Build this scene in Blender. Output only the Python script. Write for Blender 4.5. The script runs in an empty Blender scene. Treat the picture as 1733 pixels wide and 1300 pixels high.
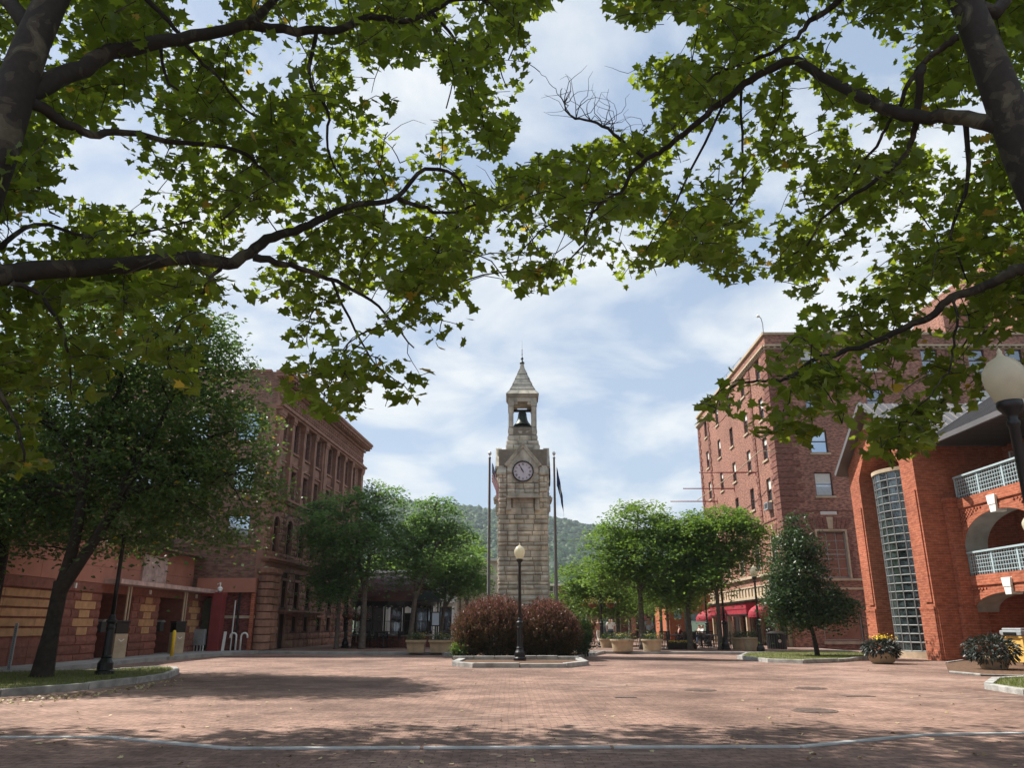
import bpy, math, random
import numpy as np
from mathutils import Vector, Matrix
R = math.radians
random.seed(7)
rng = np.random.default_rng(11)
C = bpy.context.scene.collection
scn = bpy.context.scene

# ---------------------------------------------------------------- camera
CAM_H = 1.4
PITCH = R(17.4)
FPX = 1302.0                      # focal length in pixels of a 1733 px wide frame
cam_d = bpy.data.cameras.new("camera")
cam = bpy.data.objects.new("camera", cam_d)
C.objects.link(cam)
cam_d.sensor_width = 36.0
cam_d.lens = FPX / 1733.0 * 36.0
cam_d.clip_start = 0.1
cam_d.clip_end = 6000
cam.location = (0, 0, CAM_H)
cam.rotation_euler = (math.pi / 2 + PITCH, 0, 0)
scn.camera = cam
scn.render.resolution_x = 1024
scn.render.resolution_y = 769

# ---------------------------------------------------------------- light
SUN_AZ = R(-62)                   # from +Y towards -X
SUN_EL = R(52)
sun_dir = Vector((math.sin(SUN_AZ) * math.cos(SUN_EL), math.cos(SUN_AZ) * math.cos(SUN_EL), math.sin(SUN_EL)))
sl = bpy.data.lights.new("sun", 'SUN')
sl.energy = 5.0
sl.angle = R(0.6)
sl.color = (1.0, 0.95, 0.87)
so = bpy.data.objects.new("sun", sl)
so.rotation_euler = sun_dir.to_track_quat('Z', 'Y').to_euler()
so.location = (-30, 20, 60)
C.objects.link(so)

w = bpy.data.worlds.new("World")
scn.world = w
w.use_nodes = True
nt = w.node_tree
nt.nodes.clear()
out = nt.nodes.new('ShaderNodeOutputWorld')
bg = nt.nodes.new('ShaderNodeBackground')
sky = nt.nodes.new('ShaderNodeTexSky')
sky.sky_type = 'NISHITA'
sky.sun_disc = False
sky.sun_elevation = SUN_EL
sky.sun_rotation = SUN_AZ
sky.altitude = 200
sky.air_density = 1.0
sky.dust_density = 1.6
tc = nt.nodes.new('ShaderNodeTexCoord')
sep = nt.nodes.new('ShaderNodeSeparateXYZ')
nt.links.new(tc.outputs['Generated'], sep.inputs[0])
zc = nt.nodes.new('ShaderNodeMath'); zc.operation = 'ADD'; zc.inputs[1].default_value = 0.22
nt.links.new(sep.outputs['Z'], zc.inputs[0])
comb = nt.nodes.new('ShaderNodeCombineXYZ')
for i, ax in enumerate('XY'):
    d = nt.nodes.new('ShaderNodeMath'); d.operation = 'DIVIDE'
    nt.links.new(sep.outputs[ax], d.inputs[0]); nt.links.new(zc.outputs[0], d.inputs[1])
    nt.links.new(d.outputs[0], comb.inputs[i])
n1 = nt.nodes.new('ShaderNodeTexNoise')
n1.inputs['Scale'].default_value = 2.1
n1.inputs['Detail'].default_value = 9
n1.inputs['Roughness'].default_value = 0.56
n1.inputs['Distortion'].default_value = 0.35
nt.links.new(comb.outputs[0], n1.inputs['Vector'])
cr = nt.nodes.new('ShaderNodeValToRGB')
cr.color_ramp.elements[0].position = 0.43
cr.color_ramp.elements[0].color = (0.0, 0.0, 0.0, 1)
cr.color_ramp.elements[1].position = 0.60
cr.color_ramp.elements[1].color = (1, 1, 1, 1)
nt.links.new(n1.outputs['Fac'], cr.inputs[0])
# veiled base : sky mixed with cloud white by the noise
mx = nt.nodes.new('ShaderNodeMixRGB')
nt.links.new(cr.outputs[0], mx.inputs[0])
# thin high veil over the clear parts
veil = nt.nodes.new('ShaderNodeMixRGB'); veil.inputs[0].default_value = 0.72
nt.links.new(sky.outputs[0], veil.inputs[1]); veil.inputs[2].default_value = (2.75, 3.5, 4.65, 1)
nt.links.new(veil.outputs[0], mx.inputs[1])
mx.inputs[2].default_value = (5.5, 5.75, 5.95, 1)
nt.links.new(mx.outputs[0], bg.inputs[0])
bg.inputs[1].default_value = 0.10
nt.links.new(bg.outputs[0], out.inputs[0])

scn.view_settings.view_transform = 'Standard'
scn.view_settings.look = 'None'
scn.view_settings.exposure = 0.72
scn.view_settings.gamma = 1.0

# ---------------------------------------------------------------- measuring
SP, CP = math.sin(PITCH), math.cos(PITCH)
def ray(px, py):
    u, v = px - 866.5, 650.0 - py
    return u, FPX * CP - v * SP, FPX * SP + v * CP
def at(px, py, D):
    x, y, z = ray(px, py)
    return Vector((x / y * D, D, CAM_H + z / y * D))
def gp(px, py, z=0.0):
    x, y, zz = ray(px, py)
    t = (z - CAM_H) / zz
    return Vector((x * t, y * t, z))
def proj(P):                      # numpy (N,3) -> px,py
    X = P[:, 0]; Y = P[:, 1]; Z = P[:, 2] - CAM_H
    dep = Y * CP + Z * SP
    up = -Y * SP + Z * CP
    return 866.5 + FPX * X / dep, 650 - FPX * up / dep

# ---------------------------------------------------------------- materials
MATS = {}
def newmat(name):
    m = bpy.data.materials.new(name)
    m.use_nodes = True
    b = m.node_tree.nodes['Principled BSDF']
    MATS[name] = m
    return m, m.node_tree, b
def nd(t, kind, **kw):
    n = t.nodes.new(kind)
    for k, v in kw.items():
        if k in n.inputs.keys(): n.inputs[k].default_value = v
        else: setattr(n, k, v)
    return n
def noise_mul(t, col_out, vec, scale, lo, hi, detail=4, pos=(0.3, 0.7)):
    n = nd(t, 'ShaderNodeTexNoise', Scale=scale, Detail=detail)
    t.links.new(vec, n.inputs['Vector'])
    r = nd(t, 'ShaderNodeValToRGB')
    r.color_ramp.elements[0].position = pos[0]; r.color_ramp.elements[0].color = (lo, lo, lo, 1)
    r.color_ramp.elements[1].position = pos[1]; r.color_ramp.elements[1].color = (hi, hi, hi, 1)
    t.links.new(n.outputs['Fac'], r.inputs[0])
    m = nd(t, 'ShaderNodeMixRGB', blend_type='MULTIPLY'); m.inputs[0].default_value = 1
    t.links.new(col_out, m.inputs[1]); t.links.new(r.outputs[0], m.inputs[2])
    return m.outputs[0]
def bump(t, b, height, strength, dist=0.02):
    bp = nd(t, 'ShaderNodeBump', Strength=strength, Distance=dist)
    t.links.new(height, bp.inputs['Height'])
    t.links.new(bp.outputs[0], b.inputs['Normal'])
def plain(name, col, rough=0.6, metal=0.0, var=0.15, scale=6, bmp=0.0, spec=0.4, island=0.0):
    m, t, b = newmat(name)
    b.inputs['Roughness'].default_value = rough
    b.inputs['Metallic'].default_value = metal
    b.inputs['Specular IOR Level'].default_value = spec
    tcn = nd(t, 'ShaderNodeTexCoord')
    rgb = nd(t, 'ShaderNodeRGB'); rgb.outputs[0].default_value = (*col, 1)
    o = rgb.outputs[0]
    if var: o = noise_mul(t, o, tcn.outputs['Object'], scale, 1 - var, 1 + var)
    if island:
        g = nd(t, 'ShaderNodeNewGeometry')
        mr = nd(t, 'ShaderNodeMapRange'); mr.inputs[3].default_value = 1 - island; mr.inputs[4].default_value = 1 + island
        t.links.new(g.outputs['Random Per Island'], mr.inputs[0])
        mm = nd(t, 'ShaderNodeMixRGB', blend_type='MULTIPLY'); mm.inputs[0].default_value = 1
        t.links.new(o, mm.inputs[1]); t.links.new(mr.outputs[0], mm.inputs[2]); o = mm.outputs[0]
    t.links.new(o, b.inputs['Base Color'])
    if bmp:
        n = nd(t, 'ShaderNodeTexNoise', Scale=scale * 5, Detail=5)
        t.links.new(tcn.outputs['Object'], n.inputs['Vector'])
        bump(t, b, n.outputs['Fac'], bmp)
    return m
def brickmat(name, c1, c2, mortar, bw=0.21, bh=0.075, ms=0.008, var=0.2, bmp=0.5, rough=0.85, big=0.35, offset=0.5, squash=1.0, dark=None):
    m, t, b = newmat(name)
    b.inputs['Roughness'].default_value = rough
    b.inputs['Specular IOR Level'].default_value = 0.25
    tcn = nd(t, 'ShaderNodeTexCoord')
    br = nd(t, 'ShaderNodeTexBrick', offset=offset)
    br.inputs['Color1'].default_value = (*c1, 1); br.inputs['Color2'].default_value = (*c2, 1)
    br.inputs['Mortar'].default_value = (*mortar, 1)
    br.inputs['Scale'].default_value = 1.0
    br.inputs['Mortar Size'].default_value = ms
    br.inputs['Mortar Smooth'].default_value = 0.2
    br.inputs['Brick Width'].default_value = bw
    br.inputs['Row Height'].default_value = bh
    t.links.new(tcn.outputs['UV'], br.inputs['Vector'])
    o = noise_mul(t, br.outputs['Color'], tcn.outputs['UV'], big, 1 - var, 1 + var, 6)
    # streaky brick-sized variation
    mp = nd(t, 'ShaderNodeMapping'); mp.inputs['Scale'].default_value = (1 / bw * 0.9, 1 / bh * 0.9, 1)
    t.links.new(tcn.outputs['UV'], mp.inputs[0])
    wn = nd(t, 'ShaderNodeTexNoise', Scale=1.0, Detail=1)
    t.links.new(mp.outputs[0], wn.inputs['Vector'])
    r = nd(t, 'ShaderNodeValToRGB'); r.color_ramp.elements[0].position = 0.38; r.color_ramp.elements[1].position = 0.6
    dk = dark or (0.62, 0.6, 0.62)
    r.color_ramp.elements[0].color = (*dk, 1); r.color_ramp.elements[1].color = (1.08, 1.08, 1.08, 1)
    t.links.new(wn.outputs['Fac'], r.inputs[0])
    m2 = nd(t, 'ShaderNodeMixRGB', blend_type='MULTIPLY'); m2.inputs[0].default_value = 1
    t.links.new(o, m2.inputs[1]); t.links.new(r.outputs[0], m2.inputs[2])
    t.links.new(m2.outputs[0], b.inputs['Base Color'])
    if bmp:
        inv = nd(t, 'ShaderNodeMath', operation='MULTIPLY_ADD'); inv.inputs[1].default_value = -1.0
        t.links.new(br.outputs['Fac'], inv.inputs[0])
        nn = nd(t, 'ShaderNodeTexNoise', Scale=9.0, Detail=6)
        t.links.new(tcn.outputs['UV'], nn.inputs['Vector'])
        t.links.new(nn.outputs['Fac'], inv.inputs[2])
        bump(t, b, inv.outputs[0], bmp, 0.015)
    return m
def stonemat(name, c1, c2, c3, bmp=0.6, rough=0.9, scale=3.0):
    m, t, b = newmat(name)
    b.inputs['Roughness'].default_value = rough
    b.inputs['Specular IOR Level'].default_value = 0.25
    tcn = nd(t, 'ShaderNodeTexCoord')
    g = nd(t, 'ShaderNodeNewGeometry')
    r = nd(t, 'ShaderNodeValToRGB')
    r.color_ramp.elements[0].color = (*c1, 1); r.color_ramp.elements[1].color = (*c3, 1)
    e = r.color_ramp.elements.new(0.5); e.color = (*c2, 1)
    t.links.new(g.outputs['Random Per Island'], r.inputs[0])
    o = noise_mul(t, r.outputs[0], tcn.outputs['Object'], scale, 0.72, 1.22, 8)
    o = noise_mul(t, o, tcn.outputs['Object'], 0.6, 0.85, 1.12, 3)
    mpp = nd(t, 'ShaderNodeMapping'); mpp.inputs['Scale'].default_value = (2.2, 2.2, .35)
    t.links.new(tcn.outputs['Object'], mpp.inputs[0])
    o = noise_mul(t, o, mpp.outputs[0], 1.0, 0.82, 1.16, 6, (0.38, 0.52))
    t.links.new(o, b.inputs['Base Color'])
    n = nd(t, 'ShaderNodeTexNoise', Scale=14.0, Detail=8, Roughness=0.65)
    t.links.new(tcn.outputs['Object'], n.inputs['Vector'])
    bump(t, b, n.outputs['Fac'], bmp, 0.03)
    return m
def leafmat(name, c_lo, c_hi, c_tr, trans=0.45, spec=0.35, rough=0.45):
    m, t, b = newmat(name)
    g = nd(t, 'ShaderNodeNewGeometry')
    r = nd(t, 'ShaderNodeValToRGB')
    r.color_ramp.elements[0].color = (*c_lo, 1); r.color_ramp.elements[1].color = (*c_hi, 1)
    t.links.new(g.outputs['Random Per Island'], r.inputs[0])
    t.links.new(r.outputs[0], b.inputs['Base Color'])
    b.inputs['Roughness'].default_value = rough
    b.inputs['Specular IOR Level'].default_value = spec
    tr = nd(t, 'ShaderNodeBsdfTranslucent')
    mr = nd(t, 'ShaderNodeMixRGB', blend_type='MIX'); mr.inputs[0].default_value = 0.35
    mr.inputs[1].default_value = (*c_tr, 1)
    t.links.new(r.outputs[0], mr.inputs[2])
    t.links.new(mr.outputs[0], tr.inputs[0])
    mix = nd(t, 'ShaderNodeMixShader'); mix.inputs[0].default_value = trans
    t.links.new(b.outputs[0], mix.inputs[1]); t.links.new(tr.outputs[0], mix.inputs[2])
    t.links.new(mix.outputs[0], t.nodes['Material Output'].inputs[0])
    return m
def glassmat(name, col, rough=0.06, fac=0.45, tint=(0.8, 0.9, 1.0)):
    m, t, b = newmat(name)
    b.inputs['Base Color'].default_value = (*col, 1)
    b.inputs['Roughness'].default_value = 0.4
    gl = nd(t, 'ShaderNodeBsdfGlossy', Roughness=rough); gl.inputs[0].default_value = (*tint, 1)
    tcn = nd(t, 'ShaderNodeTexCoord')
    n = nd(t, 'ShaderNodeTexNoise', Scale=1.3, Detail=2)
    t.links.new(tcn.outputs['Object'], n.inputs['Vector'])
    bp = nd(t, 'ShaderNodeBump', Strength=0.08, Distance=0.05)
    t.links.new(n.outputs['Fac'], bp.inputs['Height']); t.links.new(bp.outputs[0], gl.inputs['Normal'])
    mix = nd(t, 'ShaderNodeMixShader'); mix.inputs[0].default_value = fac
    t.links.new(b.outputs[0], mix.inputs[1]); t.links.new(gl.outputs[0], mix.inputs[2])
    t.links.new(mix.outputs[0], t.nodes['Material Output'].inputs[0])
    return m

M = {}
M['hotel'] = brickmat('hotel_brick', (0.42, 0.19, 0.125), (0.34, 0.155, 0.112), (0.30, 0.21, 0.165), var=0.22, dark=(0.5, 0.5, 0.55))
M['hotel_trim'] = brickmat('hotel_brick_dark', (0.29, 0.12, 0.085), (0.24, 0.10, 0.075), (0.15, 0.10, 0.085))
M['orange'] = brickmat('orange_brick', (0.44, 0.125, 0.062), (0.37, 0.10, 0.052), (0.40, 0.21, 0.14), bw=0.30, bh=0.10, ms=0.012, var=0.24, dark=(0.78, 0.74, 0.72))
M['redbrick'] = brickmat('red_brick', (0.27, 0.075, 0.06), (0.21, 0.06, 0.05), (0.14, 0.09, 0.08))
M['brownbrick'] = brickmat('brown_brick', (0.27, 0.150, 0.115), (0.215, 0.118, 0.09), (0.15, 0.11, 0.09), bw=0.3, bh=0.09, dark=(0.7, 0.7, 0.7))
M['brownstone'] = stonemat('brownstone', (0.22, 0.118, 0.083), (0.265, 0.142, 0.10), (0.315, 0.175, 0.125))
M['brownsmooth'] = plain('brownstone_smooth', (0.255, 0.135, 0.098), 0.85, var=0.22, scale=2.2, bmp=0.25)
M['browndark'] = plain('brown_joint', (0.06, 0.035, 0.026), 0.95, var=0.1)
M['tower'] = stonemat('tower_stone', (0.42, 0.39, 0.32), (0.54, 0.505, 0.42), (0.62, 0.54, 0.41), bmp=0.7)
M['towersmooth'] = stonemat('tower_dressed_stone', (0.44, 0.41, 0.345), (0.48, 0.45, 0.385), (0.52, 0.475, 0.39), bmp=0.3)
M['joint'] = plain('tower_joint', (0.22, 0.19, 0.155), 0.95, var=0.15)
M['tan'] = plain('tan_stone', (0.46, 0.36, 0.25), 0.85, var=0.18, scale=2.5, bmp=0.15)
M['tanblock'] = plain('tan_tile', (0.44, 0.25, 0.12), 0.85, var=0.2, scale=4, bmp=0.15, island=0.12)
M['band'] = plain('brown_tile', (0.22, 0.085, 0.06), 0.9, var=0.2, scale=5, bmp=0.9, island=0.15)
M['panel'] = plain('salmon_panel', (0.40, 0.17, 0.115), 0.75, var=0.12, scale=1.2)
M['redpaint'] = plain('red_paint', (0.24, 0.04, 0.042), 0.6, var=0.12, scale=2)
M['white'] = plain('white_paint', (0.74, 0.73, 0.70), 0.6, var=0.08, scale=2)
M['cream'] = plain('cream_render', (0.60, 0.57, 0.50), 0.8, var=0.1, scale=1.5)
M['pinkwhite'] = plain('weathered_fascia', (0.48, 0.34, 0.30), 0.75, var=0.3, scale=3)
M['black'] = plain('black_iron', (0.006, 0.0065, 0.007), 0.42, var=0.25, scale=6, spec=0.5)
M['bronze'] = plain('dark_bronze', (0.045, 0.055, 0.05), 0.45, metal=0.6, var=0.25, scale=8)
M['polemetal'] = plain('pole_metal', (0.16, 0.15, 0.145), 0.45, metal=0.5, var=0.1)
M['silver'] = plain('silver_metal', (0.62, 0.63, 0.64), 0.32, metal=0.8, var=0.08)
M['greymetal'] = plain('grey_metal', (0.34, 0.36, 0.37), 0.5, metal=0.2, var=0.1)
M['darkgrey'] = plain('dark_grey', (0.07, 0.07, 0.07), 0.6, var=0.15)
M['roofmetal'] = plain('seamed_metal_roof', (0.165, 0.155, 0.155), 0.42, metal=0.35, var=0.1, scale=1.0)
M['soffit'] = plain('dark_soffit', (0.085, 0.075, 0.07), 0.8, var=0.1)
M['rail'] = plain('pale_blue_rail', (0.42, 0.52, 0.55), 0.5, var=0.08)
M['gwhite'] = plain('whitened_stone', (0.78, 0.77, 0.72), 0.7, var=0.1)
M['concrete'] = plain('concrete', (0.33, 0.32, 0.30), 0.9, var=0.25, scale=1.6, bmp=0.25)
M['kerb'] = plain('granite_kerb', (0.36, 0.35, 0.33), 0.9, var=0.35, scale=3.5, bmp=0.7)
M['strip'] = plain('pale_kerb_strip', (0.42, 0.42, 0.41), 0.85, var=0.3, scale=2.5, bmp=0.2)
M['mulch'] = plain('mulch', (0.13, 0.075, 0.045), 1.0, var=0.4, scale=9, bmp=0.9)
M['burgundy'] = plain('burgundy_canvas', (0.30, 0.018, 0.035), 0.75, var=0.2, scale=2)
M['maroonroof'] = plain('maroon_roof', (0.13, 0.05, 0.05), 0.6, var=0.25, scale=2)
M['planter'] = plain('planter_stone', (0.42, 0.32, 0.21), 0.85, var=0.18, scale=3, bmp=0.2)
M['soil'] = plain('soil', (0.035, 0.026, 0.018), 1, var=0.3, scale=9)
M['yellow'] = plain('yellow_paint', (0.72, 0.52, 0.03), 0.5, var=0.08)
M['ochre'] = plain('yellow_cart', (0.80, 0.50, 0.14), 0.5, var=0.06)
M['glass'] = glassmat('window_glass', (0.018, 0.02, 0.022), fac=0.25)
M['skyglass'] = glassmat('sky_glass', (0.05, 0.07, 0.075), fac=0.6)
M['darkglass'] = glassmat('shop_glass', (0.014, 0.017, 0.017), fac=0.2)
M['blind'] = plain('window_blind', (0.62, 0.62, 0.58), 0.8, var=0.06)
M['frame_dk'] = plain('dark_window_frame', (0.085, 0.04, 0.035), 0.6, var=0.1)
M['frame_gr'] = plain('grey_window_frame', (0.30, 0.30, 0.29), 0.6, var=0.1)
M['mullion'] = plain('bay_mullion', (0.22, 0.23, 0.23), 0.6, var=0.1)
M['doorgreen'] = plain('grey_green_door', (0.16, 0.17, 0.12), 0.7, var=0.15)
M['rust'] = plain('rust_wall', (0.42, 0.13, 0.06), 0.8, var=0.15)
M['teal'] = plain('teal_paint', (0.05, 0.12, 0.12), 0.6, var=0.1)
M['skin'] = plain('skin', (0.52, 0.30, 0.21), 0.6, var=0.05)
M['hair_dk'] = plain('dark_hair', (0.03, 0.02, 0.015), 0.7, var=0.2)
M['hair_br'] = plain('brown_hair', (0.13, 0.07, 0.04), 0.7, var=0.2)
M['cloth_blue'] = plain('pale_blue_cloth', (0.50, 0.58, 0.70), 0.85, var=0.06)
M['cloth_white'] = plain('white_cloth', (0.80, 0.78, 0.74), 0.85, var=0.05)
M['cloth_black'] = plain('black_cloth', (0.02, 0.02, 0.022), 0.85, var=0.1)
M['cloth_maroon'] = plain('maroon_cloth', (0.12, 0.02, 0.025), 0.85, var=0.1)
M['cloth_pink'] = plain('pink_cloth', (0.65, 0.36, 0.34), 0.85, var=0.1)
M['jeans'] = plain('blue_denim', (0.09, 0.13, 0.2), 0.85, var=0.1)
M['clock'] = plain('clock_face', (0.66, 0.62, 0.70), 0.5, var=0.04)
M['flag_red'] = plain('flag_red', (0.50, 0.02, 0.035), 0.8, var=0.05)
M['flag_white'] = plain('flag_white', (0.80, 0.79, 0.78), 0.8, var=0.04)
M['flag_blue'] = plain('flag_blue', (0.018, 0.026, 0.085), 0.8, var=0.08)
M['flag_gold'] = plain('flag_gold', (0.45, 0.36, 0.13), 0.8, var=0.2)
M['flag_teal'] = plain('flag_emblem', (0.16, 0.30, 0.26), 0.8, var=0.2)
M['pinkflower'] = plain('pink_petals', (0.85, 0.20, 0.36), 0.7, var=0.2, island=0.3)
M['yellowflower'] = plain('yellow_petals', (0.85, 0.62, 0.05), 0.7, var=0.1, island=0.25)
M['basket'] = plain('coir_basket', (0.17, 0.07, 0.035), 0.95, var=0.3, scale=20)
M['globe'] = None
def globemat():
    m, t, b = newmat('acorn_globe')
    b.inputs['Base Color'].default_value = (0.80, 0.76, 0.62, 1)
    b.inputs['Roughness'].default_value = 0.22
    b.inputs['Subsurface Weight'].default_value = 0.0
    tcn = nd(t, 'ShaderNodeTexCoord')
    rgb = nd(t, 'ShaderNodeRGB'); rgb.outputs[0].default_value = (0.74, 0.70, 0.56, 1)
    o = noise_mul(t, rgb.outputs[0], tcn.outputs['Object'], 5, 0.82, 1.08)
    t.links.new(o, b.inputs['Base Color'])
    tr = nd(t, 'ShaderNodeBsdfTranslucent'); tr.inputs[0].default_value = (0.86, 0.82, 0.66, 1)
    mix = nd(t, 'ShaderNodeMixShader'); mix.inputs[0].default_value = 0.5
    t.links.new(b.outputs[0], mix.inputs[1]); t.links.new(tr.outputs[0], mix.inputs[2])
    t.links.new(mix.outputs[0], t.nodes['Material Output'].inputs[0])
    return m
M['globe'] = globemat()
M['sycleaf'] = leafmat('sycamore_leaf', (0.024, 0.058, 0.009), (0.070, 0.122, 0.018), (0.42, 0.52, 0.03), trans=0.54)
M['lindenleaf'] = leafmat('linden_leaf', (0.036, 0.080, 0.026), (0.098, 0.165, 0.046), (0.18, 0.30, 0.04), trans=0.36)
M['locustleaf'] = leafmat('locust_leaf', (0.050, 0.115, 0.020), (0.125, 0.22, 0.040), (0.30, 0.46, 0.05), trans=0.42)
M['locustdark'] = leafmat('locust_leaf_dark', (0.055, 0.120, 0.042), (0.13, 0.22, 0.075), (0.28, 0.46, 0.09), trans=0.45)
M['pearleaf'] = leafmat('pear_leaf', (0.024, 0.052, 0.020), (0.062, 0.105, 0.036), (0.10, 0.18, 0.04), trans=0.25, spec=0.5)
M['backleaf'] = leafmat('bright_leaf', (0.07, 0.17, 0.02), (0.17, 0.30, 0.04), (0.40, 0.60, 0.06), trans=0.5)
M['yelleaf'] = leafmat('yellowed_leaf', (0.25, 0.17, 0.02), (0.5, 0.36, 0.04), (0.7, 0.5, 0.06), trans=0.5)
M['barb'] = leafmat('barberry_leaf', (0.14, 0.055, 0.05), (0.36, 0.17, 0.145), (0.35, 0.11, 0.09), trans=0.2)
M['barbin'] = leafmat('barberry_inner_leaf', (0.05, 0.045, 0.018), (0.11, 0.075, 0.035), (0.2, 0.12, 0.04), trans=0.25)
M['darkplant'] = leafmat('dark_plant_leaf', (0.014, 0.022, 0.016), (0.045, 0.055, 0.042), (0.06, 0.08, 0.04), trans=0.12, spec=0.6)
M['coverm'] = plain('cover_iron', (0.155, 0.11, 0.092), 0.8, var=0.4, scale=6)
M['litter'] = leafmat('dry_leaf', (0.22, 0.14, 0.05), (0.60, 0.50, 0.28), (0.4, 0.3, 0.1), trans=0.1)
M['grassleaf'] = leafmat('grass_blade', (0.09, 0.12, 0.025), (0.21, 0.23, 0.065), (0.25, 0.33, 0.06), trans=0.3)
M['bark'] = plain('dark_bark', (0.036, 0.028, 0.023), 0.95, var=0.4, scale=7, bmp=0.8)
M['barkgrey'] = plain('grey_bark', (0.12, 0.10, 0.085), 0.95, var=0.35, scale=7, bmp=0.7)
def sycbark():
    m, t, b = newmat('sycamore_bark')
    tcn = nd(t, 'ShaderNodeTexCoord')
    n = nd(t, 'ShaderNodeTexNoise', Scale=2.6, Detail=3, Distortion=0.8)
    t.links.new(tcn.outputs['Object'], n.inputs['Vector'])
    r = nd(t, 'ShaderNodeValToRGB'); r.color_ramp.interpolation = 'CONSTANT'
    r.color_ramp.elements[0].position = 0.0; r.color_ramp.elements[0].color = (0.020, 0.016, 0.012, 1)
    r.color_ramp.elements[1].position = 0.62; r.color_ramp.elements[1].color = (0.075, 0.068, 0.045, 1)
    e = r.color_ramp.elements.new(0.55); e.color = (0.045, 0.038, 0.026, 1)
    t.links.new(n.outputs['Fac'], r.inputs[0])
    o = noise_mul(t, r.outputs[0], tcn.outputs['Object'], 14, 0.7, 1.2)
    t.links.new(o, b.inputs['Base Color'])
    b.inputs['Roughness'].default_value = 0.9
    bump(t, b, n.outputs['Fac'], 0.4, 0.04)
    return m
M['sycbark'] = sycbark()
def pavermat():
    m, t, b = newmat('brick_pavers')
    b.inputs['Roughness'].default_value = 0.85
    b.inputs['Specular IOR Level'].default_value = 0.22
    tcn = nd(t, 'ShaderNodeTexCoord')
    br = nd(t, 'ShaderNodeTexBrick', offset=0.5)
    br.inputs['Color1'].default_value = (0.285, 0.178, 0.138, 1); br.inputs['Color2'].default_value = (0.215, 0.137, 0.108, 1)
    br.inputs['Mortar'].default_value = (0.145, 0.095, 0.078, 1)
    br.inputs['Scale'].default_value = 1; br.inputs['Mortar Size'].default_value = 0.0065
    br.inputs['Mortar Smooth'].default_value = 0.3; br.inputs['Brick Width'].default_value = 0.205; br.inputs['Row Height'].default_value = 0.105
    wv = nd(t, 'ShaderNodeTexNoise', Scale=0.35, Detail=2)
    t.links.new(tcn.outputs['Object'], wv.inputs['Vector'])
    ad = nd(t, 'ShaderNodeVectorMath', operation='MULTIPLY_ADD'); ad.inputs[1].default_value = (0.12, 0.12, 0)
    t.links.new(wv.outputs['Color'], ad.inputs[0]); t.links.new(tcn.outputs['Object'], ad.inputs[2])
    t.links.new(ad.outputs[0], br.inputs['Vector'])
    o = noise_mul(t, br.outputs['Color'], tcn.outputs['Object'], 0.22, 0.66, 1.26, 8, (0.36, 0.62))
    o = noise_mul(t, o, tcn.outputs['Object'], 1.1, 0.74, 1.18, 6, (0.35, 0.6))
    o = noise_mul(t, o, tcn.outputs['Object'], 9.0, 0.72, 1.25, 2)
    # worn, chipped pale bricks in streaks along the courses
    mp = nd(t, 'ShaderNodeMapping'); mp.inputs['Scale'].default_value = (1.6, 5.2, 1)
    t.links.new(tcn.outputs['Object'], mp.inputs[0])
    wn = nd(t, 'ShaderNodeTexNoise', Scale=1.0, Detail=4, Roughness=0.6)
    t.links.new(mp.outputs[0], wn.inputs['Vector'])
    lg = nd(t, 'ShaderNodeTexNoise', Scale=0.14, Detail=2)
    t.links.new(tcn.outputs['Object'], lg.inputs['Vector'])
    pr = nd(t, 'ShaderNodeMath', operation='MULTIPLY')
    t.links.new(wn.outputs['Fac'], pr.inputs[0]); t.links.new(lg.outputs['Fac'], pr.inputs[1])
    r = nd(t, 'ShaderNodeValToRGB'); r.color_ramp.elements[0].position = 0.29; r.color_ramp.elements[1].position = 0.40
    r.color_ramp.elements[0].color = (0, 0, 0, 1); r.color_ramp.elements[1].color = (0.55, 0.55, 0.55, 1)
    t.links.new(pr.outputs[0], r.inputs[0])
    mm = nd(t, 'ShaderNodeMixRGB'); mm.inputs[2].default_value = (0.47, 0.34, 0.28, 1)
    t.links.new(r.outputs[0], mm.inputs[0]); t.links.new(o, mm.inputs[1])
    t.links.new(mm.outputs[0], b.inputs['Base Color'])
    inv = nd(t, 'ShaderNodeMath', operation='MULTIPLY_ADD'); inv.inputs[1].default_value = -1.0
    t.links.new(br.outputs['Fac'], inv.inputs[0])
    nn = nd(t, 'ShaderNodeTexNoise', Scale=3.5, Detail=5)
    t.links.new(tcn.outputs['Object'], nn.inputs['Vector']); t.links.new(nn.outputs['Fac'], inv.inputs[2])
    bump(t, b, inv.outputs[0], 0.8, 0.012)
    return m
M['pavers'] = pavermat()
M['lawn'] = plain('lawn', (0.13, 0.13, 0.045), 1.0, var=0.45, scale=3, bmp=0.5)
M['forest'] = leafmat('forest_crown', (0.010, 0.028, 0.012), (0.034, 0.066, 0.022), (0.04, 0.07, 0.02), trans=0.05, spec=0.05)
M['hillside'] = plain('hillside', (0.03, 0.05, 0.02), 1, var=0.3, scale=0.05)

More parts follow.
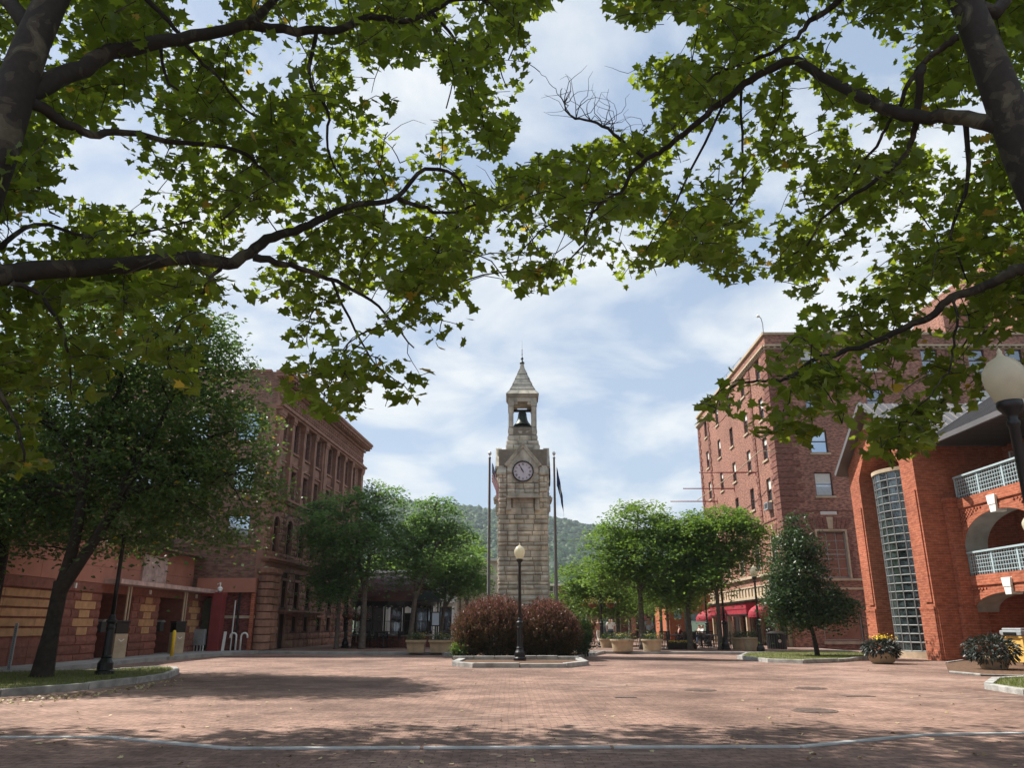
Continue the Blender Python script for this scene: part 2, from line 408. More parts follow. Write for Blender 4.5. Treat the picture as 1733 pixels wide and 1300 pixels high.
# ---------------------------------------------------------------- mesh builder
class MB:
    def __init__(s, root=None, org=(0, 0, 0)):
        s.v = []; s.f = []; s.mi = []; s.root = root; s.org = Vector(root.location) if root else Vector(org)
        s.fr = None; s.cm = 0
    def face(s, ox, oy, a, oz=0.0):          # wall frame : x along wall, y into the wall, z up
        s.fr = (ox, oy, oz, math.cos(a), math.sin(a)); return s
    def add(s, pts):
        b = len(s.v)
        if s.fr:
            ox, oy, oz, c, n = s.fr
            for x, y, z in pts: s.v.append((ox + x * c - y * n, oy + x * n + y * c, oz + z))
        else:
            s.v.extend(tuple(p) for p in pts)
        return b
    def fc(s, idx): s.f.append(tuple(idx)); s.mi.append(s.cm)
    def poly(s, pts): b = s.add(pts); s.fc(range(b, b + len(pts)))
    def box(s, x0, x1, y0, y1, z0, z1):
        b = s.add([(x0, y0, z0), (x1, y0, z0), (x1, y1, z0), (x0, y1, z0), (x0, y0, z1), (x1, y0, z1), (x1, y1, z1), (x0, y1, z1)])
        for q in ((0, 1, 5, 4), (1, 2, 6, 5), (2, 3, 7, 6), (3, 0, 4, 7), (4, 5, 6, 7), (3, 2, 1, 0)): s.fc([b + i for i in q])
    def bar(s, p, q, w, h=None):             # straight square bar between two points
        p = Vector(p); q = Vector(q); d = (q - p).normalized(); h = h or w
        up = Vector((0, 0, 1)) if abs(d.z) < 0.95 else Vector((1, 0, 0))
        a = d.cross(up).normalized() * (w / 2); c = a.cross(d).normalized() * (h / 2)
        b = s.add([p - a - c, p + a - c, p + a + c, p - a + c, q - a - c, q + a - c, q + a + c, q - a + c])
        for k in ((0, 1, 5, 4), (1, 2, 6, 5), (2, 3, 7, 6), (3, 0, 4, 7), (4, 5, 6, 7), (3, 2, 1, 0)): s.fc([b + i for i in k])
    def tube(s, pts, rad, n=8, cap=True):
        P = [Vector(p) for p in pts]
        if not hasattr(rad, '__len__'): rad = [rad] * len(P)
        t0 = (P[1] - P[0]).normalized()
        ref = Vector((0, 0, 1)) if abs(t0.z) < 0.9 else Vector((1, 0, 0))
        a = t0.cross(ref).normalized(); rings = []
        for i, p in enumerate(P):
            t = (P[min(i + 1, len(P) - 1)] - P[max(i - 1, 0)]).normalized()
            a = (a - t * a.dot(t))
            a = a.normalized() if a.length > 1e-6 else t.orthogonal().normalized()
            c = t.cross(a)
            rings.append(s.add([p + (a * math.cos(2 * math.pi * k / n) + c * math.sin(2 * math.pi * k / n)) * rad[i] for k in range(n)]))
        for i in range(len(P) - 1):
            for k in range(n):
                k2 = (k + 1) % n
                s.fc((rings[i] + k, rings[i] + k2, rings[i + 1] + k2, rings[i + 1] + k))
        if cap:
            s.fc([rings[0] + k for k in reversed(range(n))]); s.fc([rings[-1] + k for k in range(n)])
    def lathe(s, prof, n=24, c=(0, 0, 0), cap=True, sq=False):
        rings = []
        for r, z in prof:
            rings.append(s.add([(c[0] + r * math.cos(2 * math.pi * (k + (.5 if sq else 0)) / n), c[1] + r * math.sin(2 * math.pi * (k + (.5 if sq else 0)) / n), c[2] + z) for k in range(n)]))
        for i in range(len(prof) - 1):
            for k in range(n):
                k2 = (k + 1) % n
                s.fc((rings[i] + k, rings[i] + k2, rings[i + 1] + k2, rings[i + 1] + k))
        if cap:
            s.fc([rings[0] + k for k in reversed(range(n))]); s.fc([rings[-1] + k for k in range(n)])
    def prism(s, pts, z0, z1):               # plan polygon, ccw
        n = len(pts); b = s.add([(x, y, z0) for x, y in pts] + [(x, y, z1) for x, y in pts])
        for i in range(n): j = (i + 1) % n; s.fc((b + i, b + j, b + n + j, b + n + i))
        s.fc([b + n + i for i in range(n)]); s.fc([b + i for i in reversed(range(n))])
    def vprism(s, pts, y0, y1):              # polygon in the x-z plane of the wall, thickness in y
        n = len(pts); b = s.add([(x, y0, z) for x, z in pts] + [(x, y1, z) for x, z in pts])
        for i in range(n): j = (i + 1) % n; s.fc((b + i, b + j, b + n + j, b + n + i))
        s.fc([b + i for i in range(n)]); s.fc([b + n + i for i in reversed(range(n))])
    def wall(s, u0, u1, z0, z1, ops=(), rev=0.2):
        us = sorted({u0, u1} | {min(max(e, u0), u1) for o in ops for e in o[:2]})
        zs = sorted({z0, z1} | {min(max(e, z0), z1) for o in ops for e in o[2:4]})
        for i in range(len(us) - 1):
            for j in range(len(zs) - 1):
                cu, cz = (us[i] + us[i + 1]) / 2, (zs[j] + zs[j + 1]) / 2
                if any(o[0] < cu < o[1] and o[2] < cz < o[3] for o in ops): continue
                s.poly([(us[i], 0, zs[j]), (us[i + 1], 0, zs[j]), (us[i + 1], 0, zs[j + 1]), (us[i], 0, zs[j + 1])])
        for o in ops:
            a, b, c, d = o[:4]
            arch = len(o) > 4
            zt = d - (b - a) / 2 if arch else d
            s.poly([(a, 0, c), (a, 0, zt), (a, rev, zt), (a, rev, c)])
            s.poly([(b, 0, c), (b, rev, c), (b, rev, zt), (b, 0, zt)])
            s.poly([(a, 0, c), (a, rev, c), (b, rev, c), (b, 0, c)])
            if arch:
                r = (b - a) / 2; m = (a + b) / 2; K = 10
                arc = [(m - r * math.cos(math.pi * k / K), zt + r * math.sin(math.pi * k / K)) for k in range(K + 1)]
                for k in range(K):
                    (xa, za), (xb, zb) = arc[k], arc[k + 1]
                    s.poly([(xa, 0, za), (xb, 0, zb), (xb, 0, d), (xa, 0, d)])
                    s.poly([(xa, 0, za), (xa, rev, za), (xb, rev, zb), (xb, 0, zb)])
            else:
                s.poly([(a, 0, d), (b, 0, d), (b, rev, d), (a, rev, d)])
    def ashlar(s, u0, u1, z0, z1, ch=(0.2, 0.34), bl=(0.35, 0.8), dep=(0.03, 0.07), ops=(), j=0.009, seed=1):
        rd = random.Random(seed); z = z0
        while z < z1 - 0.05:
            h = min(rd.uniform(*ch), z1 - z)
            if z1 - z - h < ch[0] * 0.5: h = z1 - z
            u = u0
            while u < u1 - 0.02:
                l = rd.uniform(*bl)
                if u == u0: l *= rd.uniform(0.5, 1)
                if u1 - u - l < bl[0] * 0.5: l = u1 - u
                spans = [(u, min(u + l, u1))]
                for o in ops:
                    if o[2] < z + h - 0.02 and o[3] > z + 0.02:
                        ns = []
                        for a, b in spans:
                            if o[1] <= a or o[0] >= b: ns.append((a, b)); continue
                            if o[0] > a + 0.06: ns.append((a, o[0]))
                            if o[1] < b - 0.06: ns.append((o[1], b))
                        spans = ns
                for a, b in spans:
                    s.block(a + j, b - j, z + j, z + h - j, rd.uniform(*dep), rd)
                u += l
            z += h
    def block(s, a, b, c, d, dep, rd, e=0.022):
        e = min(e, (b - a) * .3, (d - c) * .3)
        q = lambda: dep * rd.uniform(0.75, 1.25)
        nx = max(1, int((b - a) / 0.22))
        top = []; bot = []; mid = []
        for i in range(nx + 1):
            x = a + e + (b - a - 2 * e) * i / nx
            top.append((x, -q() * .85, d - e)); bot.append((x, -q() * .85, c + e)); mid.append((x, -q() * 1.35, (c + d) / 2 + rd.uniform(-.2, .2) * (d - c)))
        bb = s.add(bot + mid + top + [(a, 0, c), (b, 0, c), (b, 0, d), (a, 0, d)]); n = nx + 1
        B, Mi, T, O = bb, bb + n, bb + 2 * n, bb + 3 * n
        for i in range(nx):
            s.fc((B + i, B + i + 1, Mi + i + 1, Mi + i)); s.fc((Mi + i, Mi + i + 1, T + i + 1, T + i))
        s.fc([O, O + 1] + [B + i for i in reversed(range(n))])
        s.fc([O + 2, O + 3] + [T + i for i in range(n)])
        s.fc((O + 3, O, B, Mi, T)); s.fc((O + 1, O + 2, T + nx, Mi + nx, B + nx))
    def build(s, name, mat, parent=None, smooth=False, bevel=0):
        me = mesh_np(name, np.array(s.v, dtype=np.float32) - np.array(s.org, dtype=np.float32), s.f)
        o = bpy.data.objects.new(name, me); C.objects.link(o)
        mats = mat if isinstance(mat, (list, tuple)) else [mat]
        for k in mats: me.materials.append(M[k] if isinstance(k, str) else k)
        if len(mats) > 1: me.polygons.foreach_set('material_index', s.mi)
        if smooth: me.polygons.foreach_set('use_smooth', [True] * len(s.f))
        p = parent or s.root
        if p:
            o.parent = p
        else:
            o.location = s.org
        if bevel:
            bm = o.modifiers.new('bevel', 'BEVEL'); bm.width = bevel; bm.segments = 2; bm.limit_method = 'ANGLE'
        return o
def mesh_np(name, V, F):
    me = bpy.data.meshes.new(name)
    cnt = np.array([len(f) for f in F], dtype=np.int32)
    idx = np.fromiter((i for f in F for i in f), dtype=np.int32, count=int(cnt.sum()))
    return mesh_raw(me, V, idx, cnt, True)
def mesh_raw(me, V, idx, cnt, uv=False):
    me.vertices.add(len(V)); me.vertices.foreach_set('co', np.ascontiguousarray(V, dtype=np.float32).ravel())
    me.loops.add(len(idx)); me.loops.foreach_set('vertex_index', idx)
    me.polygons.add(len(cnt)); st = np.concatenate(([0], np.cumsum(cnt)[:-1])).astype(np.int32)
    me.polygons.foreach_set('loop_start', st); me.polygons.foreach_set('loop_total', cnt)
    me.update(calc_edges=True)
    if uv:
        nrm = np.empty(len(cnt) * 3, dtype=np.float32); me.polygons.foreach_get('normal', nrm); nrm = nrm.reshape(-1, 3)
        fi = np.repeat(np.arange(len(cnt)), cnt); N = nrm[fi]; P = np.asarray(V)[idx]
        T = np.stack([-N[:, 1], N[:, 0]], 1); ln = np.linalg.norm(T, axis=1); ln[ln < 1e-6] = 1; T /= ln[:, None]
        flat = np.abs(N[:, 2]) > 0.75
        u = np.where(flat, P[:, 0], P[:, 0] * T[:, 0] + P[:, 1] * T[:, 1]); v = np.where(flat, P[:, 1], P[:, 2])
        l = me.uv_layers.new(name='UVMap'); l.data.foreach_set('uv', np.stack([u, v], 1).astype(np.float32).ravel())
    me.polygons.foreach_set('use_smooth', [False] * len(cnt))
    me.validate()
    return me

def tag(o, label=None, cat=None, group=None, kind=None):
    if label: o['label'] = label
    if cat: o['category'] = cat
    if group: o['group'] = group
    if kind: o['kind'] = kind
    return o
def thing(name, label, cat, loc=(0, 0, 0), rz=0, group=None):
    o = bpy.data.objects.new(name, None); C.objects.link(o)
    o.location = loc; o.rotation_euler = (0, 0, rz); o.empty_display_size = 0.3
    return tag(o, label, cat, group)
def dup(root, loc, rz=0, label=None, scale=1.0):
    r = root.copy(); C.objects.link(r); r.location = loc; r.rotation_euler = (0, 0, rz); r.scale = (scale,) * 3
    if label: r['label'] = label
    def rec(src, dst):
        for ch in list(src.children):
            c = ch.copy(); C.objects.link(c); c.parent = dst; rec(ch, c)
    rec(root, r)
    return r
def subobj(name, me, mat, parent, loc, rz=0):
    o = bpy.data.objects.new(name, me); C.objects.link(o); o.parent = parent
    o.location = loc; o.rotation_euler = (0, 0, rz)
    return o

# ---------------------------------------------------------------- foliage
def leaf_template(kind):
    if kind == 'maple':
        pts = [(0, -0.05), (0.16, -0.22), (0.30, -0.10), (0.50, -0.12), (0.36, 0.08), (0.52, 0.34), (0.28, 0.30), (0.20, 0.42), (0, 0.66)]
        L = pts + [(-x, y) for x, y in pts[-2:0:-1]]
        V = [(0, 0.12, 0)] + [(x, y, 0.16 * abs(x) - 0.10 * max(0, y - .2)) for x, y in L]
        n = len(L); T = [(0, 1 + i, 1 + (i + 1) % n) for i in range(n)]
    elif kind == 'oval':
        V = [(0, -0.5, 0), (0.28, -0.05, 0.07), (0, 0.5, -0.04), (-0.28, -0.05, 0.07)]
        T = [(0, 1, 2), (0, 2, 3)]
    elif kind == 'spray':                    # a feathery compound leaf : five leaflets
        V = []; T = []
        for (x, y, a) in ((0, .1, 0), (.12, -.1, 55), (-.12, -.1, -55), (.12, -.35, 60), (-.12, -.35, -60)):
            b = len(V); c, s_ = math.cos(R(-a)), math.sin(R(-a))
            for (p, q) in ((0, 0), (.07, .18), (0, .4), (-.07, .18)):
                V.append((x + p * 1.7 * c - q * s_, y + p * 1.7 * s_ + q * c, 0.05 * abs(x)))
            T += [(b, b + 1, b + 2), (b, b + 2, b + 3)]
    elif kind == 'blade':
        V = [(-0.06, 0, 0), (0.06, 0, 0), (0.0, 1.0, 0.12)]; T = [(0, 1, 2)]
    elif kind == 'long':
        V = [(0, -0.5, 0), (0.13, -0.1, 0.05), (0.10, 0.25, 0.0), (0, 0.5, -0.1), (-0.10, 0.25, 0.0), (-0.13, -0.1, 0.05)]
        T = [(0, 1, 5), (1, 2, 4), (1, 4, 5), (2, 3, 4)]
    return np.array(V, dtype=np.float32), np.array(T, dtype=np.int32)
def leaves(name, pos, size, kind, mat, parent, tilt=0.6, org=(0, 0, 0), droop=0.0, dirs=None, mats=None, mfrac=0.0):
    pos = np.asarray(pos, dtype=np.float32); N = len(pos)
    V, T = leaf_template(kind)
    size = np.broadcast_to(np.asarray(size, dtype=np.float32), (N,)) * rng.uniform(0.6, 1.3, N).astype(np.float32)
    curl = rng.uniform(-.6, 3.2, N).astype(np.float32)
    if dirs is None:
        yaw = rng.uniform(0, 2 * np.pi, N)
        ydir = np.stack([np.cos(yaw), np.sin(yaw), rng.normal(-droop, tilt * .7, N)], 1)
    else:
        ydir = np.asarray(dirs) + rng.normal(0, 0.25, (N, 3))
    ydir /= np.linalg.norm(ydir, axis=1)[:, None]
    up = np.stack([rng.normal(0, tilt, N), rng.normal(0, tilt, N), np.ones(N)], 1)
    xd = np.cross(ydir, up); xd /= np.linalg.norm(xd, axis=1)[:, None] + 1e-9
    zd = np.cross(xd, ydir)
    W = (V[None, :, 0, None] * xd[:, None, :] + V[None, :, 1, None] * ydir[:, None, :] + V[None, :, 2, None] * curl[:, None, None] * zd[:, None, :]) * size[:, None, None] + pos[:, None, :]
    W = W.reshape(-1, 3) - np.array(org, dtype=np.float32)
    idx = (T[None] + (np.arange(N) * len(V))[:, None, None]).reshape(-1).astype(np.int32)
    cnt = np.full(N * len(T), 3, dtype=np.int32)
    me = mesh_raw(bpy.data.meshes.new(name), W, idx, cnt)
    o = bpy.data.objects.new(name, me); C.objects.link(o)
    for k in ([mat] if mats is None else mats): me.materials.append(M[k])
    if mats is not None:
        mi = np.repeat((rng.uniform(0, 1, N) < mfrac).astype(np.int32), len(T)); me.polygons.foreach_set('material_index', mi)
    if parent: o.parent = parent
    else: o.location = org
    return o
def smooth_path(P, k=4):
    P = [Vector(p) for p in P]; out = []
    for i in range(len(P) - 1):
        p0 = P[max(i - 1, 0)]; p1 = P[i]; p2 = P[i + 1]; p3 = P[min(i + 2, len(P) - 1)]
        for j in range(k):
            t = j / k
            out.append(0.5 * ((2 * p1) + (p2 - p0) * t + (2 * p0 - 5 * p1 + 4 * p2 - p3) * t * t + (3 * p1 - p0 - 3 * p2 + p3) * t ** 3))
    out.append(P[-1]); return out
def blob_points(blobs, n, shell=0.55):
    vol = np.array([b[3] * b[4] * b[5] for b in blobs]) ** 0.8; pick = rng.choice(len(blobs), n, p=vol / vol.sum())
    B = np.array(blobs)[pick]
    d = rng.normal(0, 1, (n, 3)); d /= np.linalg.norm(d, axis=1)[:, None]
    r = shell + (1 - shell) * rng.uniform(0, 1, n) ** 0.7
    r = np.where(rng.uniform(0, 1, n) < 0.22, rng.uniform(0.15, 1, n), r)
    return B[:, :3] + d * r[:, None] * B[:, 3:]
def make_tree(name, label, loc, blobs, fork_z, r0, nclus, per, lsize, csize, leaf, mat, bark='bark', group=None, tilt=0.6, lean=(0, 0), forks=None, flat=0.5, mats=None, mfrac=0, stem=None, twigs=True, cat='tree'):
    t = thing(name, label, cat, loc, group=group)
    L = Vector(loc)
    B = [(b[0] - L.x, b[1] - L.y, b[2] - L.z, b[3], b[4], b[5]) for b in blobs]
    cl = blob_points(B, nclus)
    cl = cl[cl[:, 2] > fork_z * 0.55]
    mb = MB()
    fork = Vector((lean[0], lean[1], fork_z))
    pts = smooth_path([(0, 0, -0.1), (lean[0] * .3 + .02, lean[1] * .3, fork_z * .45), fork], 4)
    n = len(pts); mb.tube(pts, [r0 * (1.25 - 0.45 * min(1, i * 2 / n)) * (1.25 if i == 0 else 1) for i in range(n)], 12)
    nodes = [fork]
    hubs = [fork]
    if len(B) > 2:
        xs_ = [b[0] for b in B]; ztop = max(b[2] for b in B)
        st_ = stem or [(lean[0] + .5 * min(xs_) * .35, .1, fork_z + (ztop - fork_z) * .42), (lean[0] + max(xs_) * .38, -.15, fork_z + (ztop - fork_z) * .36)]
        for q in st_:
            p = smooth_path([fork - Vector((0, 0, .25)), fork.lerp(Vector(q), .5) + Vector((random.uniform(-.12, .12), 0, -.05)), Vector(q)], 4); k = len(p)
            mb.tube(p, [r0 * (.74 - .28 * j / (k - 1)) for j in range(k)], 10); hubs.append(Vector(q)); nodes += p[3:]
        hubs = hubs[1:]
    for i, b in enumerate(B):
        c = Vector(b[:3]) + Vector((0, 0, b[5] * 0.35))
        fk = min(hubs, key=lambda h_: (h_ - c).length)
        m1 = fk.lerp(c, 0.33) + Vector((random.uniform(-.3, .3), random.uniform(-.3, .3), (c - fk).length * 0.06))
        m2 = fk.lerp(c, 0.7) + Vector((random.uniform(-.4, .4), random.uniform(-.4, .4), 0.1))
        p = smooth_path([fk - (c - fk) * .02, m1, m2, c], 3); k = len(p)
        rr = r0 * (0.34 if len(B) > 2 else 0.6)
        mb.tube(p, [rr * (1 - 0.85 * q / (k - 1)) + 0.012 for q in range(k)], 8)
        nodes += p[2:]
    if twigs:
        NA = np.array([tuple(x) for x in nodes])
        for c in cl[:: max(1, len(cl) // 130)]:
            dd = np.linalg.norm(NA - c, axis=1); a = Vector(NA[int(np.argmin(dd + (NA[:, 2] > c[2]) * 0.8))]); c = Vector(c)
            m_ = a.lerp(c, 0.5) + Vector((random.uniform(-.2, .2), random.uniform(-.2, .2), random.uniform(0, .3)))
            mb.tube(smooth_path([a, m_, c], 2), [r0 * .16, r0 * .12, r0 * .09, r0 * .06, 0.006], 5, cap=False)
    mb.build('trunk', bark, t, smooth=True)
    rep = np.repeat(cl, per, axis=0)
    cs = np.repeat(rng.uniform(0.65, 1.35, len(cl)) * csize, per)[:, None]
    pos = rep + rng.normal(0, 1, rep.shape) * cs * np.array([1, 1, flat])
    pos[:, 2] -= 0.25 * (np.linalg.norm((pos - rep)[:, :2], axis=1) ** 2) / csize
    leaves('crown', pos, lsize, leaf, mat, t, tilt=tilt, mats=mats, mfrac=mfrac)
    return t
def bayglass():
    m, t, b = newmat('glass_block')
    tcn = nd(t, 'ShaderNodeTexCoord'); n = nd(t, 'ShaderNodeTexNoise', Scale=3.0, Detail=2)
    t.links.new(tcn.outputs['Object'], n.inputs['Vector'])
    r = nd(t, 'ShaderNodeValToRGB'); r.color_ramp.elements[0].position = .4; r.color_ramp.elements[1].position = .62
    r.color_ramp.elements[0].color = (.012, .016, .018, 1); r.color_ramp.elements[1].color = (.05, .07, .075, 1)
    t.links.new(n.outputs['Fac'], r.inputs[0]); t.links.new(r.outputs[0], b.inputs['Base Color'])
    b.inputs['Roughness'].default_value = .12
    gl = nd(t, 'ShaderNodeBsdfGlossy', Roughness=0.1); gl.inputs[0].default_value = (.8, .9, .95, 1)
    n2 = nd(t, 'ShaderNodeTexNoise', Scale=5.0, Detail=2); t.links.new(tcn.outputs['Object'], n2.inputs['Vector'])
    bp = nd(t, 'ShaderNodeBump', Strength=0.35, Distance=0.05); t.links.new(n2.outputs['Fac'], bp.inputs['Height']); t.links.new(bp.outputs[0], gl.inputs['Normal'])
    mix = nd(t, 'ShaderNodeMixShader'); mix.inputs[0].default_value = .4
    mix.inputs[0].default_value = .10
    t.links.new(b.outputs[0], mix.inputs[1]); t.links.new(gl.outputs[0], mix.inputs[2]); t.links.new(mix.outputs[0], t.nodes['Material Output'].inputs[0])
    return m
M['bayglass'] = bayglass()

# ================================================================ SETTING : ground, terrain
def struct(o): return tag(o, kind='structure')
g = MB()
g.poly([(-700, -60, 0), (700, -60, 0), (700, 1500, 0), (-700, 1500, 0)])
struct(g.build('ground', 'hillside')).location.z = -0.03
g = MB()
g.poly([(-16.2, 1.0, 0), (32, 1.0, 0), (32, 64, 0), (-16.2, 64, 0)])
struct(g.build('plaza', 'pavers'))
g = MB(); g.poly([(-16.2, -40, 0.002), (32, -40, 0.002), (32, 1.0, 0.002), (-16.2, 1.0, 0.002)])
struct(g.build('plaza_near', 'pavers'))
# raised pavement beyond the plaza
far = [(-12.9, 41.6), (-9.0, 40.0), (-4.0, 39.6), (-1.6, 40.6), (3.0, 41.6), (6.0, 40.8), (11.5, 39.8), (17.5, 41.5), (17.5, 78), (-12.9, 78)]
g = MB(); g.prism(far, -0.02, 0.12); struct(g.build('pavement', 'concrete'))
g = MB(); g.prism([(x * 0.985, y + 0.55) for x, y in far[:8]] + [(17.2, 77), (-12.6, 77)], 0.1, 0.126); struct(g.build('brick_pavement', 'pavers'))
walk = [(-16.6, 12), (-14.3, 12), (-14.25, 27), (-14.4, 31.5), (-14.0, 36), (-12.95, 41), (-12.95, 43), (-16.6, 43)]
g = MB(); g.prism(walk, -0.02, 0.14); struct(g.build('sidewalk', 'concrete'))
# flush pale strip across the foreground
sp = [(-200, 1252), (0, 1250), (182, 1250), (390, 1269), (1355, 1266), (1560, 1246), (1733, 1243), (1950, 1240)]
P = [gp(*p) for p in sp]
g = MB()
for i in range(len(P) - 1):
    a, b = P[i], P[i + 1]; d = (b - a).normalized(); n = Vector((-d.y, d.x, 0)) * 0.055
    n_seg = max(1, int((b - a).length / 1.9))
    for k in range(n_seg):
        p = a.lerp(b, k / n_seg + 0.002); q = a.lerp(b, (k + 1) / n_seg - 0.004)
        v = [p - n, q - n, q + n, p + n]
        g.prism([(x.x, x.y) for x in v], 0.0, 0.022)
struct(g.build('paving_edge_strip', 'strip', bevel=0.004))

def ring_inset(pts, w):
    cx = sum(p[0] for p in pts) / len(pts); cy = sum(p[1] for p in pts) / len(pts); out_ = []
    n = len(pts)
    for i in range(n):
        a = Vector((*pts[i - 1], 0)); p = Vector((*pts[i], 0)); b = Vector((*pts[(i + 1) % n], 0))
        e1 = (p - a).normalized(); e2 = (b - p).normalized(); nn = Vector((-(e1 + e2).y, (e1 + e2).x, 0)).normalized()
        out_.append((p.x + nn.x * w, p.y + nn.y * w))
    return out_
def kerb_ring(mb, pts, w, z1, z0=-0.02, closed=True, jit=0.012):
    ins = ring_inset(pts, w); n = len(pts)
    for i in range(n if closed else n - 1):
        j = (i + 1) % n
        a, b = Vector(pts[i]), Vector(pts[j]); c, d = Vector(ins[j]), Vector(ins[i])
        k = max(1, int((b - a).length / 1.3))
        for q in range(k):
            t0, t1 = q / k + 0.006, (q + 1) / k - 0.006
            zz = z1 + random.uniform(-jit, jit)
            A, B_, D, E = a.lerp(b, t0), a.lerp(b, t1), d.lerp(c, t1), d.lerp(c, t0)
            mb.prism([tuple(A), tuple(B_), tuple(D), tuple(E)], z0, zz)
def grass_patch(name, label, pts, z, n, h=0.07, mat='grassleaf'):
    pts2 = np.array(pts); lo = pts2.min(0); hi = pts2.max(0)
    q = rng.uniform(lo, hi, (n * 3, 2)); ins = np.zeros(len(q), bool); j = len(pts2) - 1
    for i in range(len(pts2)):
        (xi, yi), (xj, yj) = pts2[i], pts2[j]
        ins ^= ((yi > q[:, 1]) != (yj > q[:, 1])) & (q[:, 0] < (xj - xi) * (q[:, 1] - yi) / (yj - yi + 1e-12) + xi); j = i
    q = q[ins][:n]
    pos = np.column_stack([q, np.full(len(q), z)])
    d = np.column_stack([rng.normal(0, .5, len(q)), rng.normal(0, .5, len(q)), np.ones(len(q))])
    o = leaves(name, pos, h, 'blade', mat, None, dirs=d)
    return tag(o, label, 'grass', kind='stuff')
def island(name, label, pts, z, fill, kw=0.16, kz=0.15):
    mb = MB(); kerb_ring(mb, pts, kw, kz)
    o = mb.build(name + '_kerb' if False else 'kerb', 'kerb', bevel=0.012); struct(o)
    mb = MB(); mb.prism(ring_inset(pts, kw), -0.01, z); struct(mb.build(name, fill))
# left lawn island
isl = [tuple(gp(x, y)[:2]) for x, y in ((-160, 1192), (0, 1180), (150, 1168), (230, 1158), (285, 1149), (303, 1142), (298, 1137), (270, 1136), (200, 1140), (100, 1143), (-160, 1152))]
island('lawn_island', '', isl, 0.13, 'lawn')
grass_patch('lawn_grass', 'short dry grass on the lawn island under the big dark tree', ring_inset(isl, .2), 0.125, 9000, 0.075)
# right lawn island
isr = [tuple(gp(x, y)[:2]) for x, y in ((1247, 1116), (1300, 1122), (1360, 1124), (1420, 1122), (1470, 1118), (1490, 1112), (1440, 1107.5), (1330, 1107), (1262, 1110))]
island('lawn_island', '', isr, 0.12, 'lawn', kz=0.14)
grass_patch('lawn_grass', 'thin yellowing grass on the low island below the small pyramidal tree', ring_inset(isr, .15), 0.115, 7000, 0.08)
# near right lawn corner
isn = [tuple(gp(x, y)[:2]) for x, y in ((1666, 1167), (1733, 1178), (1960, 1208), (1960, 1156), (1733, 1153), (1680, 1156))]
island('lawn_island', '', isn, 0.10, 'lawn', kw=0.2, kz=0.13)
grass_patch('lawn_grass', 'green grass behind the pale kerb at the right edge of the plaza', ring_inset(isn, .2), 0.095, 6000, 0.09)
mb = MB()
bed = [tuple(gp(x, y)[:2]) for x, y in ((1606, 1140), (1660, 1145), (1733, 1147), (1900, 1150), (1900, 1120), (1733, 1117), (1640, 1118), (1600, 1124))]
mb.prism(bed, -0.01, 0.03); struct(mb.build('mulch_bed', 'mulch'))
mb = MB(); kerb_ring(mb, bed, 0.1, 0.06, closed=False); struct(mb.build('kerb', 'kerb', bevel=0.008))
# barberry island around the lamp, in front of the tower
isc = [tuple(gp(x, y)[:2]) for x, y in ((764, 1128), (800, 1131), (960, 1131), (997, 1127), (975, 1117), (1000, 1112), (1024, 1107))] + [(3.6, 40.5), (-2.6, 40.5)] + [tuple(gp(x, y)[:2]) for x, y in ((742, 1109), (790, 1115))]
mb = MB(); kerb_ring(mb, isc, 0.28, 0.15, jit=0.02); struct(mb.build('kerb', 'kerb', bevel=0.015))
mb = MB(); mb.prism(ring_inset(isc, 0.28), -0.01, 0.10); struct(mb.build('planting_bed', 'mulch'))
mb = MB()
for k in range(6): mb.box(-2.3 + k * .82, -1.5 + k * .82, 31.75, 31.95, 0.05, 0.24 + random.uniform(-.015, .015))
struct(mb.build('inner_kerb', 'kerb', bevel=0.015))

# hills
rp = [(-400, 800), (300, 815), (560, 832), (660, 846), (760, 854), (830, 862), (900, 869), (1000, 889), (1080, 899), (1180, 915), (1300, 935), (1500, 950), (2100, 970)]
def ridge(X, D=1050.0):
    px = 866.5 + FPX * X / (D * CP + 150 * SP)
    y = np.interp(px, [p[0] for p in rp], [p[1] for p in rp])
    v = 650 - y; tan = (FPX * SP + v * CP) / (FPX * CP - v * SP)
    return CAM_H + tan * D - 7
gx = np.linspace(-900, 900, 181); gy = np.linspace(330, 1350, 86)
GX, GY = np.meshgrid(gx, gy)
def hill_z(X, Y):
    t = np.clip((Y - 380) / (1050 - 380), 0, 1); h = ridge(X)
    f = (t ** 1.25) * (1 - np.clip((Y - 1050) / 500, 0, 1) * .5)
    return h * f + 5 * np.sin(X / 67.) * np.sin(Y / 83.) * t * (Y < 1000) - 1
GZ = hill_z(GX, GY)
V = np.stack([GX.ravel(), GY.ravel(), GZ.ravel()], 1)
nx = len(gx); F = [(j * nx + i, j * nx + i + 1, (j + 1) * nx + i + 1, (j + 1) * nx + i) for j in range(len(gy) - 1) for i in range(nx - 1)]
me = mesh_np('hill', V, F); o = bpy.data.objects.new('hill', me); C.objects.link(o); me.materials.append(M['hillside']); struct(o)
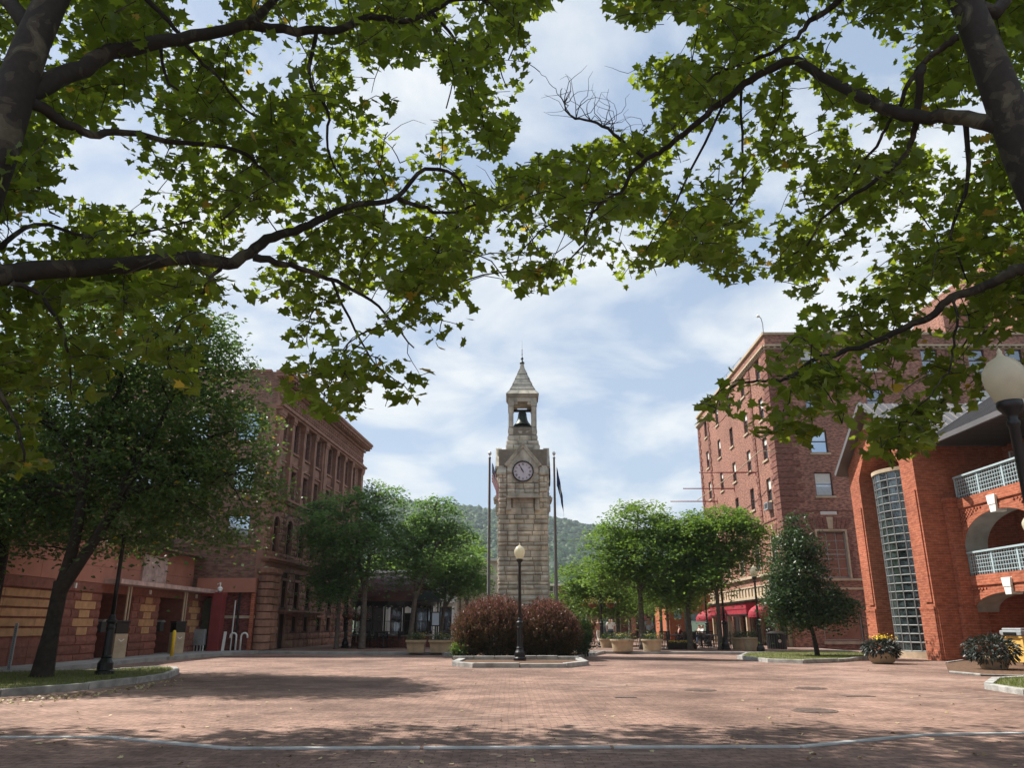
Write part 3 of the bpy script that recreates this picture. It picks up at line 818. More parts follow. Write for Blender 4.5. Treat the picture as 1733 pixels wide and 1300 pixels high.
# forest on the hill : many crowns that read as one mass
def ico_np(sub=1):
    import bmesh
    bm = bmesh.new(); bmesh.ops.create_icosphere(bm, subdivisions=sub, radius=1)
    v = np.array([x.co[:] for x in bm.verts], dtype=np.float32); f = np.array([[x.index for x in q.verts] for q in bm.faces], dtype=np.int32); bm.free(); return v, f
IV, IF = ico_np(2)
n = 15000
fx = rng.uniform(-0.34, 0.42, n); fy = 430 + (1075 - 430) * rng.uniform(0, 1, n) ** 0.8
X = fx * fy; Z = hill_z(X, fy)
s = rng.uniform(3.2, 6.5, n)
W = IV[None] * (s[:, None, None] * np.array([1, 1, 1.05])) * (1 + rng.normal(0, 0.13, (n, len(IV), 1))) + np.stack([X, fy, Z + s * 0.7], 1)[:, None]
idx = (IF[None] + (np.arange(n) * len(IV))[:, None, None]).reshape(-1).astype(np.int32)
me = mesh_raw(bpy.data.meshes.new('hillside_forest'), W.reshape(-1, 3), idx, np.full(n * len(IF), 3, dtype=np.int32))
me.materials.append(M['forest']); me.polygons.foreach_set('use_smooth', [True] * len(me.polygons))
o = bpy.data.objects.new('hillside_forest', me); C.objects.link(o); tag(o, 'hazy green forest covering the long hill behind the town', 'forest', kind='stuff')

# haze
HZ = True
if HZ:
    mb = MB(); mb.box(-1000, 1000, -80, 1500, -1.5, 330)
    m = bpy.data.materials.new('haze'); m.use_nodes = True; t = m.node_tree; t.nodes.remove(t.nodes['Principled BSDF'])
    pv = t.nodes.new('ShaderNodeVolumePrincipled'); pv.inputs['Color'].default_value = (0.82, 0.92, 1.0, 1); pv.inputs['Density'].default_value = 0.00021
    t.links.new(pv.outputs[0], t.nodes['Material Output'].inputs['Volume']); MATS['haze'] = m; M['haze'] = m
    o = mb.build('haze', 'haze'); tag(o, 'thin bluish summer haze', 'haze', kind='stuff')

# ================================================================ CLOCK TOWER
TX, TY = 0.53, 38.07; H = 1.17
tw = thing('clock_tower', 'square clock tower of rough pale stone with open belfry and pyramid roof', 'clock tower', (TX, TY, 0))
def faces4(mb, half, fn, which=(0, 1, 2, 3)):
    for k in which:
        a = k * math.pi / 2; c, s_ = math.cos(a), math.sin(a)
        mb.face(TX + half * s_, TY - half * c, a); fn(k)
    mb.fr = None
core = MB(tw)
core.box(TX - H, TX + H, TY - H, TY + H, 0, 9.6)
core.box(TX - .70, TX + .70, TY - .70, TY + .70, 9.6, 10.85)
core.build('mortar_core', 'joint')
m1 = MB(tw)
faces4(m1, H, lambda k: m1.ashlar(-H, H, 0.0, 6.75, (0.15, 0.33), (0.3, 0.85), (0.02, 0.06), seed=10 + k))
faces4(m1, H, lambda k: (m1.ashlar(-H, -0.78, 6.75, 8.4, (0.2, 0.3), (0.3, 0.4), (0.03, 0.06), seed=20 + k), m1.ashlar(0.78, H, 6.75, 8.4, (0.2, 0.3), (0.3, 0.4), (0.03, 0.06), seed=30 + k)))
m1.build('shaft', 'tower')
m2 = MB(tw)
for k in range(4):
    a = k * math.pi / 2; c, s_ = math.cos(a), math.sin(a)
    m2.face(TX + H * s_, TY - H * c, a)
    # central raised panel with recessed plaque, brackets and ledge
    m2.ashlar(-0.5, 0.5, 6.75, 7.2, (0.2, 0.26), (0.4, 0.7), (0.0, 0.015), seed=50 + k)
    for x in (-0.68, 0.68):
        m2.box(x - .11, x + .11, -0.16, 0, 6.62, 6.9); m2.box(x - .10, x + .10, -0.14, 0, 6.91, 7.2)
    for q in range(4): m2.box(-.80 + q * .40, -.805 + (q + 1) * .40, -0.26, 0, 7.2, 7.32)
    for q in range(3): m2.box(-.74 + q * .494, -.745 + (q + 1) * .494, -0.20, 0, 7.325, 7.40)
    # clock field, built of dressed blocks behind the dial
    z = 7.405; rd = random.Random(60 + k)
    for hh in (0.26, 0.27):
        u = -0.76
        while u < 0.74:
            l = min(rd.uniform(.3, .55), .76 - u); l = .76 - u if .76 - u - l < .15 else l
            m2.block(u + .006, u + l - .006, z + .006, z + hh - .006, 0.10, rd, e=.008); u += l
        z += hh
    m2.block(-.76, -.50, z + .006, 8.35, .10, rd, e=.008); m2.block(.50, .76, z + .006, 8.35, .10, rd, e=.008)
    m2.block(-.76, -.50, 8.36, 8.72, .10, rd, e=.008); m2.block(.50, .76, 8.36, 8.72, .10, rd, e=.008)
    m2.block(-.49, .49, z + .006, z + .1, .09, rd, e=.008)
    # voussoirs over the dial
    zc_ = 8.49; K = 9
    for i in range(K):
        a0, a1 = math.pi * (-.03 + i / K * 1.06), math.pi * (-.03 + (i + 1) / K * 1.06)
        pts = []
        for r, aa in ((.50, a0 + .015), (.50, a1 - .015), (1.3, a1 - .004), (1.3, a0 + .004)):
            x, zz = r * math.cos(aa), zc_ + r * math.sin(aa)
            if r > 1:
                # clip to the gable line
                for _ in range(60):
                    lim = 9.70 - abs(x) * 1.16
                    if zz <= lim and abs(x) <= .76: break
                    x *= .985; zz = zc_ + (zz - zc_) * .985
            pts.append((x, zz))
        if pts[0][0] < pts[1][0]: pts = pts[::-1]
        m2.vprism(pts[::-1], -0.10 - rd.uniform(0, .02), 0)
    m2.vprism([(-.60, 8.0), (.60, 8.0), (.74, 8.7), (0, 9.82), (-.74, 8.7)], -0.09, 0.0)
    # gable coping
    for sgn in (-1, 1):
        p0 = (sgn * .86, 8.80); p1 = (0, 9.86); q1 = (0, 9.70); q0 = (sgn * .76, 8.74)
        pts = [p0, p1, q1, q0] if sgn > 0 else [q0, q1, p1, p0]
        m2.vprism(pts, -0.15, 0.12)
        p0 = (sgn * .90, 8.83); p1 = (0, 9.93); q1 = (0, 9.86); q0 = (sgn * .86, 8.80)
        pts = [p0, p1, q1, q0] if sgn > 0 else [q0, q1, p1, p0]
        m2.vprism(pts, -0.17, 0.12)
    # corner buttress with weathered shoulders
    for sgn in (-1, 1):
        x0, x1 = (sgn * .80, sgn * (H + .05)) if sgn > 0 else (sgn * (H + .05), sgn * .80)
        m2.box(x0, x1, -0.10, 0, 8.36, 8.46)
        b = m2.add([(x0, -.1, 8.46), (x1, -.1, 8.46), (x1, .25, 8.46), (x0, .25, 8.46), (x0 + .06 if sgn < 0 else x0, .05, 8.86), (x1 if sgn < 0 else x1 - .06, .05, 8.86), (x1 if sgn < 0 else x1 - .06, .25, 8.86), (x0 + .06 if sgn < 0 else x0, .25, 8.86)])
        for q in ((0, 1, 5, 4), (1, 2, 6, 5), (2, 3, 7, 6), (3, 0, 4, 7), (4, 5, 6, 7)): m2.fc([b + i for i in q])
    # corner shafts above the shoulders
m2.fr = None
rd = random.Random(5)
for hf, za, zb in ((1.06, 8.87, 9.17), (0.96, 9.175, 9.42), (0.90, 9.425, 9.68), (0.83, 9.685, 9.93), (0.79, 9.935, 10.15), (.74, 10.155, 10.42)):
    for k in range(4):
        a = k * math.pi / 2; m2.face(TX + (hf - .05) * math.sin(a), TY - (hf - .05) * math.cos(a), a)
        u = -hf
        while u < hf - .02:
            l = min(rd.uniform(.35, .6), hf - u); l = hf - u if hf - u - l < .2 else l
            m2.block(u + .006, u + l - .006, za + .005, zb - .004, 0.05, rd, e=.012); u += l
    m2.fr = None
    m2.box(TX - hf + .045, TX + hf - .045, TY - hf + .045, TY + hf - .045, za + .004, zb)
# gable end blocks of the side faces (stand square against the sky)
for sx in (-1, 1):
    m2.box(TX + sx * 1.11 - .13, TX + sx * 1.11 + .13, TY - .45, TY + .45, 8.9, 9.12)
    m2.box(TX + sx * 1.05 - .21, TX + sx * 1.05 + .21, TY - .40, TY + .40, 9.13, 9.78)
m2.build('dressed_stone', 'towersmooth')
m3 = MB(tw)                             # belfry
for sx in (-1, 1):
    for sy in (-1, 1):
        cx, cy = TX + sx * .58, TY + sy * .58
        for i in range(3):
            m3.box(cx - .125, cx + .125, cy - .125, cy + .125, 10.86 + i * .36, 10.855 + (i + 1) * .36)
        # corbelled bracket
        m3.box(cx - .15, cx + .15, cy - .15, cy + .15, 11.945, 12.19)
        m3.box(cx - sx * .33, cx - sx * .155, cy - .10, cy + .10, 12.03, 12.185)
        m3.box(cx - .10, cx + .10, cy - sy * .33, cy - sy * .155, 12.03, 12.185)
rd = random.Random(9)
for k in range(4):
    a = k * math.pi / 2; m3.face(TX + .66 * math.sin(a), TY - .66 * math.cos(a), a)
    m3.block(-.44, -.02, 10.45, 10.84, .03, rd, e=.01); m3.block(.0, .44, 10.45, 10.84, .03, rd, e=.01)
    m3.block(-.70, -.46, 10.45, 10.84, .05, rd, e=.01); m3.block(.46, .70, 10.45, 10.84, .05, rd, e=.01)
    m3.fr = None
m3.box(TX - .71, TX + .71, TY - .71, TY + .71, 12.195, 12.42)
m3.box(TX - .76, TX + .76, TY - .76, TY + .76, 12.425, 12.50)
m3.box(TX - .80, TX + .80, TY - .80, TY + .80, 12.505, 12.56)
m3.build('belfry', 'towersmooth')
m4 = MB(tw)
zr = [12.565, 12.86, 13.16, 13.48, 13.80, 14.12]; hw = [.81, .62, .49, .365, .245, .135]
for i in range(5):
    m4.lathe([((hw[i] - .02) * 1.414, zr[i]), ((hw[i + 1] - .02) * 1.414, zr[i + 1])], 4, (TX, TY, 0), sq=True)
    for k in range(4):
        a = k * math.pi / 2; m4.face(TX, TY, a); nn = (3, 3, 2, 3, 1)[i]; cut = [0] + sorted(rd.uniform(j - .18, j + .18) / nn for j in range(1, nn)) + [1]
        b0, b1 = hw[i] + .022, hw[i + 1] + .004; za, zb = zr[i] + .006, zr[i + 1] - .010
        for q in range(nn):
            t0, t1 = cut[q] + (.006 / b0 if q else 0), cut[q + 1] - (.006 / b0 if q < nn - 1 else 0)
            A = [(-b0 + 2 * b0 * t0, -b0, za), (-b0 + 2 * b0 * t1, -b0, za), (-b1 + 2 * b1 * t1, -b1, zb), (-b1 + 2 * b1 * t0, -b1, zb)]
            B_ = [(x, y + .05, z) for x, y, z in A]; bb = m4.add(A + B_)
            for f_ in ((0, 1, 2, 3), (1, 0, 4, 5), (2, 1, 5, 6), (3, 2, 6, 7), (0, 3, 7, 4)): m4.fc([bb + e for e in f_])
    m4.fr = None
m4.lathe([(.135 * 1.414, 14.12), (.075 * 1.414, 14.42)], 4, (TX, TY, 0), sq=True)
m4.build('pyramid_roof', 'towersmooth')
m5 = MB(tw)
m5.lathe([(.11, 14.42), (.13, 14.46), (.11, 14.52), (.05, 14.56), (.035, 14.66), (.075, 14.71), (.06, 14.77), (.02, 14.80), (.018, 14.93), (.035, 14.96), (.016, 14.99), (.014, 15.18), (.03, 15.20), (.010, 15.23), (.005, 15.75)], 10, (TX, TY, 0))
m5.build('finial', 'bronze', smooth=True)
m6 = MB(tw)
bp = [(.02, 11.78), (.17, 11.80), (.21, 11.74), (.23, 11.55), (.27, 11.38), (.33, 11.25), (.42, 11.14), (.43, 11.10), (.38, 11.10), (.28, 11.22), (.20, 11.40)]
m6.lathe(bp, 24, (TX, TY, 0), cap=False)
bell = m6.build('bell', 'bronze', smooth=True)
m7 = MB(tw); m7.box(TX - .44, TX + .44, TY - .06, TY + .06, 11.82, 11.94)
m7.box(TX - .12, TX + .12, TY - .09, TY + .09, 11.78, 11.86)
m7.tube([(TX, TY, 11.6), (TX, TY, 11.12)], .02, 6); m7.lathe([(.0, 11.0), (.05, 11.04), (.05, 11.1), (0, 11.14)], 8, (TX, TY, 0), cap=False)
for s_ in (-1, 1):
    m7.box(TX + s_ * .44 - .03, TX + s_ * .44 + .03, TY - .44, TY + .44, 10.86, 10.98); m7.box(TX - .44, TX + .44, TY + s_ * .44 - .03, TY + s_ * .44 + .03, 10.86, 10.98)
m7.build('bell_frame', 'black')
for k in range(4):                      # four dials
    a = k * math.pi / 2
    fx_, fy_ = TX + (H + .11) * math.sin(a), TY - (H + .11) * math.cos(a)
    d = thing('clock', None, None); d.location = (fx_ - TX, fy_ - TY, 8.49); d.rotation_euler = (0, 0, a); d.parent = tw
    mb = MB()
    K = 40
    for i in range(K):
        a0, a1 = 2 * math.pi * i / K, 2 * math.pi * (i + 1) / K
        q = [(r * math.cos(x), y, r * math.sin(x)) for x in (a0, a1) for r, y in ((.515, 0), (.52, -.07), (.49, -.09), (.462, -.06), (.462, -.02))]
        b = mb.add(q)
        for j in range(4): mb.fc((b + j, b + j + 1, b + 5 + j + 1, b + 5 + j))
    mb.build('bezel', 'black', d)
    mb = MB(); b = mb.add([(.465 * math.cos(2 * math.pi * i / K), -.03, .465 * math.sin(2 * math.pi * i / K)) for i in range(K)]); mb.fc(range(b, b + K))
    mb.build('dial', 'clock', d)
    # roman numerals from little strokes, one piece per hour
    NUM = {1: 'I', 2: 'II', 3: 'III', 4: 'IIII', 5: 'V', 6: 'VI', 7: 'VII', 8: 'VIII', 9: 'IX', 10: 'X', 11: 'XI', 12: 'XII'}
    for h, txt in NUM.items():
        mb = MB()
        th = math.pi / 2 - h * math.pi / 6; cw = {'I': .022, 'V': .05, 'X': .05}
        tot = sum(cw[c_] for c_ in txt); x = -tot / 2
        ex = Vector((math.cos(th - math.pi / 2), 0, math.sin(th - math.pi / 2))); er = Vector((math.cos(th), 0, math.sin(th)))
        def st(xa, ra, xb, rb, wd=.012): mb.bar(ex * xa + er * (.355 + ra) + Vector((0, -.036, 0)), ex * xb + er * (.355 + rb) + Vector((0, -.036, 0)), wd, .008)
        for c_ in txt:
            m_ = x + cw[c_] / 2
            if c_ == 'I': st(m_, -.045, m_, .045, .014)
            if c_ == 'V': st(m_ - .018, .045, m_, -.045, .014); st(m_ + .018, .045, m_, -.045, .010)
            if c_ == 'X': st(m_ - .018, .045, m_ + .018, -.045, .014); st(m_ + .018, .045, m_ - .018, -.045, .010)
            x += cw[c_]
        mb.build('numeral', 'black', d)
    mb = MB()
    for i in range(60):
        th = i * math.pi / 30; r0_, r1_ = (.425, .445)
        mb.bar((r0_ * math.cos(th), -.036, r0_ * math.sin(th)), (r1_ * math.cos(th), -.036, r1_ * math.sin(th)), .005, .006)
    mb.build('minute_track', 'black', d)
    def hand(ang, ln, wd, back):
        mb = MB(); th = math.pi / 2 - ang
        er = Vector((math.cos(th), 0, math.sin(th))); ex = Vector((math.sin(th), 0, -math.cos(th)))
        pts = [er * (-back) - ex * wd * .35, er * (-back) + ex * wd * .35, er * ln * .55 + ex * wd * .5, er * ln, er * ln * .55 - ex * wd * .5]
        for y0, y1 in ((-.05, -.058),):
            b = mb.add([(p.x, y0, p.z) for p in pts] + [(p.x, y1, p.z) for p in pts]); n_ = 5
            for i in range(n_): mb.fc((b + i, b + (i + 1) % n_, b + n_ + (i + 1) % n_, b + n_ + i))
            mb.fc([b + n_ + i for i in range(n_)])
        return mb
    hand(R(328), .22, .05, .05).build('hour_hand', 'black', d)
    hand(R(331), .41, .035, .08).build('minute_hand', 'black', d)

# ================================================================ LAMPS
def lamp_proto(loc, label, group='acorn street lamps', height=4.3, band=True):
    t = thing('street_lamp', label, 'street lamp', loc, group=group)
    mb = MB()
    mb.lathe([(.24, 0), (.24, .10), (.20, .13), (.20, .30), (.16, .36), (.13, .42), (.145, .46), (.12, .50), (.115, .60), (.105, 1.15), (.12, 1.20), (.105, 1.24), (.10, 1.30), (.14, 1.36), (.14, 1.40), (.09, 1.44), (.085, 1.50), (.062, 1.56)], 16)
    mb.build('base', 'black', t, smooth=False, bevel=0.004)
    mb = MB(); mb.lathe([(.060, 1.5), (.056, 2.4), (.050, 3.50), (.066, 3.52), (.066, 3.56), (.05, 3.58), (.055, 3.62), (.12, 3.70), (.13, 3.74), (.125, 3.78), (.09, 3.79)], 16); mb.build('post', 'black', t, smooth=True)
    mb = MB(); mb.lathe([(.10, 3.76), (.135, 3.80), (.20, 3.96), (.215, 4.06), (.205, 4.13), (.165, 4.20), (.15, 4.215), (.14, 4.235), (.085, 4.27), (.04, 4.30), (.025, 4.33), (.03, 4.35), (.012, 4.38), (0.002, 4.40)], 28, cap=False)
    mb.build('globe', 'globe', t, smooth=True)
    return t
lp = at(880, 1118, 31.0)
lamp = lamp_proto((.30, 31.0, .1), 'street lamp with pale acorn globe standing before the red barberry bush')
def lamp_at(px, D, z, label, ptop=None, dz=0):
    v = at(px, 1060, D); return dup(lamp, (v.x, D, z), random.uniform(0, 6), label)
lamp_at(188, 22.0, .12, 'black street lamp on the left lawn island, its head lost in the dark tree')
lamp_at(1284, 41.0, .0, 'street lamp with clean white globe between burgundy awning and small pyramidal tree')
rl = lamp_at(1770, 7.6, .0, 'large near street lamp rising past the right edge in front of the orange brick balconies')
rl.location.x = 5.11; rl.location.z = 0; rl.scale = (.95, .95, .95)
lamp_at(1226, 43.2, .12, 'street lamp with greyish globe among the trunks before the burgundy canopy')
lamp_at(1197, 50.0, .12, 'farther street lamp just left of the burgundy entrance canopy')
lamp_at(586, 47.0, .12, 'street lamp beside the dark pavilion on the left')
lamp_at(1779, 21.5, .0, 'street lamp whose globe just shows at the right edge below the near lamp')
# lamp with hanging baskets in the promenade
bl = lamp_at(1018, 47.5, .12, 'black lamp post hung with two flower baskets, right of the barberry bush')
def hanging_basket(loc, label, mat, r=.27):
    t = thing('hanging_basket', label, 'hanging basket', loc, group='hanging flower baskets')
    mb = MB(); mb.lathe([(.02, -r), (r * .6, -r * .8), (r * .95, -r * .35), (r, 0)], 14); mb.build('basket', 'basket', t, smooth=True)
    mb = MB()
    for k in range(3): mb.tube([(r * math.cos(k * 2.1), r * math.sin(k * 2.1), 0), (0, 0, .5)], .008, 4)
    mb.build('chain', 'black', t)
    p = rng.normal(0, 1, (260, 3)) * np.array([r * .75, r * .75, r * .4]) + np.array([0, 0, .06]); leaves('foliage', p, .09, 'oval', 'pearleaf', t)
    p = rng.normal(0, 1, (160, 3)) * np.array([r * .8, r * .8, r * .45]) + np.array([0, 0, .1]); leaves('flowers', p, .07, 'oval', mat, t)
    return t
for i, px in enumerate((1003, 1033)):
    v = at(px, 1022, 47.5); hanging_basket(v, 'brown hanging basket on the %s arm of the lamp post right of the barberry bush' % ('left', 'right')[i], 'yelleaf')
bl.rotation_euler = (0, 0, 0)
mb = MB()
for s_ in (-1, 1): mb.tube([(0, 0, 3.0), (s_ * .3, 0, 3.2), (s_ * .55, 0, 3.15)], .018, 6)
mb.build('basket_arm', 'black', bl)

# ================================================================ FLAGPOLES
def flagpole(px0, label, D=36.2):
    v = at(px0, 770, D)
    t = thing('flagpole', label, 'flagpole', (v.x, D, 0.1), group='flagpoles beside the clock tower')
    mb = MB(); mb.lathe([(.16, 0), (.16, .05), (.10, .08), (.085, .1), (.075, 4), (.045, v.z - .3), (.06, v.z - .28), (.06, v.z - .22), (.03, v.z - .2)], 14); mb.build('pole', 'polemetal', t, smooth=True)
    mb = MB(); mb.lathe([(.012, v.z - .21), (.02, v.z - .14), (.06, v.z - .10), (.085, v.z - .03), (.06, v.z + .04), (.01, v.z + .07)], 14); mb.build('ball', 'silver', t, smooth=True)
    mb = MB(); mb.tube([(-.05, -.1, v.z - .3), (-.06, -.11, 1.2)], .008, 4); mb.build('halyard', 'white', t)
    return v
def drape(name, label, top, w_, h_, facets, mats, cat):
    """a flag hanging limp : hoist against the pole, the fly fallen down in folds"""
    nu, nv = 40, 26
    V = []; mi = []
    for j in range(nv + 1):
        s = j / nv                      # along the hoist, 0 top
        for i in range(nu + 1):
            u = i / nu                  # towards the fly
            fold = math.sin(u * 15 + s * 2.0) * .03 * u ** .5
            fold2 = math.cos(u * 15 + s * 2.5) * .035 * u ** .5
            sp_ = facets['spread'](s, u)
            x = sp_ + fold * .5
            z = -s * h_ * .92 - (u ** 1.15) * w_ * facets['drop']
            V.append((x, fold2, z))
    F = []
    for j in range(nv):
        for i in range(nu):
            a = j * (nu + 1) + i; F.append((a, a + 1, a + nu + 2, a + nu + 1)); mi.append(facets['col']((i + .5) / nu, (j + .5) / nv))
    me = mesh_np(name, np.array(V, dtype=np.float32), F)
    o = bpy.data.objects.new(name, me); C.objects.link(o)
    for k in mats: me.materials.append(M[k])
    me.polygons.foreach_set('material_index', mi); me.polygons.foreach_set('use_smooth', [True] * len(F))
    sol = o.modifiers.new('thickness', 'SOLIDIFY'); sol.thickness = .006
    o.location = top
    return tag(o, label, cat)
v = flagpole(829, 'grey flagpole left of the clock tower, carrying the striped flag')
def us(u, s):
    if s < 7 / 13 and u < .42:
        return 1 if (int(u * 40) % 3 == 1 and int(s * 26) % 2 == 1) else 2
    return 0 if int(s * 13) % 2 == 0 else 1
drape('national_flag', 'limp red and white striped flag with starred blue corner, left of the tower', (v.x + .06, 36.15, v.z - .40), 1.25, 1.0, {'spread': lambda s, u: .05 + (.30 * u ** .8 + .06 * s * u), 'drop': .93, 'col': us}, ['flag_red', 'flag_white', 'flag_blue'], 'flag')
v = flagpole(937.5, 'grey flagpole right of the clock tower, carrying the dark blue flag')
def ny(u, s):
    d_ = math.hypot((u - .5) * 1.4, (s - .5))
    return 1 if d_ < .10 else (2 if d_ < .2 else (3 if .36 < u < .64 and .68 < s < .78 else 0))
drape('state_flag', 'limp dark blue flag with pale emblem, right of the tower', (v.x + .06, 36.15, v.z - .60), 1.45, 1.0, {'spread': lambda s, u: .05 + (.26 * u ** .85 + .05 * s * u), 'drop': 1.0, 'col': ny}, ['flag_blue', 'flag_gold', 'flag_teal', 'flag_white'], 'flag')

# ================================================================ BARBERRY
def bush(name, label, blobs, n_shoot, mats, group, cat='bush'):
    loc = (sum(b[0] for b in blobs) / len(blobs), sum(b[1] for b in blobs) / len(blobs), .1)
    t = thing(name, label, cat, loc, group=group); L = np.array(loc)
    mb = MB(); P = []; DR = []; Pi = []; Di = []
    for b in blobs:
        c = np.array(b[:3]); r = np.array(b[3:6])
        n_ = int(n_shoot * (r[0] * r[1]) / sum(q[3] * q[4] for q in blobs))
        d = rng.normal(0, 1, (n_, 3)); d[:, 2] = np.abs(d[:, 2]) * rng.choice([1, 1, 1, -.7], n_); d /= np.linalg.norm(d, axis=1)[:, None]
        for k in range(n_):
            e = d[k] * r * rng.uniform(.86, 1.10) + c
            if e[2] < .2: e[2] = rng.uniform(.2, .7)
            s0 = c * .0 + np.array([c[0] + d[k][0] * r[0] * .3, c[1] + d[k][1] * r[1] * .3, max(.12, c[2] - .3 * r[2])])
            dirn = (e - s0) / np.linalg.norm(e - s0); dirn = dirn + np.array([0, 0, .25]); dirn /= np.linalg.norm(dirn)
            ln = rng.uniform(.2, .62) * rng.choice([1, 1, 1.5]); m_ = 13
            tt = np.linspace(0, 1, m_)[:, None]; bow = rng.normal(0, .05, 3)
            q = e + dirn * ln * (tt - .6) + bow * np.sin(tt * 3.1)
            P.append(q + rng.normal(0, .022, q.shape)); DR.append(np.repeat((dirn)[None], m_, 0) + rng.normal(0, .5, (m_, 3)))
        qi = blob_points([(b[0], b[1], b[2], b[3] * .88, b[4] * .88, b[5] * .88)], n_ * 5, .7); qi = qi[qi[:, 2] > .12]; Pi.append(qi)
        for k in range(26):
            a_ = rng.uniform(0, 6.28); e = c + np.array([math.cos(a_) * r[0] * .75, math.sin(a_) * r[1] * .75, rng.uniform(-.2, .7) * r[2]])
            mb.tube([Vector((c[0] + math.cos(a_) * .25, c[1] + math.sin(a_) * .25, .05)) - Vector(loc), Vector(c * .5 + e * .5) + Vector((0, 0, .1)) - Vector(loc), Vector(e) - Vector(loc)], [.02, .014, .006], 5)
    mb.build('stems', 'bark', t)
    P = np.concatenate(P) - L; DR = np.concatenate(DR)
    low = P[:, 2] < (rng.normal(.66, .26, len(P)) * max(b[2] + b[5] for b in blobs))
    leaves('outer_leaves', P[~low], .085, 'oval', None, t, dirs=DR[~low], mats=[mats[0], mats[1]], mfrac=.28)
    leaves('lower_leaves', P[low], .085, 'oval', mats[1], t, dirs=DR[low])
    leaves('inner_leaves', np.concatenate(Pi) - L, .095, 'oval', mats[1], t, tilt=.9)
    return t
bush('barberry_bush', 'rounded purple-red barberry bush left of the lamp post in the centre bed', [(-.75, 34.2, 1.15, 1.40, 1.40, 1.24), (-1.75, 34.2, .95, .72, 1.2, .90), (.15, 34.7, 1.0, .75, 1.2, 1.02)], 3000, ('barb', 'barbin'), 'barberry bushes')
bush('barberry_bush', 'rounded purple-red barberry bush right of the lamp post in the centre bed', [(1.45, 34.2, 1.12, 1.12, 1.35, 1.15), (2.15, 34.2, .9, .72, 1.2, .92), (.8, 33.8, .85, .65, .9, .85)], 2600, ('barb', 'barbin'), 'barberry bushes')
bush('green_shrub', 'small green shrub at the right flank of the barberry bushes', [(3.15, 36.3, .75, .45, .6, .75)], 350, ('locustleaf', 'pearleaf'), None, 'shrub')
bush('green_shrub', 'low green plant at the left foot of the barberry bushes', [(-2.2, 33.4, .22, .28, .25, .18)], 110, ('locustleaf', 'pearleaf'), None, 'shrub')

# ================================================================ windows
def window_set(w_, h_, fr='frame_dk', gl='glass', blind=0.0, mull=True, sill=None, grid=None, dep=.10, fw=.06):
    """meshes in wall coordinates : origin at the bottom centre of the opening, y into the wall"""
    a = MB()
    for x in (-w_ / 2, w_ / 2 - fw): a.box(x, x + fw, dep, dep + .07, 0, h_)
    a.box(-w_ / 2 + fw, w_ / 2 - fw, dep, dep + .07, 0, fw); a.box(-w_ / 2 + fw, w_ / 2 - fw, dep, dep + .07, h_ - fw, h_)
    if mull: a.box(-w_ / 2 + fw, w_ / 2 - fw, dep - .01, dep + .06, h_ * .5 - .025, h_ * .5 + .03)
    if grid:
        for i in range(1, grid[0]): x = -w_ / 2 + w_ * i / grid[0]; a.box(x - .015, x + .015, dep + .012, dep + .058, fw, h_ - fw)
        for i in range(1, grid[1]): z = h_ * i / grid[1]; a.box(-w_ / 2 + fw, w_ / 2 - fw, dep + .016, dep + .054, z - .015, z + .015)
    d = {'frame': mesh_np('window', np.array(a.v, dtype=np.float32), a.f)}; d['frame'].materials.append(M[fr])
    g_ = MB(); g_.poly([(-w_ / 2 + .01, dep + .045, .01), (w_ / 2 - .01, dep + .045, .01), (w_ / 2 - .01, dep + .045, h_ - .01), (-w_ / 2 + .01, dep + .045, h_ - .01)])
    d['pane'] = mesh_np('pane', np.array(g_.v, dtype=np.float32), g_.f); d['pane'].materials.append(M[gl])
    if blind:
        g_ = MB(); g_.box(-w_ / 2 + .07, w_ / 2 - .07, dep + .028, dep + .040, h_ * (1 - blind), h_ - .06)
        d['blind'] = mesh_np('blind', np.array(g_.v, dtype=np.float32), g_.f); d['blind'].materials.append(M['blind'])
    if sill:
        g_ = MB(); g_.box(-w_ / 2 - .10, w_ / 2 + .10, -.09, .10, -.13, -.004)
        d['sill'] = mesh_np('sill', np.array(g_.v, dtype=np.float32), g_.f); d['sill'].materials.append(M[sill])
    return d
def put_window(root, fr, u, z, ws, name='window'):
    ox, oy, a = fr
    loc = (ox + u * math.cos(a) - root.location.x, oy + u * math.sin(a) - root.location.y, z - root.location.z)
    o = subobj(name, ws['frame'], None, root, loc, a)
    for k in ('pane', 'blind', 'sill'):
        if k in ws: subobj(k, ws[k], None, o, (0, 0, 0))
    return o

# ================================================================ HOTEL (right)
ht = thing('hotel_building', 'tall red-brown brick hotel with quoined corner and sash windows, right side', 'hotel', (16.8, 48, 0))
HA = (17.4, 70.0, R(-91.56)); HL = 22.01      # face towards the street
HF = (16.8, 48.0, 0.0); HW = 17.9             # face towards the camera
rows = (17.35, 14.6, 11.85, 9.1)
cols = [70 - d for d in (66.9, 62.5, 58.4, 54.2, 50.2)]
colsF = (2.8, 6.8, 10.8, 13.9, 16.4)
opsA = [(u - .48, u + .48, z, z + 1.5) for u in cols for z in rows]
opsA += [(u - .55, u + .55, 4.9, 6.9) for u in cols]
opsA += [(70 - 62.6, 70 - 60.6, .45, 2.2), (70 - 59.6, 70 - 57.2, .45, 2.2), (70 - 56.4, 70 - 55, .15, 2.2), (70 - 54.2, 70 - 51.8, .45, 2.2), (70 - 50.8, 70 - 49.4, .45, 2.2), (1.0, 3.4, .45, 2.2), (4.2, 6.6, .45, 2.2)]
opsF = [(u - .55, u + .55, z, z + 1.5) for u in colsF for z in rows]
opsF += [(1.9, 3.8, 4.1, 6.95), (6.2, 8.1, 4.1, 6.95), (1.75, 4.1, .5, 2.15), (6.0, 8.4, .5, 2.15)]
mb = MB(ht)
mb.face(*HA); mb.wall(0, HL, 0, 20, opsA, .22)
mb.face(*HF); mb.wall(0, HW, 0, 20, opsF, .22)
mb.fr = None
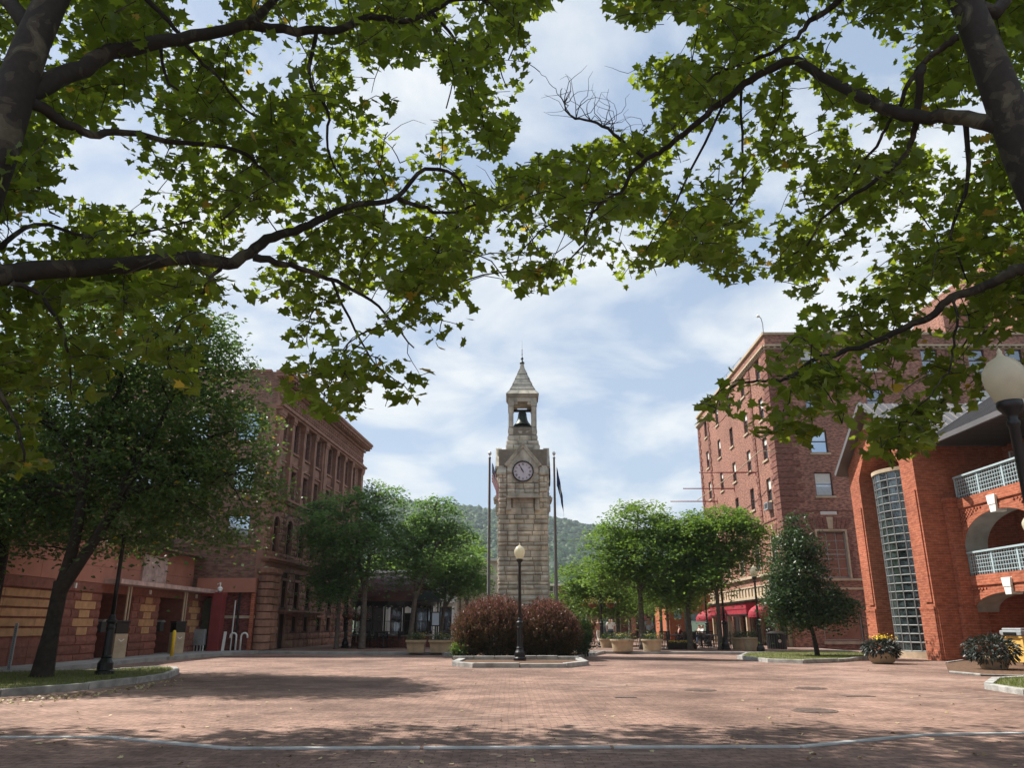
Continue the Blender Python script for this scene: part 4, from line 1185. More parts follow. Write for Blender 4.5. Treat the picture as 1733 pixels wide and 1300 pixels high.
mb.poly([(34.7, 48, 0), (34.7, 70, 0), (34.7, 70, 20), (34.7, 48, 20)]); mb.poly([(34.7, 70, 0), (17.4, 70, 0), (17.4, 70, 20), (34.7, 70, 20)])
mb.box(21.0, 26.5, 52, 58, 19.4, 21.6)       # penthouse
mb.face(16.8, 48, 0); 
mb.build('brick_wall', 'hotel')
mb = MB(ht); mb.poly([(16.8, 48, 19.4), (34.7, 48, 19.4), (34.7, 70, 19.4), (17.4, 70, 19.4)]); mb.build('roof', 'darkgrey')
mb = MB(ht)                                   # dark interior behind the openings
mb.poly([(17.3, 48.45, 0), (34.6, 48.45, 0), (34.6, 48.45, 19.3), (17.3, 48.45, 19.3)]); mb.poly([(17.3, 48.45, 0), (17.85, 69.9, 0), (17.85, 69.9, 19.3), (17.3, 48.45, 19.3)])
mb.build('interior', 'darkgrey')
q = MB(ht)
def quoins(fr, ua, ub, z0, z1, alt=.3, side=1):
    q.face(*fr); z = z0; i = 0
    while z < z1:
        w0 = ub - ua - (alt if i % 2 else 0)
        a, b = (ua, ua + w0) if side > 0 else (ub - w0, ub)
        q.box(a, b, -.055, 0, z + .028, min(z + .36, z1)); z += .385; i += 1
    q.fr = None
quoins(HA, HL - 1.3, HL + .05, 3.3, 18.8, .35, -1); quoins(HF, .003, 1.45, 3.3, 18.8, .4, 1)
quoins(HA, 0, .9, 3.3, 18.8, .3, 1); quoins(HA, 17.2, 17.9, 7.6, 18.8, .25, -1); quoins(HA, 3.9, 4.6, 3.3, 18.8, .25, 1)
quoins(HF, 11.9, 12.5, 3.3, 18.8, .2, 1)
# brick panels and flat arches
def flatarch(fr, u, z, w_, n=7, h_=.5):
    q.face(*fr)
    for i in range(n):
        if i == n // 2: continue
        t0, t1 = i / n - .5, (i + 1) / n - .5
        q.vprism([(u + t0 * w_ + .012, z), (u + t1 * w_ - .012, z), (u + t1 * w_ * 1.25 - .012, z + h_), (u + t0 * w_ * 1.25 + .012, z + h_)], -.05, 0)
    q.fr = None
for u in (2.85, 7.15): flatarch(HF, u, 7.05, 2.2, 9, .7)
for u in cols: flatarch(HA, u, 6.98, 1.4, 7, .6)
for fr, L_, sk in ((HA, HL, ()), (HF, HW, ())):
    q.face(*fr); q.box(0, L_, -.05, 0, 7.85, 7.95) if fr is HA else q.box(1.5, L_, -.05, 0, 8.15, 8.22)
    q.fr = None
for (ua, ub) in ((1.55, 1.88), (3.85, 4.15)):
    q.face(*HF)
    for i in range(7): q.box(ua, ub - (.12 if i % 2 else 0), -.045, 0, 4.15 + i * .40, 4.5 + i * .40)
    q.fr = None
for u in cols:
    q.face(*HA)
    for s_ in (-1, 1):
        for i in range(5):
            a = u + s_ * .62; b = u + s_ * (.98 if i % 2 else .85); q.box(min(a, b), max(a, b), -.045, 0, 4.9 + i * .4, 5.25 + i * .4)
    q.fr = None
q.build('quoins', 'hotel_trim')
s_ = MB(ht)
for fr, L_ in ((HA, HL), (HF, HW)):
    s_.face(*fr); a0 = -.0 if fr is HA else -.12
    s_.box(a0, L_, -.14, .10, 19.86, 20.02)                     # coping
    s_.box(a0 - (0 if fr is HA else .0), L_, -.22, 0, 19.02, 19.14)
    s_.box(a0, L_, -.08, 0, 18.86, 18.92)
    u = .1
    while u < L_ - .1: s_.box(u, u + .14, -.17, 0, 18.925, 19.015); u += .42
    s_.fr = None
s_.face(*HF)
s_.box(1.5, HW, -.10, 0, 3.95, 4.09); s_.box(0, HW, -.08, 0, 3.42, 3.55)
for a, b in ((1.88, 3.82), (6.18, 8.12)):
    s_.box(a - .02, a + .10, -.04, .12, 4.1, 6.95); s_.box(b - .10, b + .02, -.04, .12, 4.1, 6.95); s_.box(a - .02, b + .02, -.045, .12, 6.93, 7.04)
    m_ = (a + b) / 2; s_.vprism([(m_ - .14, 7.05), (m_ + .14, 7.05), (m_ + .2, 7.78), (m_ - .2, 7.78)], -.08, 0)
for a, b in ((1.7, 4.15), (5.95, 8.45)): s_.box(a - .05, b + .05, -.10, .1, .30, .46)
s_.fr = None
s_.face(*HA)
for u in cols: s_.vprism([(u - .09, 6.99), (u + .09, 6.99), (u + .13, 7.62), (u - .13, 7.62)], -.08, 0)
for a, b in ((1, 3.4), (4.2, 6.6), (7.4, 9.4), (10.4, 12.8), (15.8, 18.2)): s_.box(a - .05, b + .05, -.08, .1, .30, .44)
s_.box(0, HL, -.22, 0, 3.10, 3.28); s_.box(0, HL, -.12, 0, 3.9, 3.99); s_.box(0, HL, -.2, 0, 4.5, 4.68)
u = .3
while u < HL - 1: s_.box(u, u + .55, -.06, 0, 3.30, 3.86); s_.box(u + .62, u + .72, -.12, 0, 3.30, 3.88); u += .85
for u in cols: s_.box(u - .68, u - .55, -.05, .12, 4.7, 6.95); s_.box(u + .55, u + .68, -.05, .12, 4.7, 6.95)
for u in (5, 7.0, 10, 13.2, 15.4, 18.7, 21.2): s_.box(u - .16, u + .16, -.12, 0, .1, 3.09)
s_.fr = None
s_.box(20.9, 26.6, 51.9, 58.1, 21.605, 21.72)
s_.build('stone_trim', 'tan')
wA = [window_set(.96, 1.5, 'frame_dk', 'skyglass', b, sill='tan') for b in (0, .3, .45)]
wF = [window_set(1.1, 1.5, 'frame_dk', 'skyglass', b, sill='tan') for b in (0, .45)]
wF2 = window_set(1.1, 1.5, 'frame_dk', 'glass', 0, sill='tan')
rd = random.Random(3)
for u in cols:
    for z in rows: put_window(ht, HA, u, z, rd.choice(wA))
for u in colsF:
    for i, z in enumerate(rows): put_window(ht, HF, u, z, wF2 if rd.random() < .4 else rd.choice(wF))
wB = window_set(1.1, 2.0, 'frame_gr', 'glass', 0, grid=(2, 4))
for u in cols: put_window(ht, HA, u, 4.9, wB)
wC = window_set(1.74, 2.8, 'frame_gr', 'glass', 0, grid=(3, 5))
for u in (2.85, 7.15): put_window(ht, HF, u, 4.12, wC)
wD = window_set(2.3, 1.62, 'frame_gr', 'darkglass', 0, mull=False)
for u in (2.92, 7.2): put_window(ht, HF, u, .51, wD, 'shop_window')
for a, b in ((1, 3.4), (4.2, 6.6), (7.4, 9.4), (10.4, 12.8), (15.8, 18.2), (19.2, 20.6)):
    put_window(ht, HA, (a + b) / 2, .45, window_set(b - a, 1.75, 'frame_dk', 'darkglass', 0, mull=False, grid=(2, 1)), 'shop_window')
put_window(ht, HA, 14.3, .15, window_set(1.4, 2.05, 'frame_dk', 'darkglass', 0, mull=False, grid=(2, 1)), 'door')
mb = MB(ht); mb.face(*HF); mb.box(2.35, 3.35, -.05, 0, 7.92, 8.12)
for i in range(4): mb.box(2.40, 3.30, -.075, -.05, 7.945 + i * .043, 7.965 + i * .043)
mb.build('vent', 'white')
ac = None
for (fr, u, z) in ((HF, 10.8, 16.85), (HF, 13.9, 16.85), (HA, 70 - 50.2, 8.6)):
    mb = MB(ht); mb.face(*fr); mb.box(u - .38, u + .38, -.32, .0, z, z + .42); 
    mb.box(u - .42, u + .42, -.36, 0, z - .07, z - .004); o = mb.build('air_conditioner', 'greymetal')
    m_ = MB(ht); m_.face(*fr)
    for k in range(6): m_.box(u - .30, u + .30, -.335, -.322, z + .05 + k * .055, z + .075 + k * .055)
    g2 = m_.build('grille', 'darkgrey'); g2.parent = o
mb = MB(ht)                                   # roof rail seen against the sky
for y in (56, 58, 60, 62): mb.tube([(17.6, y, 19.4), (17.6, y, 21.1)], .025, 5)
for z in (20.5, 21.05): mb.tube([(17.6, 56, z), (17.6, 62, z)], .02, 5)
mb.tube([(17.6, 56, 21.05), (19.2, 56, 21.05)], .02, 5); mb.tube([(19.2, 56, 21.05), (19.2, 56, 19.4)], .02, 5)
mb.build('roof_railing', 'greymetal')
# horizontal flag arms with their tie rail
def arm(D, ln, z, label):
    x0 = 17.4 - (70 - D) * .0273
    t = thing('flag_arm', label, 'flag arm', (x0 + .05, D, z), group='bare horizontal flag arms on the hotel')
    mb = MB(); mb.tube([(0, 0, 0), (-ln, 0, .0)], [.05, .035], 8); mb.build('pole', 'redpaint', t, smooth=True)
    mb = MB(); mb.lathe([(0, -.06), (.06, 0), (0, .06)], 8, (-ln - .05, 0, 0), cap=False); mb.build('ball', 'redpaint', t, smooth=True)
    mb = MB(); mb.box(-.08, 0, -.1, .1, -.2, .2); mb.build('bracket', 'redpaint', t)
arm(52.8, 3.9, 11.5, 'nearest of the bare red flag arms on the hotel wall, highest in the photo')
arm(58.8, 3.9, 11.4, 'middle one of the three bare red flag arms on the hotel wall')
arm(64.6, 3.9, 11.3, 'farthest of the bare red flag arms, lowest in the photo, reaching over the tree tops')
t = thing('tie_rail', 'long pale rail tying the three red flag arms together', 'rail', (15.6, 56, 11.6))
mb = MB(t); mb.tube([(16.8, 47.9, 11.9), (15.75, 47.9, 11.95), (15.6, 52.8, 11.58), (15.6, 58.8, 11.48), (15.55, 64.6, 11.38)], .03, 6); o = mb.build('rod', 'tan')
t = thing('roof_floodlight', 'bent floodlight pole on the hotel roof corner', 'floodlight', (17.0, 48.6, 20.0))
mb = MB(); mb.tube([(0, 0, -.1), (0, 0, .9), (-.06, 0, 1.3), (-.25, 0, 1.55)], .03, 6); mb.tube([(-.1, 0, 0), (-.1, .0, .3)], .03, 6); mb.build('pole', 'greymetal', t)
mb = MB(); mb.lathe([(.02, 0), (.10, .03), (.12, .10), (.04, .2), (.02, .22)], 10, (-.25, 0, 1.38)); mb.build('lamp_head', 'white', t)
t = thing('security_camera', 'white camera box on a wall bracket beside the orange brick stair tower', 'security camera', (21.9, 47.7, 3.0))
mb = MB(); mb.tube([(0, .3, .35), (-.1, 0, .35), (-.25, -.1, .2)], .03, 6); mb.build('bracket', 'greymetal', t)
mb = MB(); mb.box(-.55, 0, -.3, 0, -.12, .18); mb.build('housing', 'white', t, bevel=.03)
mb = MB(); mb.lathe([(.02, -.25), (.12, -.2), (.15, -.1), (.14, 0)], 12, (.1, -.1, 0)); mb.build('dome', 'white', t, smooth=True)
# taller block to the right
tb = thing('tall_brick_block', 'taller brick block rising behind the hotel at the right edge', 'building', (36.5, 50, 0))
mb = MB(tb); ops = [(u - .55, u + .55, z, z + 1.5) for u in (2.2, 5.6, 9) for z in (23, 20.1, 17.3)]
mb.face(34.72, 49, 0); mb.wall(0, 18, 0, 27, ops, .2); mb.face(34.72, 62, R(-90)); mb.wall(0, 13, 19, 27, (), .2)
mb.face(32.0, 53, 0); mb.wall(0, 2.72, 19, 24.0, [(.8, 1.7, 21, 22.5)], .2)
mb.fr = None; mb.poly([(32, 53, 19), (32, 53, 24), (32, 62, 24), (32, 62, 19)])
mb.poly([(34.72, 62, 0), (52.72, 62, 0), (52.72, 62, 27), (34.72, 62, 27)]); mb.poly([(52.72, 49, 0), (52.72, 62, 0), (52.72, 62, 27), (52.72, 49, 27)])
mb.build('brick_wall', 'hotel')
mb = MB(tb); mb.poly([(34.7, 49, 26.8), (52.7, 49, 26.8), (52.7, 62, 26.8), (34.7, 62, 26.8)]); mb.poly([(32, 53, 23.9), (34.72, 53, 23.9), (34.72, 62, 23.9), (32, 62, 23.9)]); mb.build('roof', 'darkgrey')
mb = MB(tb); mb.face(34.72, 49, 0); mb.box(-.1, 18, -.15, .1, 26.9, 27.1); mb.box(-.05, 18, -.1, 0, 22.3, 22.5); mb.face(32, 53, 0); mb.box(-.1, 2.8, -.1, .1, 23.95, 24.1); mb.box(.6, 1.9, -.08, 0, 20.75, 20.98); mb.build('stone_trim', 'tan')
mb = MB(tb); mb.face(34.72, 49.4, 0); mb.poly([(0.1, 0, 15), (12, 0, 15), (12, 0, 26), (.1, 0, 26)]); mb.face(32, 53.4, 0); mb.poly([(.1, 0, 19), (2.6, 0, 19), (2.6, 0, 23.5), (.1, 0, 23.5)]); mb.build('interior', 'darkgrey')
for u in (2.2, 5.6, 9):
    for z in (23, 20.1, 17.3): put_window(tb, (34.72, 49, 0), u, z, wF[0])
put_window(tb, (32, 53, 0), 1.25, 21, window_set(.9, 1.5, 'frame_dk', 'skyglass', .5))

# awnings
def dome_awning(x, y, w_, proj_, h_, z, label, a=R(-90)):
    t = thing('dome_awning', label, 'awning', (x, y, z), a, group='burgundy dome awnings')
    mb = MB(); n_ = 14; m_ = 7; G = []
    for i in range(n_ + 1):
        u = -w_ / 2 + w_ * i / n_; prof = math.sqrt(max(0, 1 - (2 * abs(u) / w_) ** 2.4))
        row = []
        for j in range(m_ + 1):
            th = math.pi / 2 * j / m_
            row.append((u, -proj_ * math.sin(th) * max(prof, .02), h_ * math.cos(th) * max(prof, .02)))
        row.append((u, -proj_ * max(prof, .02), -.16)); G.append(mb.add(row))
    for i in range(n_):
        for j in range(m_ + 1): mb.fc((G[i] + j, G[i + 1] + j, G[i + 1] + j + 1, G[i] + j + 1))
    mb.build('canvas', 'burgundy', t)
    mb = MB()
    for i in range(0, n_ + 1, 2):
        u = -w_ / 2 + w_ * i / n_; prof = max(.02, math.sqrt(max(0, 1 - (2 * abs(u) / w_) ** 2.4)))
        mb.tube([(u, -proj_ * math.sin(math.pi / 2 * j / 6) * prof * .985, h_ * math.cos(math.pi / 2 * j / 6) * prof * .985) for j in range(7)], .012, 4)
    mb.build('ribs', 'black', t)
dome_awning(16.75, 49.4, 2.2, 2.2, .85, 2.0, 'burgundy dome awning nearest the corner of the hotel, behind the clean white lamp')
dome_awning(17.2, 64.5, 3.4, 2.4, .9, 1.85, 'sunlit burgundy dome awning left of the flat entrance canopy')
ca = thing('entrance_canopy', 'long flat burgundy entrance canopy on the hotel front', 'canopy', (16, 56, 1.9))
mb = MB(ca); mb.box(14.95, 16.9, 51.2, 60.5, 2.05, 2.75); mb.build('canvas', 'burgundy', bevel=.02)
mb = MB(ca); mb.box(14.85, 16.9, 51.1, 60.6, 2.76, 2.85); mb.box(14.93, 16.88, 51.15, 60.55, 1.98, 2.045); mb.box(14.935, 14.948, 51.2, 60.5, 2.36, 2.38); mb.build('frame', 'black')
mb = MB(ca)
for y in (51.6, 56, 60.2): mb.box(15.02, 15.22, y - .1, y + .1, .12, 1.97)
mb.build('post', 'tan')

# ================================================================ ORANGE BUILDING (right, near)
ob = thing('orange_brick_building', 'orange-red brick building with arcaded balconies and glass block stair bay', 'building', (17.5, 33, 0))
PF = (17.5, 39.6, R(-90)); AF = (19.0, 33.0, R(-90))
mb = MB(ob)
mb.face(*PF)
mb.vprism([(0, 0), (1.1, 0), (1.1, 8.4), (2.0, 9.5), (4.5, 9.5), (5.3, 8.4), (5.3, 0), (6.5, 0), (6.5, 9.1), (3.25, 11.55), (0, 9.1)], 0, 3.0)
mb.box(1.1, 5.3, 2.9, 3.1, 0, 9.5)
for a, b in ((.25, .85), (5.55, 6.2)): pass
mb.fr = None
mb.box(20.5, 26, 33.1, 39.6, 0, 9.1)
mb.build('stair_tower_wall', 'orange')
mb = MB(ob); mb.face(*PF)
for a, b in ((.0, 1.1), (5.3, 6.5)):
    mb = MB(ob); mb.face(*PF)
    mb.box(a + .04, b - .04, -.06, 0, 0, 2.0); mb.box(a + .02, b - .02, -.075, 0, 2.0, 2.12)
    mb.box(a + (b - a) * .45, b - .12, -.05, 0, 2.3, 7.0)
    mb.build('fin_pilaster', 'orange')
mb = MB(ob)
mb.box(18.5, 18.98, 32.78, 33.098, 0, 6.4); mb.box(18.46, 19.0, 32.72, 33.098, 6.4, 6.6); mb.box(18.40, 18.99, 32.70, 33.098, 0, 2.1)
mb.box(17.56, 18.39, 33.04, 33.098, 0, 2.05)
mb.build('corner_pilaster', 'orange')
mb = MB(ob)
cx, cy, cr_ = 19.15, 36.4, 1.72; z0_, z1_ = .3, 8.25; nr = 22; rows_ = np.linspace(z0_, z1_, nr + 1)
a0_, a1_ = R(95), R(265); nc = 11
for i in range(nc):
    t0, t1 = a0_ + (a1_ - a0_) * i / nc, a0_ + (a1_ - a0_) * (i + 1) / nc
    for j in range(nr):
        z0k, z1k = rows_[j], rows_[j + 1]
        p = [(cx + cr_ * math.cos(t), cy + cr_ * math.sin(t)) for t in (t0, t1)]
        mb.poly([(p[0][0], p[0][1], z0k), (p[1][0], p[1][1], z0k), (p[1][0], p[1][1], z1k), (p[0][0], p[0][1], z1k)])
mb.build('glass_bay', 'bayglass')
bay = MB(ob)
for i in range(nc + 1):
    t0 = a0_ + (a1_ - a0_) * i / nc
    bay.tube([(cx + (cr_ + .01) * math.cos(t0), cy + (cr_ + .01) * math.sin(t0), z0_), (cx + (cr_ + .01) * math.cos(t0), cy + (cr_ + .01) * math.sin(t0), z1_)], .032, 4)
for z in rows_:
    bay.tube([(cx + (cr_ + .01) * math.cos(a0_ + (a1_ - a0_) * i / 22), cy + (cr_ + .01) * math.sin(a0_ + (a1_ - a0_) * i / 22), z) for i in range(23)], .030, 4)
bay.build('mullions', 'mullion')
mb = MB(ob); 
for z0k, z1k, e in ((8.25, 8.42, .08), (0, .28, .10)):
    pts = [(cx + (cr_ + e) * math.cos(a0_ + (a1_ - a0_) * i / 22), cy + (cr_ + e) * math.sin(a0_ + (a1_ - a0_) * i / 22)) for i in range(23)]
    mb.prism(pts, z0k, z1k)
mb.build('stone_cap', 'tan')
mb = MB(ob); mb.lathe([(1.3, .3), (1.3, 8.2)], 20, (19.6, cy, 0)); mb.build('stair_core', 'darkgrey')
# gable roof of the stair tower
rf = MB(ob)
for sgn in (-1, 1):
    ye = 36.35 + sgn * 3.65
    def rp_(x, t, up=0): return (x, 36.35 + sgn * 3.65 * t, 11.78 - 2.81 * t + up)
    b = rf.add([rp_(17.1, 0), rp_(27, 0), rp_(27, 1), rp_(17.1, 1), rp_(17.1, 0, -.16), rp_(27, 0, -.16), rp_(27, 1, -.16), rp_(17.1, 1, -.16)])
    for k in ((0, 1, 2, 3), (7, 6, 5, 4), (0, 3, 7, 4), (2, 1, 5, 6), (3, 2, 6, 7)): rf.fc([b + i for i in k])
    x = 17.3
    while x < 27: rf.bar(rp_(x, .01, .03), rp_(x, .99, .03), .035, .05); x += .45
# main roof, rising away from the plaza
def rm(x, y, up=0): return (x, y, 9.0 + (x - 18.15) * .62 + up)
b = rf.add([rm(18.15, 33.4), rm(18.15, 12), rm(27, 12), rm(27, 33.4), rm(18.15, 33.4, -.05), rm(18.15, 12, -.05), rm(27, 12, -.05), rm(27, 33.4, -.05)])
for k in ((0, 1, 2, 3), (7, 6, 5, 4), (0, 3, 7, 4), (2, 1, 5, 6), (1, 0, 4, 5)): rf.fc([b + i for i in k])
y = 33.2
while y > 12: rf.bar(rm(18.2, y, .03), rm(26.9, y, .03), .035, .05); y -= .45
rf.build('roof', 'roofmetal')
mb = MB(ob); mb.box(18.05, 18.18, 12, 33.5, 8.82, 9.03); mb.bar((18.1, 33.45, 8.95), (27, 33.45, 14.45), .14, .22)
for sgn in (-1, 1): mb.bar((17.05, 36.35, 11.76), (17.05, 36.35 + sgn * 3.7, 8.92), .12, .2)
mb.build('gutter', 'roofmetal')
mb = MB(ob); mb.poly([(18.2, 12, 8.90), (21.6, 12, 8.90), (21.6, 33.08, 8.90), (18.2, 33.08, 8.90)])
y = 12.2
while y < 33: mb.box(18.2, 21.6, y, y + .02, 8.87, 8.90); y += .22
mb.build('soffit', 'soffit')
# arcade
aw = MB(ob)
def arch_band(c_, half, zs, zc2, zt):
    K = 18
    pts = [(c_ + half * math.cos(math.pi - math.pi * i / K), zs + (zc2 - zs) * math.sin(math.pi * i / K) ** .85) for i in range(K + 1)]
    aw.face(*AF); sf.face(*AF)
    for i in range(K):
        (xa, za), (xb, zb) = pts[i], pts[i + 1]
        aw.poly([(xa, 0, za), (xb, 0, zb), (xb, 0, zt), (xa, 0, zt)])
        sf.poly([(xa, 0, za), (xa, .95, za), (xb, .95, zb), (xb, 0, zb)])
        # soldier ring of the arch
        r1 = .22
        ax, az = (xa - c_) / half, (za - zs); 
        aw.poly([(xa, -.035, za), (xb, -.035, zb), (xb + (xb - c_) / half * .16, -.035, min(zt - .3, zb + r1)), (xa + (xa - c_) / half * .16, -.035, min(zt - .3, za + r1))])
        aw.poly([(xa, -.035, za), (xa, 0, za), (xb, 0, zb), (xb, -.035, zb)])
    return pts
for k in range(3):
    c_ = 2.72 + 6.2 * k; half = 2.55
    for zs, zc2, zt, z0k in ((1.9, 2.62, 3.35, 0), (4.3, 5.75, 6.52, 3.35)):
        sf = MB(ob); ks = MB(ob); dg = MB(ob); pts = arch_band(c_, half, zs, zc2, zt)
        aw.face(*AF)
        aw.box(c_ - half - .6 if k else 0.02, c_ - half, 0.0, .5, z0k + .001, zs if True else 0)
        aw.poly([(c_ - half - .6 if k else .02, 0, zs), (c_ - half, 0, zs), (c_ - half, 0, zt), (c_ - half - .6 if k else .02, 0, zt)])
        aw.box(c_ + half, c_ + half + .55, 0, .5, z0k + .001, zs)
        aw.poly([(c_ + half, 0, zs), (c_ + half + .55, 0, zs), (c_ + half + .55, 0, zt), (c_ + half, 0, zt)])
        aw.box(.02 if k == 0 else c_ - half - .6, c_ + half + .55, -.06, -.002, zt - .42, zt - .03)
        ks.face(*AF); ks.vprism([(c_ - .17, zc2 - .10), (c_ + .17, zc2 - .10), (c_ + .21, zc2 + .18), (c_ - .21, zc2 + .18)], -.13, .3)
        ks.vprism([(c_ - .22, zc2 + .19), (c_ + .22, zc2 + .19), (c_ + .27, zt - .22), (c_ - .27, zt - .22)], -.15, -.062)
        dg.face(*AF)
        x = .25 if k == 0 else c_ - half - .4
        row = 0
        z = zs + .2
        while z < zt - .5:
            x = c_ - half + .05 + (row % 2) * .11
            while x < c_ + half:
                xr = abs(x - c_) / half; zarch = zs + (zc2 - zs) * math.sqrt(max(0, 1 - min(1, xr) ** 2)) ** .85
                if z > zarch + .28 and xr > .1: dg.box(x, x + .10, -.045, 0, z, z + .055)
                x += .22
            z += .085; row += 1
        sf.build('arch_soffit', 'concrete'); ks.build('keystone', 'gwhite', bevel=.01); dg.build('dogtooth_brick', 'orange')
aw.fr = None
aw.box(21.5, 21.9, 12, 33.08, 0, 9); aw.build('arcade_wall', 'orange')
mb = MB(ob); mb.box(19.02, 21.48, 12, 33.05, 3.0, 3.3); mb.box(19.02, 21.48, 12, 33.05, 6.2, 6.5); mb.build('floor_slab', 'concrete')
for zb_ in (3.37, 6.54):
    r_ = MB(ob)
    r_.face(*AF); L0, L1 = .15, 18.0; zt_ = zb_ + .92
    r_.box(L0, L1, -.03, .16, zt_ - .07, zt_); r_.box(L0, L1, .04, .08, zb_ + .08, zb_ + .11)
    u = L0; i = 0
    while u < L1: 
        wd = .05 if i % 10 == 0 else .012
        r_.box(u - wd, u + wd, .045 - wd * .3, .075 + wd * .3, zb_ - .02, zt_ - .07); u += .165; i += 1
    for k in range(1, 5): r_.box(L0, L1, .047, .073, zb_ + .11 + k * .15, zb_ + .132 + k * .15)
    r_.build('balcony_railing', 'rail')
ex = thing('exit_sign', 'small red-lettered exit sign under the upper balcony ceiling, orange building', 'sign', (19.65, 29.5, 7.66))
mb = MB(ex); mb.box(19.45, 19.85, 29.5, 29.58, 7.62, 7.88); mb.tube([(19.65, 29.55, 7.88), (19.65, 29.55, 8.9)], .012, 5); mb.build('sign_box', 'frame_gr')
def text_mesh(txt, size, mat, parent, loc, rot, ext=.004, al='CENTER'):
    cu = bpy.data.curves.new('lettering', 'FONT'); cu.body = txt; cu.size = size; cu.extrude = ext; cu.align_x = al; cu.align_y = 'CENTER'
    tmp = bpy.data.objects.new('lettering', cu); C.objects.link(tmp)
    dg_ = bpy.context.evaluated_depsgraph_get(); me = bpy.data.meshes.new_from_object(tmp.evaluated_get(dg_))
    bpy.data.objects.remove(tmp); bpy.data.curves.remove(cu)
    me.materials.clear(); me.materials.append(M[mat]); o = bpy.data.objects.new('lettering', me); C.objects.link(o); o.parent = parent; o.location = loc; o.rotation_euler = rot
    return o
text_mesh('EXIT', .17, 'redpaint', ex, (0, -.007, .09), (R(90), 0, 0))

# ================================================================ BROWNSTONE (left)
bs = thing('brownstone_building', 'four-storey brownstone block with deep cornice and pilastered windows, left', 'building', (-13.3, 42, 0))
BA = (-13.3, 42.0, math.atan2(18.5, 1.3)); BL = 18.55
BS = (-24.0, 42.0, 0.0); BSL = 10.7
uw = [1.25 + 2.1 * i for i in range(4)] + [10.1 + 2.05 * i for i in range(4)]
gops = [(u - .42, u + .42, 2.35, 3.8) for u in uw[1:]] + [(u - .42, u + .42, 1.05, 1.85) for u in uw[2:]] + [(2.9, 3.9, .12, 2.05)]
aops = [(u - .45, u + .45, 5.3, 7.2, 1) for u in uw]
tops = [(u - .52, u + .52, 8.42, 10.1) for u in uw] + [(u - .52, u + .52, 11.2, 13.0) for u in uw]
allops = gops + aops + tops
sops = [(BSL - w_, BSL - w_ + 1.25, z, z + 1.6) for w_ in (2.15, 5.0, 7.8) for z in (11.3, 8.5, 5.5)]
mb = MB(bs); mb.face(*BA); mb.wall(0, BL, 8.25, 15.0, tops, .35)
mb.face(*BS); mb.wall(0, BSL, 0, 15.3, sops, .2); mb.fr = None
mb.poly([(-24, 42, 0), (-24, 60, 0), (-24, 60, 15.3), (-24, 42, 15.3)]); mb.poly([(-24, 60, 0), (-12, 60.5, 0), (-12, 60.5, 15.3), (-24, 60, 15.3)])
mb.build('brick_wall', 'brownbrick')
mb = MB(bs); mb.face(*BA); mb.wall(0, BL, 0, 8.25, gops + aops, .35); mb.build('mortar_core', 'browndark')
mb = MB(bs); mb.face(*BA)
mb.ashlar(0, BL, 0.1, 4.25, (.32, .46), (.5, 1.2), (.05, .11), [(o[0] - .12, o[1] + .12, o[2] - .05, o[3] + .1) for o in gops], seed=2)
mb.ashlar(0, BL, 4.98, 8.02, (.28, .38), (.4, .8), (.04, .09), [(o[0] - .10, o[1] + .10, o[2], o[3] + .1) for o in aops], seed=3)
mb.build('rock_faced_stone', 'brownstone')
mb = MB(bs); mb.face(*BA)
mb.box(-.05, BL, -.14, 0, 4.27, 4.72); mb.box(-.25, BL + .2, -.55, 0, 4.76, 4.88); mb.box(-.15, BL, -.38, 0, 4.66, 4.757); mb.box(-.2, BL, -.25, 0, 4.885, 4.97)
mb.box(-.1, BL, -.25, 0, 8.05, 8.15); mb.box(-.15, BL + .1, -.38, 0, 8.155, 8.26)
for i in range(len(uw) + 1):                   # pilasters between windows
    u = .42 if i == 0 else (BL - .45 if i == len(uw) else (uw[i - 1] + uw[i]) / 2)
    wd = .30 if i in (0, 4, len(uw)) else .19
    mb.box(u - wd, u + wd, -.24, 0, 8.26, 12.72); mb.box(u - wd - .06, u + wd + .06, -.30, 0, 8.265, 8.6); mb.box(u - wd - .05, u + wd + .05, -.29, 0, 12.72, 12.84); mb.box(u - wd - .09, u + wd + .09, -.33, 0, 12.845, 13.08)
    if i in (4,): mb.box(u - .55, u + .55, -.16, 0, 8.261, 13.0)
for u in uw:
    mb.box(u - .6, u + .6, -.12, .1, 8.30, 8.415); mb.box(u - .6, u + .6, -.12, .1, 11.07, 11.19); mb.box(u - .55, u + .55, -.07, .08, 10.11, 10.32); mb.box(u - .6, u + .6, -.16, 0, 10.33, 10.42); mb.box(u - .5, u + .5, -.05, 0, 10.5, 11.0)
    mb.box(u - .53, u - .45, -.14, .1, 5.25, 6.75); mb.box(u + .45, u + .53, -.14, .1, 5.25, 6.75)
    K = 8
    for k in range(K):
        t0, t1 = math.pi * k / K, math.pi * (k + 1) / K
        mb.vprism([(u + .46 * math.cos(t0), 6.75 + .46 * math.sin(t0)), (u + .70 * math.cos(t0), 6.75 + .70 * math.sin(t0)), (u + .70 * math.cos(t1 - .03), 6.75 + .70 * math.sin(t1 - .03)), (u + .46 * math.cos(t1 - .03), 6.75 + .46 * math.sin(t1 - .03))][::-1], -.13, 0)
for a, b, c_, d_ in [o[:4] for o in gops]:
    mb.box(a - .1, b + .1, -.13, .05, d_ + .005, d_ + .14); mb.box(a - .1, a - .004, -.10, .05, c_, d_); mb.box(b + .004, b + .1, -.10, .05, c_, d_)
mb.box(2.6, 9.6, -.62, 0, 2.09, 2.20); mb.box(2.7, 9.5, -.45, 0, 1.98, 2.087)
mb.box(-.12, BL, -.34, 0, 13.085, 13.22); mb.box(-.2, BL + .1, -.45, 0, 13.225, 13.36); mb.box(-.1, BL, -.2, 0, 13.365, 13.6)
mb.box(-.1, BL, -.10, 0, 13.61, 14.55)
u = .1
